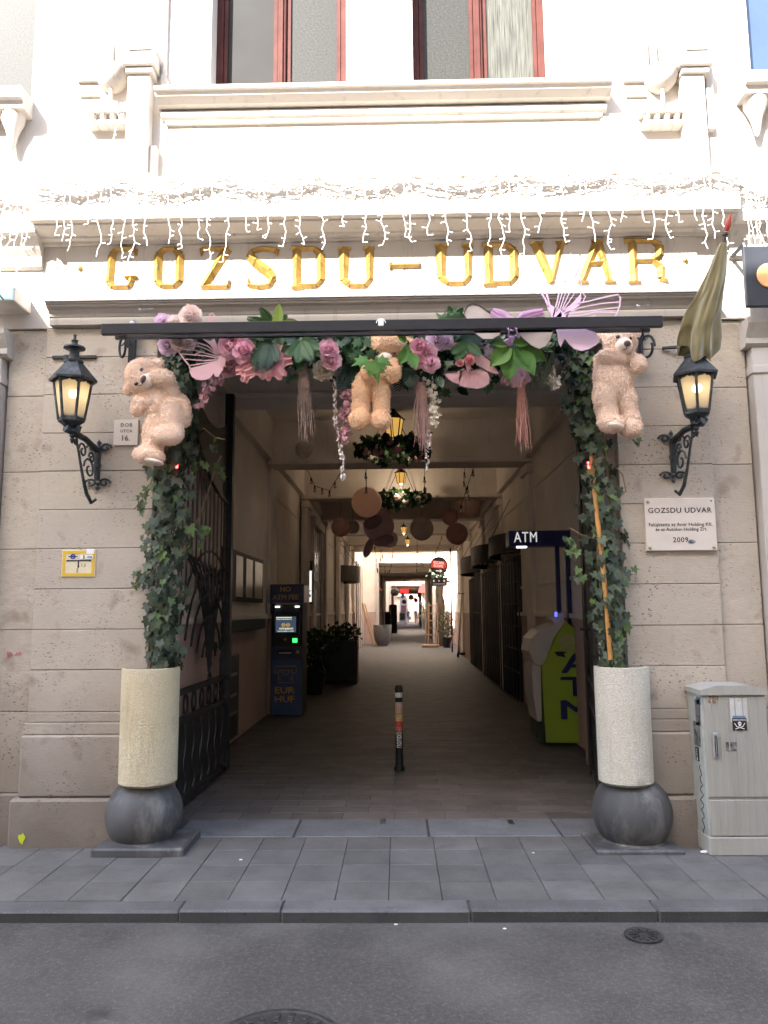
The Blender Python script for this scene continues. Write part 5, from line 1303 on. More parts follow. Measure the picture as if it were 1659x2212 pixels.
fern(650, 735, -.46, [(330, 60, .03), (300, 66, .01), (265, 60, .01), (230, 50, .03), (350, 54, .05)], G_MD, 'green fern drooping over the striped zebra leaves')
fern(1010, 740, -.44, [(200, 46, .04), (230, 50, .02), (320, 44, .03)], G_MD, 'green fern sprig drooping by the greyish lilac rose')
fern(870, 760, -.26, [(262, 95, 0), (250, 75, 0), (280, 100, 0), (232, 70, .02)], G_DK, 'dark fern drooping behind the paws of the sitting honey bear')
fern(765, 780, -.24, [(262, 80, .0), (278, 70, .0), (245, 85, .0)], G_DK, 'dark fern hanging between chrysanthemum and the sitting bear')
fern(930, 810, -.24, [(258, 60, 0), (285, 72, 0), (270, 50, 0)], G_DK, 'small dark fern above the two pale amaranth tassels')
fern(982, 690, -.42, [(110, 34, .02), (60, 32, .03), (20, 36, .03)], G_MD, 'short fern sprig above the rail by the beige winged butterfly')
# broad leaves
def leafspray(u, v, Y, items, mat, label, shape=1, name='leaf_spray'):
    c = A(u, v, Y); t = thing(name, label, 'leaves', c, 'leaf sprays in the garland'); s = (Y + 5.55) / FPX
    mi = LEAFM[mat.name][shape]
    for (dx, dv, L, a) in items:
        p = A(u + dx, v + dv, Y + R.uniform(-.05, .03)); ar = math.radians(a)
        d = Vector((math.cos(ar), R.uniform(-.25, .05), math.sin(ar))).normalized(); n = Vector((R.uniform(-.3, .3), -1, R.uniform(.1, .6))); n = (n - d * n.dot(d)).normalized(); x = d.cross(n)
        M4 = Matrix.Translation(p) @ (Matrix((x, d, n)).transposed() * (L * s)).to_4x4()
        put(mi, 'leaf', t, M4)
    return t
def maple(mat):
    b = MB(); out = [(0, -.02), (.30, -.12), (.26, .10), (.56, .22), (.34, .36), (.42, .62), (.16, .58), (0, 1), (-.16, .58), (-.42, .62), (-.34, .36), (-.56, .22), (-.26, .10), (-.30, -.12)]
    vs = [(0, .1, .0), (0, .55, .04)] + [(x, y, .14 * abs(x) - .12 * y * y) for x, y in out]; n = len(out)
    fs = [((1 if out[i][1] > .15 and out[(i + 1) % n][1] > .15 else 0), 2 + i, 2 + (i + 1) % n) for i in range(n)] + [(0, 5, 1), (0, 1, 13)]
    me = bpy.data.meshes.new('leaf'); me.from_pydata(vs, [], fs); me.materials.append(mat); me.polygons.foreach_set('use_smooth', [True] * len(fs)); return me
def ovate(mat):
    b = MB(); b.grid(lambda i, j: ((i - .5) * 2 * .34 * math.sin(math.pi * min(1, (.06 + .94 * j)) ** .85), j, .10 * abs(i - .5) * 2 - .14 * j * j + .02 * math.sin(j * 18) * abs(i - .5)), 4, 7)
    me = bpy.data.meshes.new('leaf'); me.from_pydata(b.v, [], b.f); me.materials.append(mat); me.polygons.foreach_set('use_smooth', [True] * len(b.f)); return me
def striped():
    mt, t, b = _mat('striped_leaf'); tc = N(t, 'ShaderNodeTexCoord'); wv = N(t, 'ShaderNodeTexWave'); wv.inputs['Scale'].default_value = 3.4; wv.inputs['Distortion'].default_value = 1.5; wv.bands_direction = 'Y'
    t.links.new(tc.outputs['Object'], wv.inputs['Vector']); c = mixc(t, ramp(t, wv.outputs['Fac'], .62, .85), (.010, .026, .010), (.075, .125, .05)); t.links.new(c, b.inputs['Base Color']); b.inputs['Roughness'].default_value = .4; return mt
G_ST = striped()
LEAFM = {m_.name: (maple(m_), ovate(m_)) for m_ in (G_DK, G_MD, G_LT, G_YL, G_ST)}
leafspray(640, 742, -.36, [(0, 0, 34, 150), (10, 6, 40, 20), (18, 4, 42, 350), (20, 14, 38, 305), (-5, 8, 36, 210), (28, 10, 46, 272), (36, 2, 38, 330)], G_ST, 'striped zebra leaves under the rail between hibiscus and small lilac pink peony')
leafspray(740, 742, -.34, [(0, 0, 28, 200), (12, 8, 30, 260), (25, -4, 30, 330), (34, 12, 28, 250), (48, 0, 30, 20), (-8, 14, 28, 230), (20, 22, 26, 290), (58, 16, 30, 300)], G_MD, 'mid green vine leaves to the side of the sitting honey bear', 0)
leafspray(793, 778, -.50, [(0, 0, 40, 200), (10, 4, 52, 290), (20, 2, 40, 345)], G_LT, 'bright green five pointed leaves across the chest of the sitting honey bear', 0)
leafspray(884, 745, -.40, [(0, 0, 40, 260), (-4, 12, 38, 240), (4, 20, 40, 285), (-10, -4, 30, 120)], G_LT, 'bright green leaves between the honey bear ear and the pink peonies', 1)
leafspray(960, 790, -.24, [(0, 0, 90, 40), (-4, 8, 70, 215), (6, 12, 66, 330)], G_DK, 'large dark glossy leaves beside the pink veined butterfly')
leafspray(965, 700, -.42, [(0, 0, 38, 130), (8, -2, 42, 70), (16, 4, 40, 20), (-8, 6, 34, 170), (20, -8, 30, 100)], G_MD, 'mid green leaves standing above the rail next to the beige winged butterfly', 0)
leafspray(1100, 750, -.42, [(0, 0, 62, 225), (6, 4, 74, 262), (14, 4, 78, 300), (20, 0, 70, 335), (10, -6, 50, 20), (-4, -4, 40, 170), (16, 8, 60, 318)], G_LT, 'lime green broad leaves below the lilac ribbon bow')
leafspray(1040, 735, -.30, [(0, 0, 60, 185), (10, 0, 54, 340), (30, 4, 58, 350), (-20, 4, 44, 230)], G_DK, 'dark grey green leaves just under the rail over the pink veined butterfly')
leafspray(975, 745, -.28, [(0, 0, 40, 250), (14, 4, 44, 300), (28, 2, 40, 200)], G_MD, 'mid green leaves over the greyish lilac rose', 1)
leafspray(520, 745, -.30, [(0, 0, 40, 300), (10, 10, 44, 330), (18, -4, 36, 350), (5, 20, 36, 280)], G_DK, 'dark leaves behind the bright pink peony pair', 1)
# filler: netted wire strip thick with small foliage
t = thing('garland', 'thick dark green foliage strip wired beneath the canopy rail across the gateway', 'garland', tuple(A(840, 730, -.2)))
b = MB(); mats = [G_DK, G_DK, G_MD, G_ST]
for k in range(1500):
    u = R.uniform(440, 1230); dens = 38 if 620 < u < 1080 else 22
    v = 722 + abs(R.gauss(0, 1)) * dens
    p = A(u, v, R.uniform(-.34, -.08)); q = R.randrange(4); b.mi = q
    me = LEAFM[mats[q].name][R.choice((0, 1, 1))]; a = R.uniform(3.4, 6.0); d = Vector((math.cos(a), R.uniform(-.4, .3), math.sin(a))).normalized()
    n = Vector((R.uniform(-.7, .7), -1, R.uniform(-.2, .8))); n = (n - d * n.dot(d)).normalized(); x = d.cross(n)
    M4 = Matrix.Translation(p) @ (Matrix((x, d, n)).transposed() * R.uniform(.05, .11)).to_4x4()
    b.add([M4 @ w_.co for w_ in me.vertices], [list(f_.vertices) for f_ in me.polygons])
part(b, 'foliage', mats, t, 'all', kind='stuff')
b = MB()
for k in range(6): b.tube([A(430 + i * 40, 706 + k * 5 + R.uniform(-3, 3) - i * .5, -.14 - .02 * (k % 2)) for i in range(22)], .003, 4)
part(b, 'wire_net', IRON, t, kind='stuff')
# tassels
def tassel(u0, v0, u1, v1, wpx, Y, n, mat, label):
    c = A(u0, v0, Y); t = thing('hanging_tassel', label, 'tassel', c, 'hanging amaranth tassels')
    b = MB()
    for k in range(n):
        f = R.uniform(.55, 1); g = R.gauss(0, .5); pts = []
        for i in range(8):
            q = i / 7 * f; pts.append(A(u0 + (u1 - u0) * q + g * wpx * .5 * (.35 + q * .75) + R.uniform(-1.6, 1.6), v0 + (v1 - v0) * q, Y + .03 * math.sin(k) * q))
        b.tube(pts, [.0045, .005, .0048, .0042, .0038, .0032, .0026, .0012], 4)
    part(b, 'strands', mat, t, kind='stuff'); return t
TS = Mt('dried_rose', (.34, .20, .17), .9, 0, .25, 40); TS2 = Mt('dried_red', (.36, .17, .13), .9, 0, .25, 40); TS3 = Mt('dried_dusk', (.28, .19, .15), .9, 0, .25, 40)
tassel(655, 785, 662, 962, 40, -.28, 46, TS3, 'brownish dried tassel hanging under the striped leaves')
tassel(912, 825, 916, 985, 40, -.28, 60, TS, 'rosy dried tassel hanging under the cluster of four pink peonies')
tassel(1126, 825, 1134, 978, 34, -.28, 52, TS2, 'reddish dried tassel hanging alone below the dusky pink flower')
def flowerstring(u0, v0, u1, v1, Y, n, mat, label, wob=3, size=.02, dense=False):
    c = A(u0, v0, Y); t = thing('flower_string', label, 'flower string', c, 'hanging flower strings')
    pts = [A(u0 + (u1 - u0) * i / 12 + wob * math.sin(i * .8), v0 + (v1 - v0) * i / 12, Y) for i in range(13)]
    b = MB(); b.tube(pts, .003, 4); part(b, 'stem', G_DK if not dense else STEMM, t)
    fb = MB()
    for k in range(8 if not dense else 5):
        a = k * 2 * math.pi / (8 if not dense else 5); fb.grid(lambda i, j: ((j * .9) * math.cos(a) - (i - .5) * .7 * math.sin(a) * math.sin(j * 2.6), (j * .9) * math.sin(a) + (i - .5) * .7 * math.cos(a) * math.sin(j * 2.6), .35 * j * j), 2, 3)
    me = fb.mesh('blossom', mat, 'all')
    for k in range(n):
        f = (k + .5) / n; i = min(11, int(f * 12)); p = pts[i].lerp(pts[i + 1], f * 12 - i)
        if dense:
            wd = .05 * (1 - .55 * f); p = p + Vector((R.gauss(0, .55) * wd, R.uniform(-.04, .02), R.uniform(-.01, .01)))
        M4 = Matrix.Translation(p) @ Matrix.Rotation(R.uniform(0, 6), 4, 'Z') @ Matrix.Rotation(R.uniform(.6, 1.9), 4, 'X') @ Matrix.Rotation(R.uniform(0, 6), 4, 'Z') @ Matrix.Diagonal((size, size, size, 1))
        put(me, 'blossom', t, M4)
    return t
flowerstring(716, 805, 741, 1036, -.30, 34, P_PALE, 'long string of white blossoms hanging below the cream chrysanthemum', 3, .021)
flowerstring(926, 930, 922, 1020, -.27, 13, P_PALE, 'short string of pale blossoms trailing below the rosy tassel', 2, .020)
flowerstring(748, 845, 744, 958, -.28, 80, P_ROSE, 'dense pink wisteria spray hanging to the side of the dangling bear legs', 2, .022, True)
flowerstring(932, 818, 937, 920, -.29, 70, P_CRM, 'dense cream wisteria spray hanging against the rosy tassel', 2, .02, True)
flowerstring(470, 815, 430, 880, -.20, 40, P_ROSE, 'peach orchid spray trailing over the gate leaf under the pink butterfly', 3, .026, True)
flowerstring(1178, 800, 1200, 838, -.24, 34, P_CRM, 'tan dried blossom spray below the beige butterfly wing', 2, .028, True)
t = thing('grass_bunch', 'bunch of striped reed grass hanging beside the beige butterfly wing', 'grass bunch', tuple(A(1180, 745, -.25)))
b = MB()
for k in range(48):
    u = R.uniform(1165, 1200); pts = [A(u + (q ** 1.5) * R.uniform(-42, 8) * 1.0 if q else u, 745 + 105 * q * R.uniform(.7, 1), -.28 + .04 * math.sin(k)) for q in (0, .25, .5, .75, 1)]
    b.tube(pts, [.004, .005, .004, .003, .001], 4)
part(b, 'blades', leafmat('reed', (.05, .07, .03), (.22, .24, .14)), t, kind='stuff')

# butterflies ------------------------------------------------------------
BF_PINK = Mt('pink_card', (.58, .34, .35), .6, 0, .06, 4); BF_LIL = Mt('lilac_card', (.76, .53, .65), .55, 0, .06, 4)
def cq(base, k, Y): return lambda x, y, dy=0: A(base[0] + k * x, base[1] + k * y, Y + dy)
q5 = cq((329.1, 630.8), .2645, -.40)
t = thing('butterfly', 'pink cut-out card butterfly with open veins near the pale peonies', 'butterfly', tuple(q5(560, 560)), 'decorative butterflies on the garland')
b = MB(); W = .0085
b.strip([q5(*p) for p in ((545, 520), (450, 440), (330, 400), (195, 382), (188, 410), (205, 470), (255, 545), (300, 600), (310, 640))], W * 1.2)
for p in (((545, 520), (420, 455), (300, 430), (195, 425)), ((540, 528), (400, 490), (330, 470), (205, 470)), ((540, 540), (430, 520), (240, 505)), ((540, 550), (420, 560), (270, 548)), ((545, 560), (430, 580), (300, 600)), ((420, 455), (380, 440), (350, 405)), ((400, 490), (360, 500), (345, 520)), ((330, 470), (290, 430), (270, 395))): b.strip([q5(*x) for x in p], W * .8)
part(b, 'fore_wing', BF_PINK, t)
b = MB(); b.poly([q5(*p) for p in ((560, 560), (470, 580), (380, 605), (305, 622), (303, 650), (320, 690), (360, 715), (400, 721), (440, 716), (475, 700), (500, 665), (518, 692), (540, 690), (556, 665), (585, 600))], .005); part(b, 'hind_wing', BF_PINK, t)
b = MB(); b.poly([q5(*p) for p in ((400, 375), (470, 430), (520, 500), (545, 525), (550, 495), (505, 380), (470, 400))], .005)
b.strip([q5(*p) for p in ((430, 375), (445, 260), (470, 185), (490, 167), (505, 190), (520, 280), (525, 375))], W); b.strip([q5(*p) for p in ((455, 375), (470, 290), (490, 190))], W * .7); b.strip([q5(*p) for p in ((480, 375), (492, 290), (495, 200))], W * .7); b.strip([q5(*p) for p in ((500, 375), (510, 300), (505, 210))], W * .7)
part(b, 'upper_wing', BF_PINK, t)
b = MB(); b.poly([q5(*p) for p in ((545, 515), (580, 520), (600, 560), (590, 590), (575, 625), (555, 590), (540, 550))], .006); b.strip([q5(*p) for p in ((580, 560), (590, 590), (597, 612))], W * .7); b.strip([q5(*p) for p in ((570, 575), (575, 605), (572, 640))], W * .7); part(b, 'body', BF_PINK, t)
q3 = cq((1097, 0), .3386, -.62)
t = thing('butterfly', 'lilac cut-out butterfly rising over the rail in front of the gilded lettering', 'butterfly', tuple(q3(310, 2030)), 'decorative butterflies on the garland')
b = MB(); W = .009
b.strip([q3(*p) for p in ((290, 2020), (320, 1900), (345, 1770), (375, 1660), (400, 1612), (425, 1640), (445, 1700), (462, 1770), (470, 1830), (462, 1890), (440, 1930))], W)
for p in (((310, 1990), (350, 1860), (380, 1740), (398, 1630)), ((330, 1980), (360, 1890), (400, 1780), (425, 1660)), ((345, 1975), (400, 1850), (445, 1720)), ((350, 1980), (420, 1880), (465, 1800)), ((360, 1800), (385, 1790)), ((390, 1810), (425, 1760), (450, 1745))): b.strip([q3(*x) for x in p], W * .75)
part(b, 'fore_wing', BF_LIL, t)
b = MB(); b.strip([q3(*p) for p in ((350, 1990), (420, 1940), (520, 1920), (640, 1890), (705, 1878), (718, 1900), (715, 1950), (690, 2010), (668, 2045))], W)
for p in (((360, 2000), (470, 1960), (600, 1935), (716, 1925)), ((370, 2005), (500, 1985), (620, 1970), (708, 1960)), ((370, 2015), (470, 2010), (560, 1990), (690, 1995)), ((370, 2020), (480, 2040), (560, 2010)), ((440, 1940), (480, 1925), (495, 1890), (480, 1870))): b.strip([q3(*x) for x in p], W * .8)
b.poly([q3(*p) for p in ((300, 2030), (340, 1985), (400, 1945), (455, 1885), (470, 1900), (455, 1950), (400, 1985), (380, 2030))], .005); part(b, 'side_wing', BF_LIL, t)
b = MB(); b.poly([q3(*p) for p in ((300, 2070), (318, 2140), (322, 2180), (338, 2215), (352, 2180), (365, 2160), (390, 2195), (425, 2225), (470, 2238), (520, 2225), (570, 2195), (590, 2170), (560, 2120), (480, 2095), (440, 2075), (400, 2062))], .005); part(b, 'hind_wing', BF_LIL, t)
b = MB(); b.poly([q3(*p) for p in ((255, 1950), (275, 1945), (300, 1960), (340, 1975), (345, 2010), (330, 2080), (300, 2080), (285, 2030), (270, 1995), (250, 1965))], .006)
b.strip([q3(*p) for p in ((262, 1960), (240, 1910), (215, 1870), (208, 1825))], [W * 1.6, W * 1.3, W * 1.5, W * .5]); b.strip([q3(*p) for p in ((268, 1955), (258, 1910), (247, 1870), (252, 1845))], [W * 1.6, W, W * 1.6, W * .6]); part(b, 'body', BF_LIL, t)
q8 = cq((987.4, 603.4), .2315, -.48)
BEI = Mt('beige_gauze', (.44, .37, .32), .8, 0, .06, 12); EDG = Mt('dark_wing_edge', (.05, .04, .035), .6)
t = thing('butterfly', 'beige gauze winged butterfly tied with a lilac ribbon bow on the rail', 'butterfly', tuple(q8(500, 420)), 'decorative butterflies on the garland')
lw = ((62, 330), (75, 285), (100, 245), (140, 228), (200, 240), (270, 285), (340, 340), (400, 395), (420, 440), (400, 520), (330, 560), (240, 560), (160, 500), (110, 400))
rw = ((560, 420), (640, 385), (720, 355), (810, 352), (880, 375), (915, 410), (900, 470), (875, 560), (830, 625), (765, 652), (690, 620), (620, 560), (560, 500))
for w_ in (lw, rw):
    b = MB(); b.poly([q8(*p) for p in w_], .006); part(b, 'wing', BEI, t)
    b = MB(); b.tube([q8(*p, -.004) for p in w_ + w_[:1]], .004, 4); part(b, 'wing_edge', EDG, t)
BOW = leafmat('lilac_organza', (.70, .44, .66), (.80, .56, .76), .5, .4, .4)
t = thing('ribbon_bow', 'lilac organza ribbon bow tied over the beige butterfly', 'bow', tuple(q8(530, 400)))
def ribbon(name, pts, ws, folds=3):
    pts = [Vector(p) for p in pts]; b = MB(); n = len(pts) - 1
    def f(i, j):
        k = min(int(j * n), n - 1); a = j * n - k; p = pts[k].lerp(pts[k + 1], a); w_ = ws[k] * (1 - a) + ws[k + 1] * a; tg = (pts[k + 1] - pts[k]).normalized(); sd = Vector((-tg.z, 0, tg.x))
        return p + sd * ((i - .5) * w_) + Vector((0, -.014 * math.cos(i * folds * 6.28), 0))
    b.grid(f, 16, 12); part(b, name, BOW, t, 'all')
ribbon('ribbon_tail', [q8(320, 300, -.03), (q8(400, 340, -.04)), q8(480, 385, -.05), q8(540, 400, -.05)], [.05, .085, .07, .035]); ribbon('ribbon_tail', [q8(550, 400, -.05), q8(620, 350, -.05), q8(710, 325, -.04), q8(805, 305, -.03)], [.035, .07, .06, .045])
ribbon('ribbon_loop', [q8(520, 420, -.06), q8(480, 480, -.26), q8(480, 560, -.06), q8(500, 620, -.05)], [.04, .12, .09, .015]); ribbon('ribbon_loop', [q8(545, 420, -.06), q8(550, 470, -.26), q8(565, 520, -.06), q8(580, 545, -.05)], [.03, .05, .03, .01])
b = MB(); b.sph(q8(535, 400, -.06), (.02, .02, .022), 10, 8); part(b, 'knot', BOW, t, 'all')
q6 = cq((713, 630.8), .2645, -.40)
WNG = leafmat('pink_gauze_wing', (.56, .30, .30), (.64, .38, .37), .6, .2, .2)
t = thing('butterfly', 'dusty pink feather butterfly with dark scalloped wing rims below the canopy', 'butterfly', tuple(q6(1130, 580)), 'decorative butterflies on the garland')
for nm, w_ in (('hind_wing', ((1060, 640), (1150, 640), (1230, 625), (1290, 650), (1308, 700), (1300, 750), (1260, 780), (1200, 795), (1120, 785), (1050, 765))), ('hind_wing', ((1100, 620), (1040, 650), (960, 655), (930, 670), (965, 715), (1010, 745), (1050, 755))), ('fore_wing', ((1165, 520), (1240, 505), (1300, 550), (1350, 610), (1380, 660), (1350, 672), (1290, 650), (1200, 600))), ('fore_wing', ((1000, 410), (1060, 415), (1120, 450), (1190, 495), (1160, 530), (1100, 500), (1040, 450)))):
    b = MB(); b.poly([q6(*p) for p in w_], .005); part(b, nm, WNG, t)
    b = MB(); b.tube([q6(*p, -.003) for p in w_[1:]], .0045, 4); part(b, 'wing_rim', EDG, t)
b = MB()
for a in (-.9, -.5, -.15, .2, .55, .9): b.strip([q6(1140, 610, -.006), q6(1140 + 150 * math.sin(a), 610 + 165 * math.cos(a) * .98, -.006)], .0035, .002)
part(b, 'wing_veins', P_CORAL, t)
h = peony(q6(1140, 570).x, 0, -.4, 12, P_PINK, 'x')
bpy.data.objects.remove(h[0])
for (x, y, k) in ((1140, 560, .042), (1060, 580, .032)):
    hb = h[3](q6(x, y, -.03), k); part(hb, 'flower_tuft', P_CORAL, t, 'all')
b = MB(); b.sph(q6(1130, 600, -.01), (.018, .018, .05), 10, 8); part(b, 'body', WNG, t, 'all')
# ================================================================== INSIDE THE PASSAGE
NAVY = Mt('atm_navy', (.045, .052, .10), .4, 0, .1, 4); ABLUE = Mt('atm_blue', (.055, .095, .20), .4, 0, .1, 4); ADARK = Mt('atm_dark', (.042, .041, .043), .6, spec=.2)
GOLDT = Mt('gold_print', (.55, .30, .10), .5, 0, .05); LEDW = emis('white_led', (.95, .97, 1), .35); LEDG = emis('green_led', (.05, 1, .15), .3)
X, Z = (1, 0, 0), (0, 0, 1)
y0 = 6.5; p0, p1 = A(583, 1540, y0), A(655, 1262, y0); x0, x1 = p0.x, p1.x; zt = p1.z
t = thing('cash_machine', 'dark blue free standing cash machine with orange lettering and a green light', 'cash machine', ((x0 + x1) / 2, y0 + .3, 0))
zq = lambda v: A(618, v, y0).z
xq = lambda u: A(u, 1400, y0).x
b = MB(); b.box(x0 + .01, x1 - .01, y0 + .03, y0 + .62, 0.005, zq(1304)); part(b, 'body', ADARK, t)
b = MB(); b.box(x0 - .01, x1 + .02, y0 - .06, y0 + .6, zq(1303), zt, .012); part(b, 'header', NAVY, t)
b = MB(); yy = y0 - .0625; write(b, 'NO', (xq(617), yy, zq(1273)), X, Z, height=.075, bold=.035); write(b, 'ATM FEE', (xq(617), yy, zq(1290)), X, Z, width=.40, height=.075, bold=.03); part(b, 'header_text', GOLDT, t)
b = MB(); b.box(x0 + .01, x1 - .01, y0, y0 + .03, .02, zq(1424), .006); b2 = MB(); b2.box(x0 + .012, x1 - .012, y0 - .01, y0 + .03, zq(1423), zq(1397), .006); part(b, 'door', ABLUE, t); part(b2, 'cash_drawer', NAVY, t)
b = MB(); b.box(xq(600), xq(634), y0 - .018, y0 - .009, zq(1415), zq(1402)); part(b, 'cash_slot', ADARK, t)
b = MB(); b.box(xq(603), xq(630), y0 - .021, y0 - .017, zq(1412), zq(1409)); part(b, 'slot_light', Mt('grey_slot', (.5, .5, .5), .4), t)
b = MB(); b.box(x0 + .012, x1 - .012, y0 - .004, y0 + .03, zq(1396), zq(1372), .006); part(b, 'keypad_shelf', ADARK, t)
b = MB(); b.box(xq(632), xq(642), y0 - .012, y0 - .004, zq(1388), zq(1379)); part(b, 'card_slot', LEDG, t)
b = MB(); b.sph((xq(616), y0 - .008, zq(1381)), (.022, .006, .022), 10, 6); part(b, 'reader_badge', GOLDT, t)
b = MB(); b.box(xq(592), xq(594), y0 - .03, y0 + .02, zq(1372), zq(1308)); b.box(xq(645), xq(647), y0 - .03, y0 + .02, zq(1372), zq(1308)); part(b, 'screen_cheek', NAVY, t)
b = MB(); b.box(xq(594), xq(645), y0 + .005, y0 + .03, zq(1372), zq(1312)); part(b, 'screen_recess', ADARK, t)
b = MB(); b.box(xq(596), xq(643), y0 - .02, y0 + .0, zq(1305.5), zq(1302.5)); part(b, 'gold_strip', GOLDT, t)
for u in (599, 642): b = MB(); b.box(xq(u - 5), xq(u + 5), y0 - .03, y0 - .01, zq(1312), zq(1309)); part(b, 'top_light', LEDW, t)
b = MB(); b.box(xq(595), xq(639), y0 - .006, y0 + .004, zq(1366), zq(1332)); scn = part(b, 'screen', emis('screen_blue', (.035, .05, .08), .15), t)
b = MB(); yy = y0 - .007
b.box(xq(596), xq(630), yy, yy + .001, zq(1334.5), zq(1333)); write(b, 'CASH IN SECONDS 24', (xq(613), yy, zq(1337.5)), X, Z, width=.24, bold=.02); part(b, 'screen_text', (ST := emis('screen_text', (.75, .82, .6), .13)), scn); b = MB(); write(b, 'WITHDRAW', (xq(618), yy, zq(1358)), X, Z, width=.22, bold=.02); part(b, 'screen_text', ST, scn); b = MB(); write(b, 'TOUCH SCREEN TO START', (xq(617), yy, zq(1363.5)), X, Z, width=.26, bold=.02)
part(b, 'screen_text', ST, scn)
b = MB()
for u in (612, 622): o = Vector((xq(u), yy, zq(1350))); b.tube([o + Vector((.028 * math.cos(a), 0, .028 * math.sin(a))) for a in [j * .6 for j in range(12)]], .004, 4); b.box(o.x - .02, o.x + .02, yy, yy + .001, o.z - .006, o.z + .006)
part(b, 'screen_icons', emis('screen_gold', (.7, .42, .12), .1), scn)
b = MB(); yy = y0 - .0015
def outline(pts, w_=.008): b.strip([Vector((xq(u), yy, zq(v))) for u, v in pts], w_, .001)
outline([(594, 1454), (594, 1439), (640, 1439), (640, 1454), (632, 1454)]); outline([(594, 1454), (602, 1454)]); outline([(602, 1448), (602, 1475), (632, 1475), (632, 1448), (602, 1448)]); outline([(609, 1448), (611, 1455), (617, 1458), (623, 1455), (625, 1448)]); outline([(602, 1464), (608, 1469)]); outline([(632, 1464), (626, 1469)])
write(b, 'EUR', (xq(616), yy, zq(1491)), X, Z, height=.095, width=.30, bold=.035); write(b, 'HUF', (xq(616), yy, zq(1510)), X, Z, height=.095, width=.30, bold=.035); part(b, 'gold_print', GOLDT, t)
b = MB(); o = Vector((xq(643), y0 - .012, zq(1408))); b.poly([o + Vector((-.03, 0, -.02)), o + Vector((.03, 0, -.02)), o + Vector((0, 0, .03))], .002); part(b, 'warning_sticker', YEL, t)

# green cash machine with white hood
LIME = Mt('atm_lime', (.30, .42, .035), .45, 0, .06, 3); HOOD = Mt('atm_white', (.50, .46, .42), .45, 0, .06, 4); NVY = Mt('navy_print', (.02, .03, .12), .4)
Y0 = 3.75; gp = lambda u, v, dy=0: A(u, v, Y0 + dy)
t = thing('cash_machine', 'lime green cash machine with a white rounded hood half hidden behind the gate pier', 'cash machine', (gp(1215, 1606).x, Y0 + .3, 0))
b = MB(); b.poly([gp(*p) for p in ((1179, 1604), (1170, 1437), (1178, 1424), (1220, 1340), (1246, 1362), (1290, 1400), (1290, 1606))], .55); part(b, 'side_panel', LIME, t)
b = MB(); b.poly([gp(*p, -.03) for p in ((1219, 1338), (1165, 1362), (1148, 1380), (1143, 1408), (1153, 1432), (1168, 1439), (1177, 1428), (1196, 1380), (1220, 1342))], .62); part(b, 'hood', HOOD, t, False)
b = MB(); b.poly([gp(*p, -.02) for p in ((1151, 1434), (1169, 1440), (1170, 1558), (1161, 1558), (1152, 1500), (1149, 1455))], .58); part(b, 'front_panel', HOOD, t)
b = MB(); b.poly([gp(*p, -.005) for p in ((1162, 1559), (1174, 1559), (1179, 1606), (1163, 1596))], .5); part(b, 'base', Mt('dark_green_base', (.03, .05, .02), .6), t)
b = MB(); b.poly([gp(*p, .0) for p in ((1192, 1338), (1218, 1322), (1219, 1336), (1198, 1348))], .45); part(b, 'top_cap', HOOD, t)
b = MB(); q = gp(1201, 1327, -.04); b.box(q.x - .014, q.x + .014, q.y - .02, q.y + .02, q.z - .028, q.z + .028, .006); part(b, 'blue_light', emis('blue_light', (.10, .13, 1), .25), t)
b = MB()
for ch, v0, v1 in (('A', 1412, 1453), ('T', 1463, 1503), ('M', 1513, 1553)): write(b, ch, gp(1245, (v0 + v1) / 2, -.001), X, Z, width=.34, height=gp(1200, v0).z - gp(1200, v1).z, bold=.03)
part(b, 'side_text', NVY, t)
b = MB(); o = gp(1226, 1390, -.004); b.poly([o + Vector((.105 * math.cos(a), 0, .105 * math.sin(a))) for a in [j * .314 for j in range(20)]], .002); stk = part(b, 'round_sticker', Mt('cream_sticker', (.42, .38, .22), .6, 0, .1, 20), t)
b = MB()
for k, s_ in enumerate(('WE', 'HAVE', 'BETTER', 'RATES')): write(b, s_, o + Vector((.0, -.003, .07 - .045 * k)), (1, 0, .05), Z, height=.034, width=(.07, .13, .18, .15)[k], bold=.02)
part(b, 'sticker_text', LIME, stk)
b = MB(); b.poly([gp(*p, -.006) for p in ((1197, 1409), (1204, 1417), (1222, 1420), (1218, 1412), (1226, 1408), (1205, 1407))], .002); part(b, 'black_sticker', TXT, t)
# overhead sign arm on navy posts
t = thing('machine_sign', 'navy overhead sign on two navy posts reading ATM above the lime machine', 'sign', (gp(1220, 1170).x, Y0 + .15, gp(1220, 1340).z))
b = MB(); a0, a1 = gp(1100, 1179, .12), gp(1250, 1145, .12); b.box(a0.x, a1.x, a0.y, a0.y + .3, a0.z, a1.z, .008); part(b, 'sign_box', NVY, t)
b = MB(); write(b, 'ATM', A(1135, 1160, a0.y - .002), X, Z, height=.125, width=.28, bold=.008, spacing=1.15); part(b, 'sign_text', emis('sign_white', (.85, .85, .8), .07), t)
b = MB(); q = A(1127, 1181, a0.y + .1); b.box(q.x - .06, q.x + .06, q.y - .03, q.y + .05, a0.z - .018, a0.z - .001); part(b, 'under_light', LEDW, t)
for u in (1209, 1231): b = MB(); q0, q1 = gp(u, 1360, .2), gp(u, 1180, .2); b.box(q0.x - .026, q0.x + .026, q0.y - .03, q0.y + .03, q0.z, a0.z + .01, .004); part(b, 'post', NVY, t)
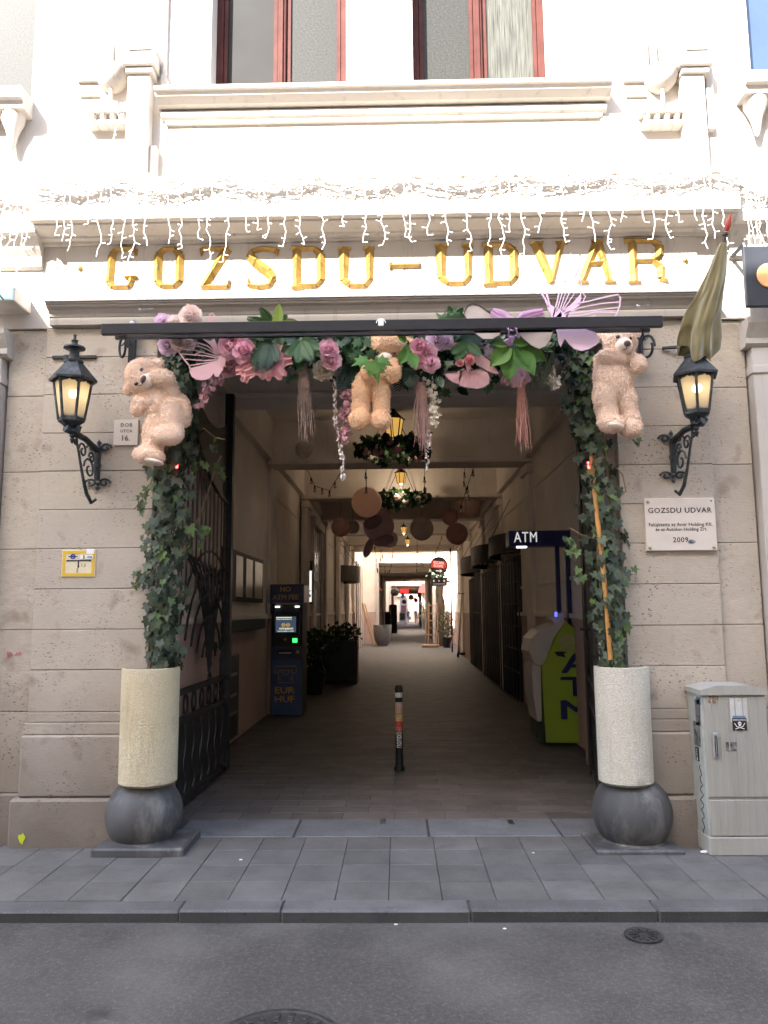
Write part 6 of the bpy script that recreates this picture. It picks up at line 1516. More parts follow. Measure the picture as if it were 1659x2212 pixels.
# bollard
BC = Mt('bollard_black', (.014, .015, .018), .45)
q = G(863, 1664)
t = thing('bollard', 'slim black bollard plastered with coloured stickers in the middle of the passage', 'bollard', (q.x, q.y, 0)); bz = lambda v: A(863, v, q.y).z
b = MB(); b.lathe([(.052, 0), (.056, .02), (.040, .05), (.037, .2), (.037, bz(1497)), (.040, bz(1494)), (.042, bz(1486)), (.03, bz(1480)), (0, bz(1479))], 20, (q.x, q.y, 0)); part(b, 'post', BC, t, True)
for v0, v1, c in ((1492, 1506, (.85, .80, .72)), (1516, 1540, (.60, .42, .32)), (1541, 1558, (.66, .42, .20)), (1559, 1567, (.75, .09, .08)), (1568, 1578, (.62, .20, .12)), (1579, 1612, (.5, .5, .5))):
    nm = 'band_%d' % v0
    b = MB(); b.lathe([(.0385, bz(v1)), (.0385, bz(v0))], 20, (q.x, q.y, 0)); part(b, 'sticker_band', Mt('sticker_' + str(v0), c, .5, 0, .35, 55) if v0 < 1579 else BC, t, True)
b = MB(); yy = q.y - .0395; write(b, 'HIZEP', (q.x, yy, bz(1583)), X, Z, width=.062, height=.033, bold=.02)
for v, w_ in ((1590.5, 0), (1597, 1), (1604, 0), (1611, 1)):
    zz = bz(v); h = .014
    b.box(q.x - .024, q.x + .024, yy, yy + .001, zz + h - .007, zz + h); b.box(q.x - .024, q.x + .024, yy, yy + .001, zz - h + .002, zz - h + .009)
    b.box(q.x - .024, q.x - .012, yy, yy + .001, zz - h + .009, zz + h - .007)
    if not w_: b.box(q.x + .012, q.x + .024, yy, yy + .001, zz - h + .009, zz + h - .007)
part(b, 'sticker_text', WHITE, t)

# poster cases, shelf, letter box, lit sign on the side wall
LW = -2.10 + .05
t = thing('poster_case', 'row of four tall pale notice panels in dark frames on the passage wall', 'notice board', (LW, 4.2, 1.7))
zz1, zz0 = AX(525, 1204, LW + .04).z, AX(525, 1290, LW + .04).z
PP = Mt('notice_paper', (.62, .54, .44), .35, 0, .12, 5, grime=((.22, .2, .16), 12, .66, .74))
ys = [AX(u, 1250, LW + .04).y for u in (487, 501, 508, 524, 530, 545, 549, 566)]
b = MB(); b.box(LW, LW + .045, ys[0] - .08, ys[-1] + .08, zz0 - .06, zz1 + .06, .006); part(b, 'frame', ADARK, t)
for k in range(4): b = MB(); b.box(LW + .04, LW + .05, ys[2 * k] + .02, ys[2 * k + 1] - .02, zz0, zz1); part(b, 'notice', PP, t)
b = MB(); b.box(LW, LW + .14, 3.1, 5.6, 1.36, 1.50, .01); single(b, 'wall_shelf', ADARK, 'dark narrow shelf under the pale notice panels', 'shelf')
t = thing('letter_box', 'black wall letter box with metal flaps under the dark shelf', 'letter box', (LW, 3.5, .3))
ya, yb_ = AX(487, 1480, LW + .2).y, AX(520, 1480, LW + .2).y
b = MB(); b.box(LW, LW + .18, ya, yb_, .18, 1.12, .01); part(b, 'body', IRON, t)
for z in (.45, .65, .88): b = MB(); b.box(LW + .18, LW + .186, ya + .15, yb_ - .15, z, z + .03); part(b, 'flap', Mt('steel_flap', (.3, .3, .3), .4, .6) if z < .5 else bpy.data.materials['steel_flap'], t)
ya = AX(668, 1300, LW + .12).y
t = thing('lit_sign', 'narrow white lit sign in a black case sticking out of the passage wall', 'sign', (LW + .1, ya, 1.5)); q0, q1 = A(665, 1300, ya), A(673, 1233, ya)
b = MB(); b.box(LW, q1.x + .02, ya + .004, ya + .12, q0.z - .05, q1.z + .22, .01); part(b, 'case', ADARK, t)
b = MB(); b.box(q0.x, q1.x, ya - .004, ya + .01, q0.z, q1.z); part(b, 'lit_face', emis('lit_white', (.9, .88, .82), .16), t)
b = MB(); write(b, 'OPEN', ((q0.x + q1.x) / 2, ya - .006, (q0.z + q1.z) / 2), (0, 0, -1), X, width=.3, height=.03) if False else b.box(q0.x + .012, q1.x - .012, ya - .006, ya - .003, q0.z + .1, q0.z + .16); b.box(q0.x + .01, q1.x - .015, ya - .006, ya - .003, q0.z + .22, q0.z + .25); part(b, 'dark_print', ADARK, t)
# doorway on the passage side
d0, d1 = 12.0, 13.7; xx = PL - .16 + sk(12.8)
t = thing('passage_door', 'dark panelled doorway with a white barred fanlight beside the lit sign', 'door', (xx, 12.85, 0))
b = MB(); b.box(xx - .02, xx + .07, d0 - .18, d0, 0.02, 3.55, .01); b.box(xx - .02, xx + .07, d1, d1 + .18, 0.02, 3.55, .01); b.box(xx - .02, xx + .12, d0 - .25, d1 + .25, 3.55, 3.75, .01); part(b, 'door_frame', CREAM2, t)
b = MB(); b.box(xx - .02, xx + .035, d0, d1, .02, 2.3); part(b, 'door_leaf', ADARK, t)
b = MB(); b.box(xx - .02, xx + .03, d0, d1, 2.32, 3.55); part(b, 'fanlight', Mt('fanlight_glass', (.05, .05, .05), .15), t)
for k in range(4): b = MB(); y = d0 + .2 + k * .42; b.box(xx + .03, xx + .045, y, y + .05, 2.35, 3.5); part(b, 'glazing_bar', WHITE, t)
b = MB(); b.box(xx + .035, xx + .04, d0 + .25, d0 + .7, .9, 2.1); part(b, 'door_panel', Mt('grey_notice', (.18, .18, .17), .5), t)
# trough planter and shrubs
DG = Mt('dark_green_paint', (.032, .05, .043), .6, 0, .2, 6)
q0, q1 = G(702, 1478), G(770, 1478)
t = thing('trough_screen', 'tall dark green planted screen box standing against the passage side', 'planter', ((q0.x + q1.x) / 2, q0.y + .4, 0))
zt = A(735, 1385, q0.y).z; b = MB(); b.box(q0.x, q1.x, q0.y, q0.y + .9, .08, zt, .01); part(b, 'box', DG, t)
b = MB(); b.box(q0.x - .01, q1.x + .01, q0.y - .01, q0.y + .91, 0, .09, .006); part(b, 'plinth', ADARK, t)
b = MB(); b.box(q1.x - .05, q1.x + .012, q0.y - .012, q0.y + .05, .02, zt + .02); part(b, 'corner_post', Mt('brown_post', (.07, .04, .03), .6), t)
def bush(name, label, c, r, n, mats, size, cat='shrub', group=None, stem=True):
    t = thing(name, label, cat, c, group); b = MB()
    for k in range(n):
        d = Vector((R.gauss(0, .5), R.gauss(0, .5), R.uniform(.05, 1.0))); p = Vector(c) + Vector((d.x * r[0], d.y * r[0], d.z * r[1]))
        b.mi = R.randrange(len(mats)); me = LEAFM[mats[b.mi].name][1]
        M4 = leaf_matrix(p, size * R.uniform(.6, 1.3), (R.uniform(-1, 1), -1, R.uniform(-.5, 1)), R.uniform(-1, 1), 0)
        b.add([M4 @ w_.co for w_ in me.vertices], [list(f_.vertices) for f_ in me.polygons])
    part(b, 'foliage', mats, t, 'all', kind='stuff')
    if stem:
        for k in range(4): s_ = MB(); s_.tube([Vector(c), Vector(c) + Vector((R.uniform(-.4, .4) * r[0], R.uniform(-.3, .3) * r[0], r[1] * .8))], .012, 5); part(s_, 'stem', STEMM, t)
    return t
qb = G(678, 1500); bush('dark_shrub', 'dark leafy shrub filling the gap behind the blue cash machine', (qb.x, qb.y, .35), (.32, .85), 320, [G_DK, G_MD], .10)
bush('box_shrub', 'low dark shrub growing out of the tall green screen box', ((q0.x + q1.x) / 2, q0.y + .4, zt - .05), (.40, .42), 200, [G_DK, G_MD], .09)
t = thing('shrub_pot', 'dark pot holding the leafy shrub behind the cash machine', 'pot', (qb.x, qb.y, 0)); b = MB(); b.lathe([(.16, 0), (.22, .4), (.24, .42), (.22, .42), (.2, .36), (0, .36)], 18, (qb.x, qb.y, 0)); part(b, 'bowl', ADARK, t, True)
# folding grilles and barrel awnings on the right side shops
for k, (ya, yb_, lab) in enumerate(((8.0, 10.2, 'dark folding shop grille next to the lime machine pier'), (10.6, 13.9, 'dark folding shop grille with pale panes between two barrel awnings'), (14.5, 17.7, 'deepest dark folding shop grille beside the leaning scooter'))):
    xx = PR + sk((ya + yb_) / 2); t = thing('folding_grille', lab, 'grille', (xx, (ya + yb_) / 2, 0), 'folding grilles along the passage')
    b = MB(); b.box(xx - .03, xx + .01, ya, yb_, .02, 2.55); part(b, 'dark_opening', ADARK, t)
    n = int((yb_ - ya) / .16)
    for i in range(n + 1):
        y = ya + (yb_ - ya) * i / n; b = MB(); dx = .10 if i % 2 else .05; b.box(xx - dx - .025, xx - dx, y - .02, y + .02, .02, 2.5); part(b, 'grille_bar', IRON, t)
    for z in (.5, .9, 1.3, 1.7, 2.1, 2.45): b = MB(); b.tube([(xx - .075, ya, z), (xx - .075, yb_, z)], .012, 4); part(b, 'grille_rail', IRON, t)
    for i in range(1 + k):
        for j in range(4): b = MB(); y = ya + .5 + i * .8; b.box(xx - .045, xx - .035, y, y + .22, 1.0 + j * .38, 1.32 + j * .38); part(b, 'pane', Mt('grey_pane', (.16, .155, .15), .2) if 'grey_pane' not in bpy.data.materials else bpy.data.materials['grey_pane'], t)
AW = Mt('dark_awning', (.07, .064, .064), .6, 0, .2, 10)
for k, (yc, wd, sd, zb_, h, dpt, lab) in enumerate(((9.1, 1.1, 1, 2.62, .34, .42, 'dark barrel awning over the grille next to the overhead sign'), (12.2, 1.3, 1, 2.62, .40, .50, 'dark barrel awning fringed with tiny lamps in the middle of the row'), (15.9, 1.4, 1, 2.6, .42, .50, 'dark barrel awning over the deepest grille'), (20.0, 1.0, -1, 2.55, .5, .62, 'grey green barrel awning held by a chain on the opposite passage side'))):
    xx = (PR if sd > 0 else PL - .16) + sk(yc); t = thing('barrel_awning', lab, 'awning', (xx, yc, zb_), 'barrel awnings in the passage')
    mt_ = AW if sd > 0 else Mt('grey_awning', (.10, .10, .09), .6)
    b = MB(); n = 14
    pts = [(xx - sd * dpt * math.sin(math.pi * i / n), yc - wd * math.cos(math.pi * i / n)) for i in range(n + 1)]
    vs = [(x, y, zb_) for x, y in pts] + [(x, y, zb_ + h) for x, y in pts]
    b.add(vs, [(i, i + 1, n + 2 + i, n + 1 + i) for i in range(n)] + [list(range(n + 1, 2 * n + 2))]); part(b, 'valance', mt_, t, True)
    b = MB(); b.tube([(x, y, zb_ - .012) for x, y in pts], .02, 5); part(b, 'rim', IRON, t)
    if k == 1:
        for i in range(1, n): b = MB(); b.sph((pts[i][0], pts[i][1], zb_ - .04), .018, 6, 5); part(b, 'lamp', WHITECABLE, t)
    b = MB(); b.tube([(xx - sd * dpt * .9, yc, zb_ + h), (xx, yc, zb_ + h + .75)], .008, 4); part(b, 'stay', IRON, t)

# pendant lanterns, wreaths, paper lanterns, bulb strings -----------------
BULB2 = emis('amber_bulb', (1, .62, .2), 1.2)
AMB = Mt('amber_glass', (.75, .42, .10), .35, emit=.10)
def small_lantern(t, c, wd, H, watts=0):
    if watts:                         # the lamp's own light
        ld = bpy.data.lights.new('lamp_light', 'POINT'); ld.energy = watts; ld.color = (1, .78, .55); ld.shadow_soft_size = .06
        lo = bpy.data.objects.new('lamp_light', ld); COL.objects.link(lo); lo.parent = t; lo.location = (0, 0, -wd * .95)
    Rt = wd / 2; Rb = Rt * .66; c = Vector(c)
    V = lambda r, k, z: c + Vector((r * math.cos(math.radians(60 * k + 12)), r * math.sin(math.radians(60 * k + 12)), z))
    for k in range(6):
        b = MB(); b.add([V(Rb, k, 0), V(Rb, k + 1, 0), V(Rt, k + 1, H), V(Rt, k, H)], [(0, 1, 2, 3)]); part(b, 'pane', AMB, t)
        b = MB(); b.tube([V(Rb, k, 0), V(Rt, k, H)], Rt * .085, 4); part(b, 'frame_bar', IRON, t)
    b = MB(); b.sph(c + Vector((0, 0, H * .5)), Rt * .4, 8, 6); part(b, 'bulb', BULB2, t)
    b = MB(); b.lathe([(Rt * 1.15, H), (Rt * 1.18, H + .01), (Rt * .4, H + Rt * .75), (Rt * .18, H + Rt * 1.1), (0, H + Rt * 1.3)], 6, c, .2); part(b, 'lantern_roof', IRON, t)
    b = MB(); b.lathe([(0, -Rt * .8), (Rt * .14, -Rt * .5), (Rt * .2, -Rt * .3), (Rb * 1.05, 0)], 6, c, .2); part(b, 'lantern_base', IRON, t)
for k, (u, v, wd, y, lab) in enumerate(((850, 926, .30, 5.6, 'amber lit pendant lantern half hidden by the first flower wreath'), (866, 1033, .22, 9.5, 'amber lit pendant lantern hanging clear between the two flower wreaths'), (872, 1145, .17, 15.5, 'amber lit pendant lantern above the mauve paper shapes'), (880.5, 1171, .18, 19.5, 'amber lit pendant lantern hanging lowest, just over the courtyard opening'), (886, 1224, .22, 38.0, 'small pendant lantern inside the courtyard wing'), (886.5, 1233, .22, 43.0, 'second small pendant lantern inside the courtyard wing, just under the other'))):
    c = A(u, v, y); t = thing('pendant_lantern', lab, 'lamp', (c.x, y, c.z), 'pendant lanterns along the passage')
    small_lantern(t, (c.x, y, c.z - wd * .5), wd, wd * .95, 0 if y > 25 else 2.0 if y > 9 else 0.9)
    b = MB(); b.tube([(c.x, y, c.z + wd * 1.0), (c.x, y, CEIL if y < 25 else 3.95)], .010, 5); part(b, 'rod', IRON, t)
def wreath(u, v, y, Rr, lab, nl, nf):
    c = A(u, v, y); t = thing('flower_wreath', lab, 'wreath', tuple(c), 'hanging flower wreaths'); b = MB()
    for k in range(nl):
        a = R.uniform(0, 6.283); rr = Rr + R.gauss(0, .08); p = c + Vector((rr * math.cos(a), rr * math.sin(a), R.gauss(0, .07)))
        M4 = leaf_matrix(p, R.uniform(.08, .15), (R.uniform(-1, 1), -1, R.uniform(-1, 1)), R.uniform(-1, .4), 0); me = LEAFM[G_DK.name][R.randrange(2)]
        b.add([M4 @ w_.co for w_ in me.vertices], [list(f_.vertices) for f_ in me.polygons])
    part(b, 'foliage', [G_DK], t, 'all', kind='stuff')
    for k in range(nf):
        a = R.uniform(0, 6.283); p = c + Vector((Rr * 1.02 * math.cos(a), Rr * 1.02 * math.sin(a), R.uniform(-.12, .03))); fb = MB(); sz = R.uniform(.05, .085)
        for q in range(9):
            th = q * 2.4; ph = .3 + q * .13; d = Vector((math.sin(ph) * math.cos(th), math.sin(ph) * math.sin(th) * .6 - .5, math.sin(ph) * math.sin(th) - .3)); fb.sph(p + d * sz * .6, (sz * .5, sz * .35, sz * .5), 6, 4)
        part(fb, 'bloom', R.choice((P_PALE, P_ROSE, P_CRM)), t, 'all')
    for a in (.6, 2.7, 4.8): b = MB(); b.tube([c + Vector((Rr * math.cos(a), Rr * math.sin(a), 0)), (c.x, y, CEIL)], .007, 4); part(b, 'hanger', IRON, t)
wreath(846, 968, 5.6, .40, 'big hanging wreath of dark leaves and pale blooms under the honey bear', 260, 22)
wreath(868, 1078, 9.9, .40, 'smaller hanging wreath of dark trailing leaves under the clear amber lantern', 240, 10)
def paper(u, v, rpx, y, mat, lab):
    s = (y + 5.55) / FPX; r = rpx * s; c = A(u, v, y); t = thing('paper_lantern', lab, 'paper lantern', tuple(c), 'round paper lanterns in the passage')
    pr2 = []
    n = 22
    for i in range(n + 1):
        a = -math.pi / 2 + math.pi * i / n; rr = r * math.cos(a) * (1 - .015 * (i % 2)); pr2.append((max(rr, r * .12), r * math.sin(a)))
    b = MB(); b.lathe(pr2, 26, c); part(b, 'shade', mat, t, 'all')
    b = MB(); b.tube([c + Vector((0, 0, r)), (c.x, y, CEIL - .02)], .004, 4); part(b, 'cord', IRON, t)
PLN = [leafmat('paper_blush', (.90, .72, .64), sc3((.90, .72, .64), 1.1), .8, .6, .1), leafmat('paper_rose', (.74, .55, .52), sc3((.74, .55, .52), 1.1), .8, .6, .1), leafmat('paper_pale', (.75, .70, .66), sc3((.75, .70, .66), 1.1), .8, .6, .1), leafmat('paper_grey', (.80, .74, .71), sc3((.80, .74, .71), 1.1), .8, .6, .1), leafmat('paper_mauve', (.80, .67, .72), sc3((.80, .67, .72), 1.1), .8, .6, .1)]
for a in ((792, 1085, 33, 9.0, 0, 'largest blush paper lantern, hanging level with the trailing wreath'), (736, 1139, 21, 10.6, 1, 'dark rose paper lantern hanging over the panelled doorway side'), (657, 972, 20, 6.4, 2, 'pale paper lantern high up, alone below the brownish tassel'), (1010, 1089, 28, 10.6, 0, 'blush paper lantern on the grille side above a dark rose one'), (987, 1153, 24, 11.5, 1, 'dark rose paper lantern on the grille side, right under the blush one'),
          (911, 1142, 26, 12.5, 3, 'grey paper lantern behind the third amber lantern'), (762, 1139, 15, 12.0, 3, 'small grey paper lantern partly behind the mauve paper shape'), (818, 1136, 34, 13.0, 4, 'large mauve paper lantern crossed by petal shaped wings'), (842, 1165, 18, 13.4, 4, 'smaller mauve paper lantern beneath the large mauve one'), (972, 1117, 18, 12.0, 1, 'small dark rose paper lantern squeezed behind the blush one')):
    paper(a[0], a[1], a[2], a[3], PLN[a[4]], a[5])
t = thing('paper_butterfly', 'mauve paper butterfly with drooping petal wings below the large mauve lantern', 'butterfly', tuple(A(812, 1160, 12.4)))
for (u, v, ru, rv, a) in ((796, 1183, 9, 23, -.35), (829, 1168, 23, 12, .25), (806, 1128, 22, 14, .5)):
    b = MB(); o = A(u, v, 12.4); s = 17.95 / FPX
    b.poly([o + Vector(((ru * math.cos(g_) * math.cos(a) - rv * math.sin(g_) * math.sin(a)) * s, 0, (ru * math.cos(g_) * math.sin(a) + rv * math.sin(g_) * math.cos(a)) * s)) for g_ in [j * .35 for j in range(18)]], .01); part(b, 'wing', Mt('mauve_card', (.42, .30, .37), .7) if 'mauve_card' not in bpy.data.materials else bpy.data.materials['mauve_card'], t)
def bulbs(pts, y, n, lab):
    q = [A(u, v, y) for u, v in pts]; t = thing('bulb_string', lab, 'bulb string', tuple(q[0]), 'black bulb strings in the passage')
    b = MB(); b.tube(q, .008, 4); part(b, 'cable', BLACK, t)
    for k in range(n):
        f = (k + 1) / n * (len(q) - 1); i = min(int(f), len(q) - 2); p = q[i].lerp(q[i + 1], f - i)
        b = MB(); b.tube([p, p + Vector((0, 0, -.06))], .016, 5); part(b, 'socket', BLACK, t)
        b = MB(); b.sph(p + Vector((0, 0, -.085)), .028, 8, 6); part(b, 'bulb', Mt('clear_bulb', (.5, .45, .36), .1, spec=.8) if 'clear_bulb' not in bpy.data.materials else bpy.data.materials['clear_bulb'], t)
bulbs([(806, 1160), (811, 1190), (814, 1225), (816, 1231)], 20, 4, 'bulb string nearest the paper butterfly, hanging in the courtyard opening'); bulbs([(823, 1187), (820, 1225), (824, 1187), (832, 1233)], 21, 4, 'forked bulb string second in the courtyard opening'); bulbs([(853, 1160), (849, 1190), (844, 1228), (838, 1236)], 20, 5, 'long bulb string slanting across the courtyard opening'); bulbs([(901, 1165), (901, 1190), (900, 1230)], 21, 4, 'straight bulb string hanging past the round arrow sign side'); bulbs([(902, 1188), (907, 1208), (913, 1219)], 22, 3, 'short bulb string splaying toward the round arrow sign'); bulbs([(958, 1145), (950, 1172), (942, 1190)], 20, 4, 'bulb string reaching up from the round arrow sign to the ceiling')
bulbs([(784, 927), (786, 980), (790, 1010), (791, 1052)], 7, 4, 'black cable with sockets above the largest blush lantern'); bulbs([(1035, 838), (1033, 900), (1031, 985), (1020, 1020), (996, 1092)], 7, 7, 'black cable with sockets dangling below the dusty pink butterfly'); bulbs([(1004, 1000), (1002, 1040), (1012, 1070)], 9, 4, 'black cable with sockets over the grille side lanterns'); bulbs([(664, 1015), (680, 1050), (712, 1060), (735, 1022)], 7.5, 6, 'sagging black cable with sockets beside the pale paper lantern'); bulbs([(917, 1000), (917, 1060), (912, 1085)], 8, 4, 'black cable with sockets hanging next to the trailing wreath')
# courtyard things ---------------------------------------------------------
WD = Mt('pine_wood', (.42, .27, .15), .7, 0, .2, 12, stretch=(1, 1, .2)); POTG = Mt('grey_pot', (.15, .155, .16), .7, 0, .1, 5)
q = G(826, 1396); yq = q.y; s = (yq + 5.55) / FPX
t = thing('large_pot', 'large smooth grey tapered pot standing beside the leaning plank', 'pot', (q.x, yq, 0)); H = A(826, 1350, yq).z
b = MB(); b.lathe([(.22, 0), (.36, H * .3), (.41, H * .65), (.42, H), (.39, H), (.37, H * .8), (0, H * .78)], 28, (q.x, yq + .3, 0)); part(b, 'bowl', POTG, t, True)
for k, (u0, v0, u1, v1, lab) in enumerate(((782, 1303, 810, 1396, 'wooden plank leaning against the courtyard wall in front of the grey pot'), (788, 1305, 815, 1392, 'second thinner wooden plank leaning just behind the first one'))):
    ga = G(u1, v1) + Vector((-.05, -.35, 0)); gb = A(u0, v0, ga.y + .1); b = MB(); d = gb - ga
    b.tube([ga + Vector((0, 0, .03)), gb], .075 - .03 * k, 4); single(b, 'plank', WD, lab, 'plank')
q = G(789, 1391); b = MB(); b.sph((q.x - .02, q.y, .2), .2, 18, 12); single(b, 'stone_ball', GRAN, 'grey stone ball on the ground at the foot of the leaning planks', 'stone ball', smooth=True)
yl = 29.0; q = A(935, 1392, yl)
t = thing('step_ladder', 'wooden step ladder standing open in front of the tree trunk', 'ladder', (q.x, yl, 0))
L = lambda u, v, dy=0: A(u, v, yl + dy)
for a0, a1, dy0 in (((925, 1386), (927, 1302), 0), ((947, 1386), (943.5, 1302), 0), ((918, 1384), (925, 1306), .55), ((940, 1382), (942, 1306), .55)):
    p0 = L(*a0, dy0); p0.z = .0; p1 = L(*a1, .3); b = MB(); b.tube([p0, p1], .03, 4); part(b, 'rail', WD, t)
for v in (1308, 1325, 1341, 1357, 1372): b = MB(); f = (1386 - v) / 84; b.box(L(925.5 + f * 1.6, v).x, L(946.5 - f * 3, v).x, yl + .3 * f - .05, yl + .3 * f + .05, L(930, v).z - .02, L(930, v).z + .02, .004); part(b, 'rung', WD, t)
t = thing('tree_trunk', 'thick rough brown trunk rising behind the ladder under the round arrow sign', 'tree', (A(952, 1388, yl + .7).x, yl + .7, 0)); b = MB(); cx = t.location.x
b.tube([(cx + .03 * math.sin(i * 1.3), yl + .7, i * .28) for i in range(12)], [.19 + .02 * math.sin(i * 2.1) for i in range(12)], 12); part(b, 'trunk', Mt('bark', (.11, .085, .06), .9, 0, .35, 7, .9, 18, .03, stretch=(1, 1, .3)), t, True)
b = MB(); 
for k in range(60):
    me = LEAFM[G_DK.name][1]; M4 = leaf_matrix((cx + R.gauss(0, .17), yl + .7 + R.gauss(0, .17), 3.3 + R.uniform(-.3, .25)), R.uniform(.12, .22), (R.uniform(-1, 1), -1, R.uniform(-1, 1)), R.uniform(-1, .5)); b.add([M4 @ w_.co for w_ in me.vertices], [list(f_.vertices) for f_ in me.polygons])
part(b, 'crown', [G_DK], t, 'all', kind='stuff')
q = G(966, 1399)
t = thing('plant_pot', 'black round plant pot at the foot of the trunk', 'pot', (q.x, q.y, 0)); b = MB(); b.lathe([(.15, 0), (.19, .36), (.205, .38), (.205, .44), (.17, .44), (.16, .38), (0, .38)], 18, (q.x, q.y + .15, 0)); part(b, 'bowl', ADARK, t, True)
G_OL = leafmat('olive_leaf', (.06, .075, .035), (.20, .20, .13)); LEAFM[G_OL.name] = (maple(G_OL), ovate(G_OL))
bush('potted_shrub', 'airy olive green shrub growing from the black pot by the trunk', (q.x, q.y + .15, .40), (.30, 1.1), 260, [G_OL, G_MD], .085, 'shrub')
q2 = G(945, 1384) + Vector((.1, .9, 0)); bush('wild_shrub', 'loose dry shrub seen through the rungs of the step ladder', (q2.x, q2.y, .05), (.40, 1.15), 240, [G_OL, G_OL], .075)
q = G(932, 1398); b = MB(); b.box(q.x - .42, q.x + .35, q.y - .1, q.y + .45, 0.005, .10, .012); single(b, 'wooden_pallet', WD, 'flat wooden board lying on the ground in front of the step ladder', 'board')
q = G(930, 1388); b = MB(); b.tube([q + Vector((-.7 + i * .12, .05 * math.sin(i * 1.7), .02)) for i in range(10)], .015, 4); single(b, 'ground_cable', BLACK, 'loose black cable on the ground by the ladder feet', 'cable')
q = G(1000, 1410); t = thing('carton', 'small pale carton on the ground behind the scooter wheel', 'box', (q.x, q.y, 0)); b = MB(); b.box(q.x - .14, q.x + .14, q.y, q.y + .3, 0.003, .22, .004); part(b, 'carton_body', Mt('carton', (.45, .40, .34), .8), t); b = MB(); b.box(q.x - .02, q.x + .02, q.y - .003, q.y, .06, .10); part(b, 'print', TXT, t)
# scooter
q = G(990, 1420); sy = q.y; S = lambda u, v: A(u, v, sy)
t = thing('push_scooter', 'kick scooter with a long upright stem leaning at the foot of the grilles', 'scooter', (q.x, sy, 0)); rw = .085
def wheel(c, name='wheel'):
    b = MB(); b.lathe([(rw * .55, -.016), (rw * .9, -.02), (rw, -.01), (rw, .01), (rw * .9, .02), (rw * .55, .016)], 18, (0, 0, 0)); b.tx(Matrix.Translation(c) @ Matrix.Rotation(math.pi / 2, 4, 'Y') @ Matrix.Rotation(.5, 4, 'X')); w_ = part(b, name, BLACK, t, True)
    b = MB(); b.lathe([(0, -.014), (rw * .55, -.014), (rw * .55, .014), (0, .014)], 12, (0, 0, 0)); b.tx(Matrix.Translation(c) @ Matrix.Rotation(math.pi / 2, 4, 'Y') @ Matrix.Rotation(.5, 4, 'X')); part(b, 'hub', Mt('wheel_hub', (.2, .2, .2), .4) if 'wheel_hub' not in bpy.data.materials else bpy.data.materials['wheel_hub'], w_, True)
c1_ = Vector((q.x, sy, rw)); c2_ = Vector((q.x + .45, sy + .55, rw)); wheel(c1_); wheel(c2_)
b = MB(); b.tube([c1_ + Vector((.06, .08, .05)), c1_ + Vector((.12, .15, .02)), c2_ + Vector((-.06, -.07, .02))], [.03, .06, .06], 4); part(b, 'deck', ADARK, t)
OLV = Mt('olive_metal', (.30, .32, .20), .35, .5); b = MB(); st = c1_ + Vector((.0, 0, .1)); en = S(999, 1282); en.y = sy + .2; b.tube([c1_, st, en], [.02, .028, .022], 8); part(b, 'stem', OLV, t, True)
b = MB(); b.tube([en + Vector((-.16, -.1, .0)), en, en + Vector((.16, .1, 0))], .016, 6); part(b, 'handlebar', ADARK, t)
# sign on its post
ys_ = 24.2; S = lambda u, v, dy=0: A(u, v, ys_ + dy); s = (ys_ + 5.55) / FPX
t = thing('arrow_sign', 'round hanging sign with red band, white lettering and an arrow', 'sign', tuple(S(975, 1350)))
b = MB(); p = S(975, 1300); b.tube([(p.x, p.y, 0), (p.x, p.y, S(975, 1184).z)], .03, 6); part(b, 'post', IRON, t)
b = MB(); z = S(950, 1197).z; b.tube([S(929, 1197), S(976, 1197)], .018, 5); b.tube([S(936, 1197), S(936, 1206)], .008, 4); b.tube([S(960, 1197), S(960, 1206)], .008, 4); b.tube([S(934 + i * 4, 1192 + 3 * math.sin(i * 1.6)) for i in range(11)], .009, 4); part(b, 'bracket', IRON, t)
b = MB(); o = S(948, 1222); r = 18.5 * s; b.lathe([(0, -.04), (r, -.04), (r, .04), (0, .04)], 32, (0, 0, 0)); b.tx(Matrix.Translation(o) @ Matrix.Rotation(math.pi / 2, 4, 'X')); disc = part(b, 'disc', Mt('sign_grey_brown', (.26, .22, .19), .5), t)
b = MB(); b.tube([o + Vector((r * math.cos(a), -.03, r * math.sin(a))) for a in [j * .2618 for j in range(25)]], .016, 5); part(b, 'disc_rim', Mt('sign_rim', (.30, .27, .24), .4), disc)
b = MB(); yy = -.046; b.poly([o + Vector((dx * s, yy, dz * s)) for dx, dz in ((-17, 12), (16.5, 7), (16.5, -2), (12, -6.5), (-17, -4))], .004); part(b, 'red_band', emis('sign_red_glow', (.62, .07, .04), .10), disc)  # painted band, with a faint glow added to brighten it
b = MB(); RT = (1, 0, -.10)
write(b, 'ESCAPE', o + Vector((0, yy - .004, 6.4 * s)), RT, Z, width=22 * s, height=6 * s, bold=.01); write(b, 'ROOMS', o + Vector((-1 * s, yy - .004, -.8 * s)), RT, Z, width=20 * s, height=6 * s, bold=.01)
b.strip([o + Vector((-7 * s, yy, -11 * s)), o + Vector((3 * s, yy, -11.5 * s))], 2.2 * s, .004); b.poly([o + Vector((dx * s, yy, dz * s)) for dx, dz in ((1, -7), (7.5, -11.6), (1, -16), (3.2, -11.5))], .004); part(b, 'lettering', emis('sign_letter_glow', (.85, .75, .7), .12), disc)  # white paint, with emission added so it stands out in the shade
b = MB(); p0, p1 = S(931, 1266.5), S(965.5, 1247.5); b.box(p0.x, p1.x, ys_ - .03, ys_ + .04, p0.z, p1.z, .02); pn = part(b, 'lower_panel', Mt('panel_grey', (.42, .37, .33), .5), t)
b = MB(); b.box(p0.x + .03, p1.x - .03, ys_ - .034, ys_ - .03, p0.z + .03, p1.z - .03); part(b, 'panel_face', Mt('panel_brown', (.12, .10, .09), .5), pn)
b = MB(); zc_ = p0.z + (p1.z - p0.z) * .62; xm = (p0.x + p1.x) / 2
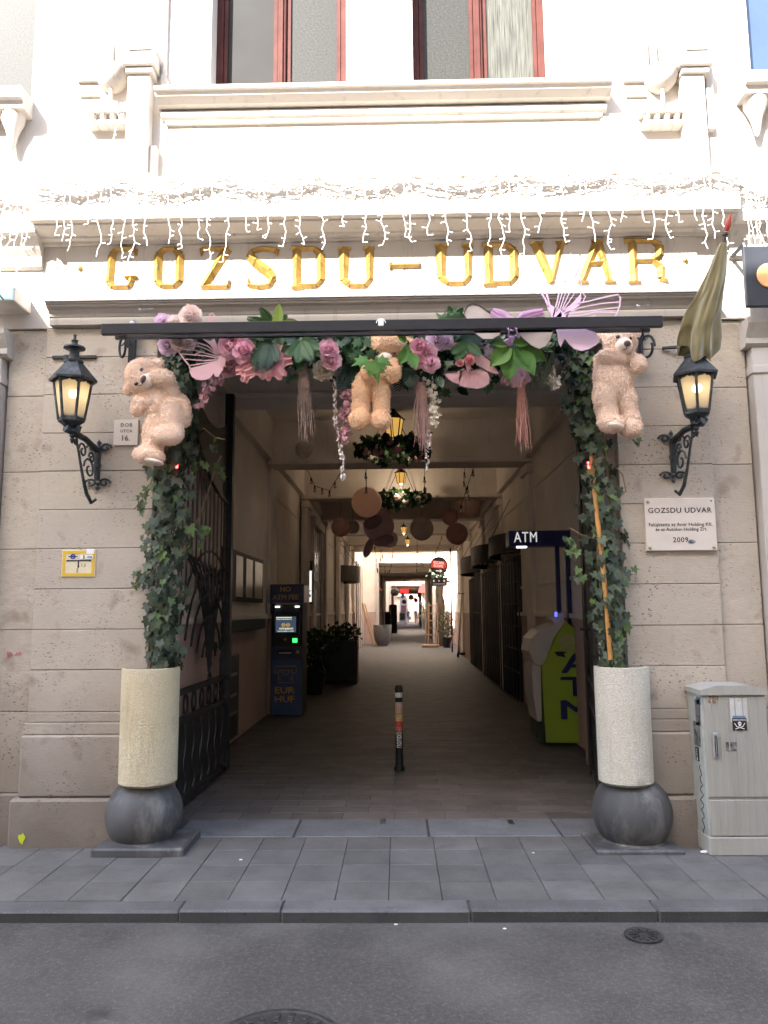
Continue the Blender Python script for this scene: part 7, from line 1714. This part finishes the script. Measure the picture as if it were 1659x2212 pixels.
for k, dx in enumerate((-.2, 0, .2)):
    o2 = Vector((xm + dx, ys_ - .037, zc_))
    b.poly([o2 + Vector((.035 * math.cos(a), 0, .05 * math.sin(a) if k != 1 else .03 * math.sin(a))) for a in [j * .785 for j in range(8)]], .003)
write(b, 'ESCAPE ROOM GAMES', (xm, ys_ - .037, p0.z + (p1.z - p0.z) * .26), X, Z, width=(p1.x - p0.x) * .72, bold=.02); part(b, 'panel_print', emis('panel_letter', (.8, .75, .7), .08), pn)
b = MB(); b.tube([S(975, 1258), S(968, 1257)], .012, 5); b.box(S(969, 1256).x - .08, S(969, 1256).x + .05, ys_ - .1, ys_ + .1, S(969, 1256).z - .05, S(969, 1256).z + .05); part(b, 'camera_box', WHITE, t)

# far passage -----------------------------------------------------------------
def at_far(u, v, y): return A(u, v, y)
yb_ = 46; p0, p1 = A(828, 1360, yb_), A(857, 1307, yb_)
for k, (u0, u1, v0, lab) in enumerate(((826, 845, 1322, 'dark covered stack standing nearest in the far passage'), (840, 858, 1306, 'taller dark covered stack behind the nearer one in the far passage'))):
    b = MB(); y = 46 + 4 * k; a0 = A(u0, 1340, y).x; a1 = A(u1, 1340, y).x; zt = A(840, v0, y).z
    b.lathe([(.5, 0), (.53, zt * .3), (.5, zt * .32), (.53, zt * .6), (.5, zt * .62), (.5, zt * .95), (.4, zt), (0, zt)], 14, ((a0 + a1) / 2, y, 0), 0, (a1 - a0), (a1 - a0)); single(b, 'covered_stack', Mt('dark_cover', (.02, .021, .026), .6) if k == 0 else bpy.data.materials['dark_cover'], lab, 'stack', 'dark covered stacks', True)
y = 86; t = thing('pavement_board', 'white framed pavement board with a round emblem in the far light', 'sign', (A(869, 1347, y).x, y, 0)); BZ = lambda v: A(869, v, y).z
b = MB()
p0, p1 = A(862.5, 1347, y), A(876, 1323, y)
for a0, a1 in ((p0.x, p0.x + .07), (p1.x - .07, p1.x)): b.box(a0, a1, y - .03, y + .03, 0, p1.z)
b.box(p0.x + .07, p1.x - .07, y - .03, y + .03, p1.z - .07, p1.z); b.box(p0.x + .07, p1.x - .07, y - .03, y + .03, p1.z * .28, p1.z * .28 + .06); part(b, 'board_frame', WHITE, t)
b = MB(); b.box(p0.x + .07, p1.x - .07, y - .01, y + .01, p1.z * .28 + .06, p1.z - .07); part(b, 'poster', Mt('poster_brown', (.22, .19, .17), .6), t)
b = MB(); o = Vector(((p0.x + p1.x) / 2, y - .012, p1.z * .62)); b.lathe([(.10, 0), (.17, 0)], 16, (0, 0, 0)); b.tx(Matrix.Translation(o) @ Matrix.Rotation(math.pi / 2, 4, 'X')); part(b, 'emblem', Mt('orange_print', (.6, .35, .15), .6), t)
# people walking far down the passage
SKIN = Mt('skin', (.55, .33, .24), .6)
def person(u, vfoot, y, lab, top_c, leg_c, hair_c, facing=1, step=.2, coat=.0):
    base = Vector((A(u, vfoot, y).x, y, 0)); t = thing('person', lab, 'person', tuple(base))
    b = bmesh.new(); me = bpy.data.meshes.new('body')
    J = [((0, 0, .95), .14), ((0, 0, 1.15), .13), ((0, 0, 1.38), .15), ((0, 0, 1.50), .07), ((0, 0, 1.56), .055), ((0, 0, 1.64), .095), ((0, 0, 1.74), .085),
         ((.09, 0, .90), .10), ((.10, -step * .5, .50), .07), ((.10, -step * .3, .08), .05), ((.10, -step * .3 - .14, .03), .04),
         ((-.09, 0, .90), .10), ((-.10, step * .35, .50), .07), ((-.10, step, .10), .05), ((-.10, step - .12, .04), .04),
         ((.19, 0, 1.40), .06), ((.25, .03, 1.14), .047), ((.23, -.10, .93), .036), ((.22, -.13, .85), .03),
         ((-.19, 0, 1.40), .06), ((-.25, .03, 1.14), .047), ((-.23, -.05, .93), .036), ((-.22, -.06, .85), .03)]
    E = [(0, 1), (1, 2), (2, 3), (3, 4), (4, 5), (5, 6), (0, 7), (7, 8), (8, 9), (9, 10), (0, 11), (11, 12), (12, 13), (13, 14), (2, 15), (15, 16), (16, 17), (17, 18), (2, 19), (19, 20), (20, 21), (21, 22)]
    me.from_pydata([j[0] for j in J], E, []); o = bpy.data.objects.new('tmp', me); COL.objects.link(o)
    md = o.modifiers.new('s', 'SKIN'); sv = me.skin_vertices[0].data
    for i, j in enumerate(J): sv[i].radius = (j[1], j[1])
    sv[0].use_root = True
    o.modifiers.new('u', 'SUBSURF').levels = 1
    m2 = bpy.data.meshes.new_from_object(o.evaluated_get(bpy.context.evaluated_depsgraph_get())); bpy.data.objects.remove(o); m2.name = 'body'
    tm_ = Mt('clothing', top_c, .9); lm = Mt('trousers', leg_c, .9); sh = Mt('shoes', (.03, .03, .03), .7)
    for x_ in (SKIN, tm_, lm, sh): m2.materials.append(x_)
    for p in m2.polygons:
        c = p.center; p.material_index = 3 if c.z < .09 else 2 if c.z < .96 - coat and abs(c.x) < .2 else 0 if (c.z > 1.47 or c.z < .9) else 1
        p.use_smooth = True
    ob_ = bpy.data.objects.new('body', m2); COL.objects.link(ob_); ob_.parent = t
    b = MB(); bl = t.location; b.sph(bl + Vector((0, .02, 1.70)), (.10, .11, .11), 12, 8); part(b, 'hair', Mt('hair', hair_c, .8), t, 'all')
    b = MB(); b.sph(bl + Vector((0, -.10, 1.655)), (.015, .02, .022), 6, 5); part(b, 'nose', SKIN, t, 'all')
    for q in (-1, 1): b = MB(); b.sph(bl + Vector((q * .035, -.088, 1.68)), (.012, .01, .008), 6, 5); part(b, 'eye', TXT, t, 'all')
    return t
person(881, 1338, 98, 'person in a dark navy jacket and jeans carrying a blue bag', (.02, .025, .045), (.04, .06, .12), (.45, .4, .35)); q = A(886, 1332, 97.9)
t = thing('shopping_bag', 'blue bag carried by the person in the dark jacket', 'bag', (q.x, 97.9, .35)); b = MB(); b.box(q.x - .2, q.x + .1, 97.8, 98, .35, .78, .03); part(b, 'pouch', Mt('blue_bag', (.06, .13, .35), .6), t); b = MB(); b.tube([(q.x - .12, 97.9, .78), (q.x - .05, 97.9, .9), (q.x + .02, 97.9, .78)], .015, 5); part(b, 'strap', Mt('bag_strap', (.05, .1, .28), .6), t)
person(899, 1346, 86.5, 'person in pale jeans and a grey vest over white sleeves', (.38, .36, .35), (.50, .56, .66), (.14, .06, .03), step=.28)
REDS = emis('led_red', (1, .03, .03), .5)
y = 63; p0, p1 = A(864, 1281, y), A(883, 1272, y); t = thing('led_sign', 'red glowing two line shop sign hanging in the far passage', 'sign', (p0.x, y, p0.z)); b = MB(); b.box(p0.x, p1.x, y, y + .1, p0.z, p1.z); part(b, 'sign_board', emis('led_dark_red', (.40, .01, .01), .35), t)
b = MB(); write(b, 'DE ARCADE', ((p0.x + p1.x) / 2, y - .01, p0.z + (p1.z - p0.z) * .70), X, Z, width=.62, height=.12, bold=.02); write(b, 'RED SHOP', ((p0.x + p1.x) / 2, y - .01, p0.z + (p1.z - p0.z) * .26), X, Z, width=.6, height=.10, bold=.02); part(b, 'led_text', REDS, t)
b = MB(); b.tube([(p0.x + .1, y + .05, p1.z), (p0.x + .1, y + .05, 3.7)], .01, 4); part(b, 'hanger', IRON, t)
for u, v, ru, rv, yy_, c, nm, lab in ((859.5, 1286, 8, 5, 60, (.62, .62, .56), 'oval_sign', 'white oval shop sign in the far passage'), (869, 1287, 4, 5, 66, (.10, .30, .32), 'round_sign', 'small teal round sign beside the white oval one'), (898.5, 1297, 4.6, 4.6, 80, (.85, .06, .04), 'red_lantern', 'bright red round lantern in the far light'), (873, 1300, 4.6, 4.6, 78, (.60, .25, .25), 'pink_lantern', 'dull pink round lantern above the pavement board'), (888, 1290, 5.5, 6, 75, (.75, .45, .45), 'paper_lantern', 'pale pink lantern pair hanging in the far light'), (905, 1286, 4, 5, 74, (.72, .48, .38), 'paper_lantern', 'tan lantern close to the red round lantern'), (853, 1279, 9.5, 8.5, 55, (.03, .026, .024), 'hanging_basket', 'dark round hanging basket before the white oval sign')):
    s = (yy_ + 5.55) / FPX; o = A(u, v, yy_); t = thing(nm, lab, nm.replace('_', ' '), tuple(o)); b = MB(); b.sph(o, (ru * s, ru * s * (.25 if 'sign' in nm else 1), rv * s), 16, 10); part(b, 'shade' if 'lantern' in nm else 'face' if 'sign' in nm else 'basket_body', leafmat('far_' + lab[:12].replace(' ', '_'), c, sc3(c, 1.2), .6, .5 if 'lantern' in nm else .1), t, 'all')
    b = MB(); b.tube([o + Vector((0, 0, rv * s)), (o.x, o.y, 3.75 if 61 < yy_ < 85 else 4.6)], .012, 4); part(b, 'cord', IRON, t)
y = 60; p0, p1 = A(904, 1277, y), A(934, 1260, y); t = thing('red_awning', 'dark red slanted shop awning on the far passage side', 'awning', (p1.x, y, p0.z)); b = MB(); b.prism([(p0.x, p0.z), (p1.x, p0.z), (p1.x, p1.z), (p0.x + .25, p1.z)], y, y + 1.6); part(b, 'fabric', Mt('dark_red_fabric', (.14, .03, .03), .8), t)
b = MB(); b.prism([(p0.x, p0.z - .12), (p1.x, p0.z - .12), (p1.x, p0.z), (p0.x, p0.z)], y - .02, y + .02); part(b, 'valance', Mt('dark_red_trim', (.20, .04, .04), .8), t)
y = 34; p0 = A(812, 1272, y); p1 = A(833, 1264, y); b = MB(); b.prism([(p0.x - .1, A(812, 1276, y).z), (p1.x - .15, A(812, 1276, y).z), (p1.x - .35, p1.z), (p0.x - .1, p1.z)], y, y + 2); single(b, 'rust_awning', Mt('rust_fabric', (.28, .10, .06), .8), 'short rust red awning on the courtyard wing side', 'awning')
y = 90; p0, p1 = A(864.5, 1343, y), A(879, 1286, y); t = thing('banner', 'tall white banner with a dull pink disc by the pavement board', 'banner', ((p0.x + p1.x) / 2, y, 0)); b = MB(); b.box(p0.x, p1.x, y, y + .05, .02, p1.z); part(b, 'cloth', WHITE, t); b = MB(); o = Vector(((p0.x + p1.x) / 2, y - .01, p1.z * .5)); b.box(o.x - .3, o.x + .3, y - .01, y, o.z - .4, o.z + .5); part(b, 'pink_print', Mt('pink_print', (.36, .16, .18), .7), t)
t = thing('far_shrub', 'bushy plant in a grey tub lining the far passage', 'shrub', tuple(A(921, 1350, 58))); b = MB(); c = t.location; c = Vector((c.x, 58, 0)); t.location = c
b.lathe([(.28, 0), (.42, .9), (.4, .9), (0, .85)], 16, c); part(b, 'tub', POTG, t, True); b = MB()
for k in range(160): M4 = leaf_matrix(c + Vector((R.gauss(0, .3), R.gauss(0, .3), .9 + R.uniform(0, 1.3))), R.uniform(.12, .22), (R.uniform(-1, 1), -1, R.uniform(-1, 1)), R.uniform(-1, 1)); me = LEAFM[G_OL.name][1]; b.add([M4 @ w_.co for w_ in me.vertices], [list(f_.vertices) for f_ in me.polygons])
part(b, 'foliage', [G_OL], t, 'all', kind='stuff')
t = thing('fairy_lights', 'net of tiny warm fairy lights under the wing ceiling', 'string lights', tuple(A(880, 1245, 48))); b = MB()
for k in range(90): o = A(R.uniform(850, 928), 1243 + R.uniform(-5, 5), 48 + R.uniform(-1, 1)); b.sph(o, R.uniform(.015, .03), 5, 4)
part(b, 'tiny_bulbs', emis('fairy', (1, .5, .3), 1.0), t, kind='stuff'); b = MB()
for k in range(5): b.tube([A(848 + i * 8, 1238 + k * 2.5 + 2 * math.sin(i + k), 48) for i in range(11)], .01, 4)
part(b, 'wire', BLACK, t, kind='stuff')
for k, (u, lab) in enumerate(((1285, 'tubular black drainpipe'),)): pass
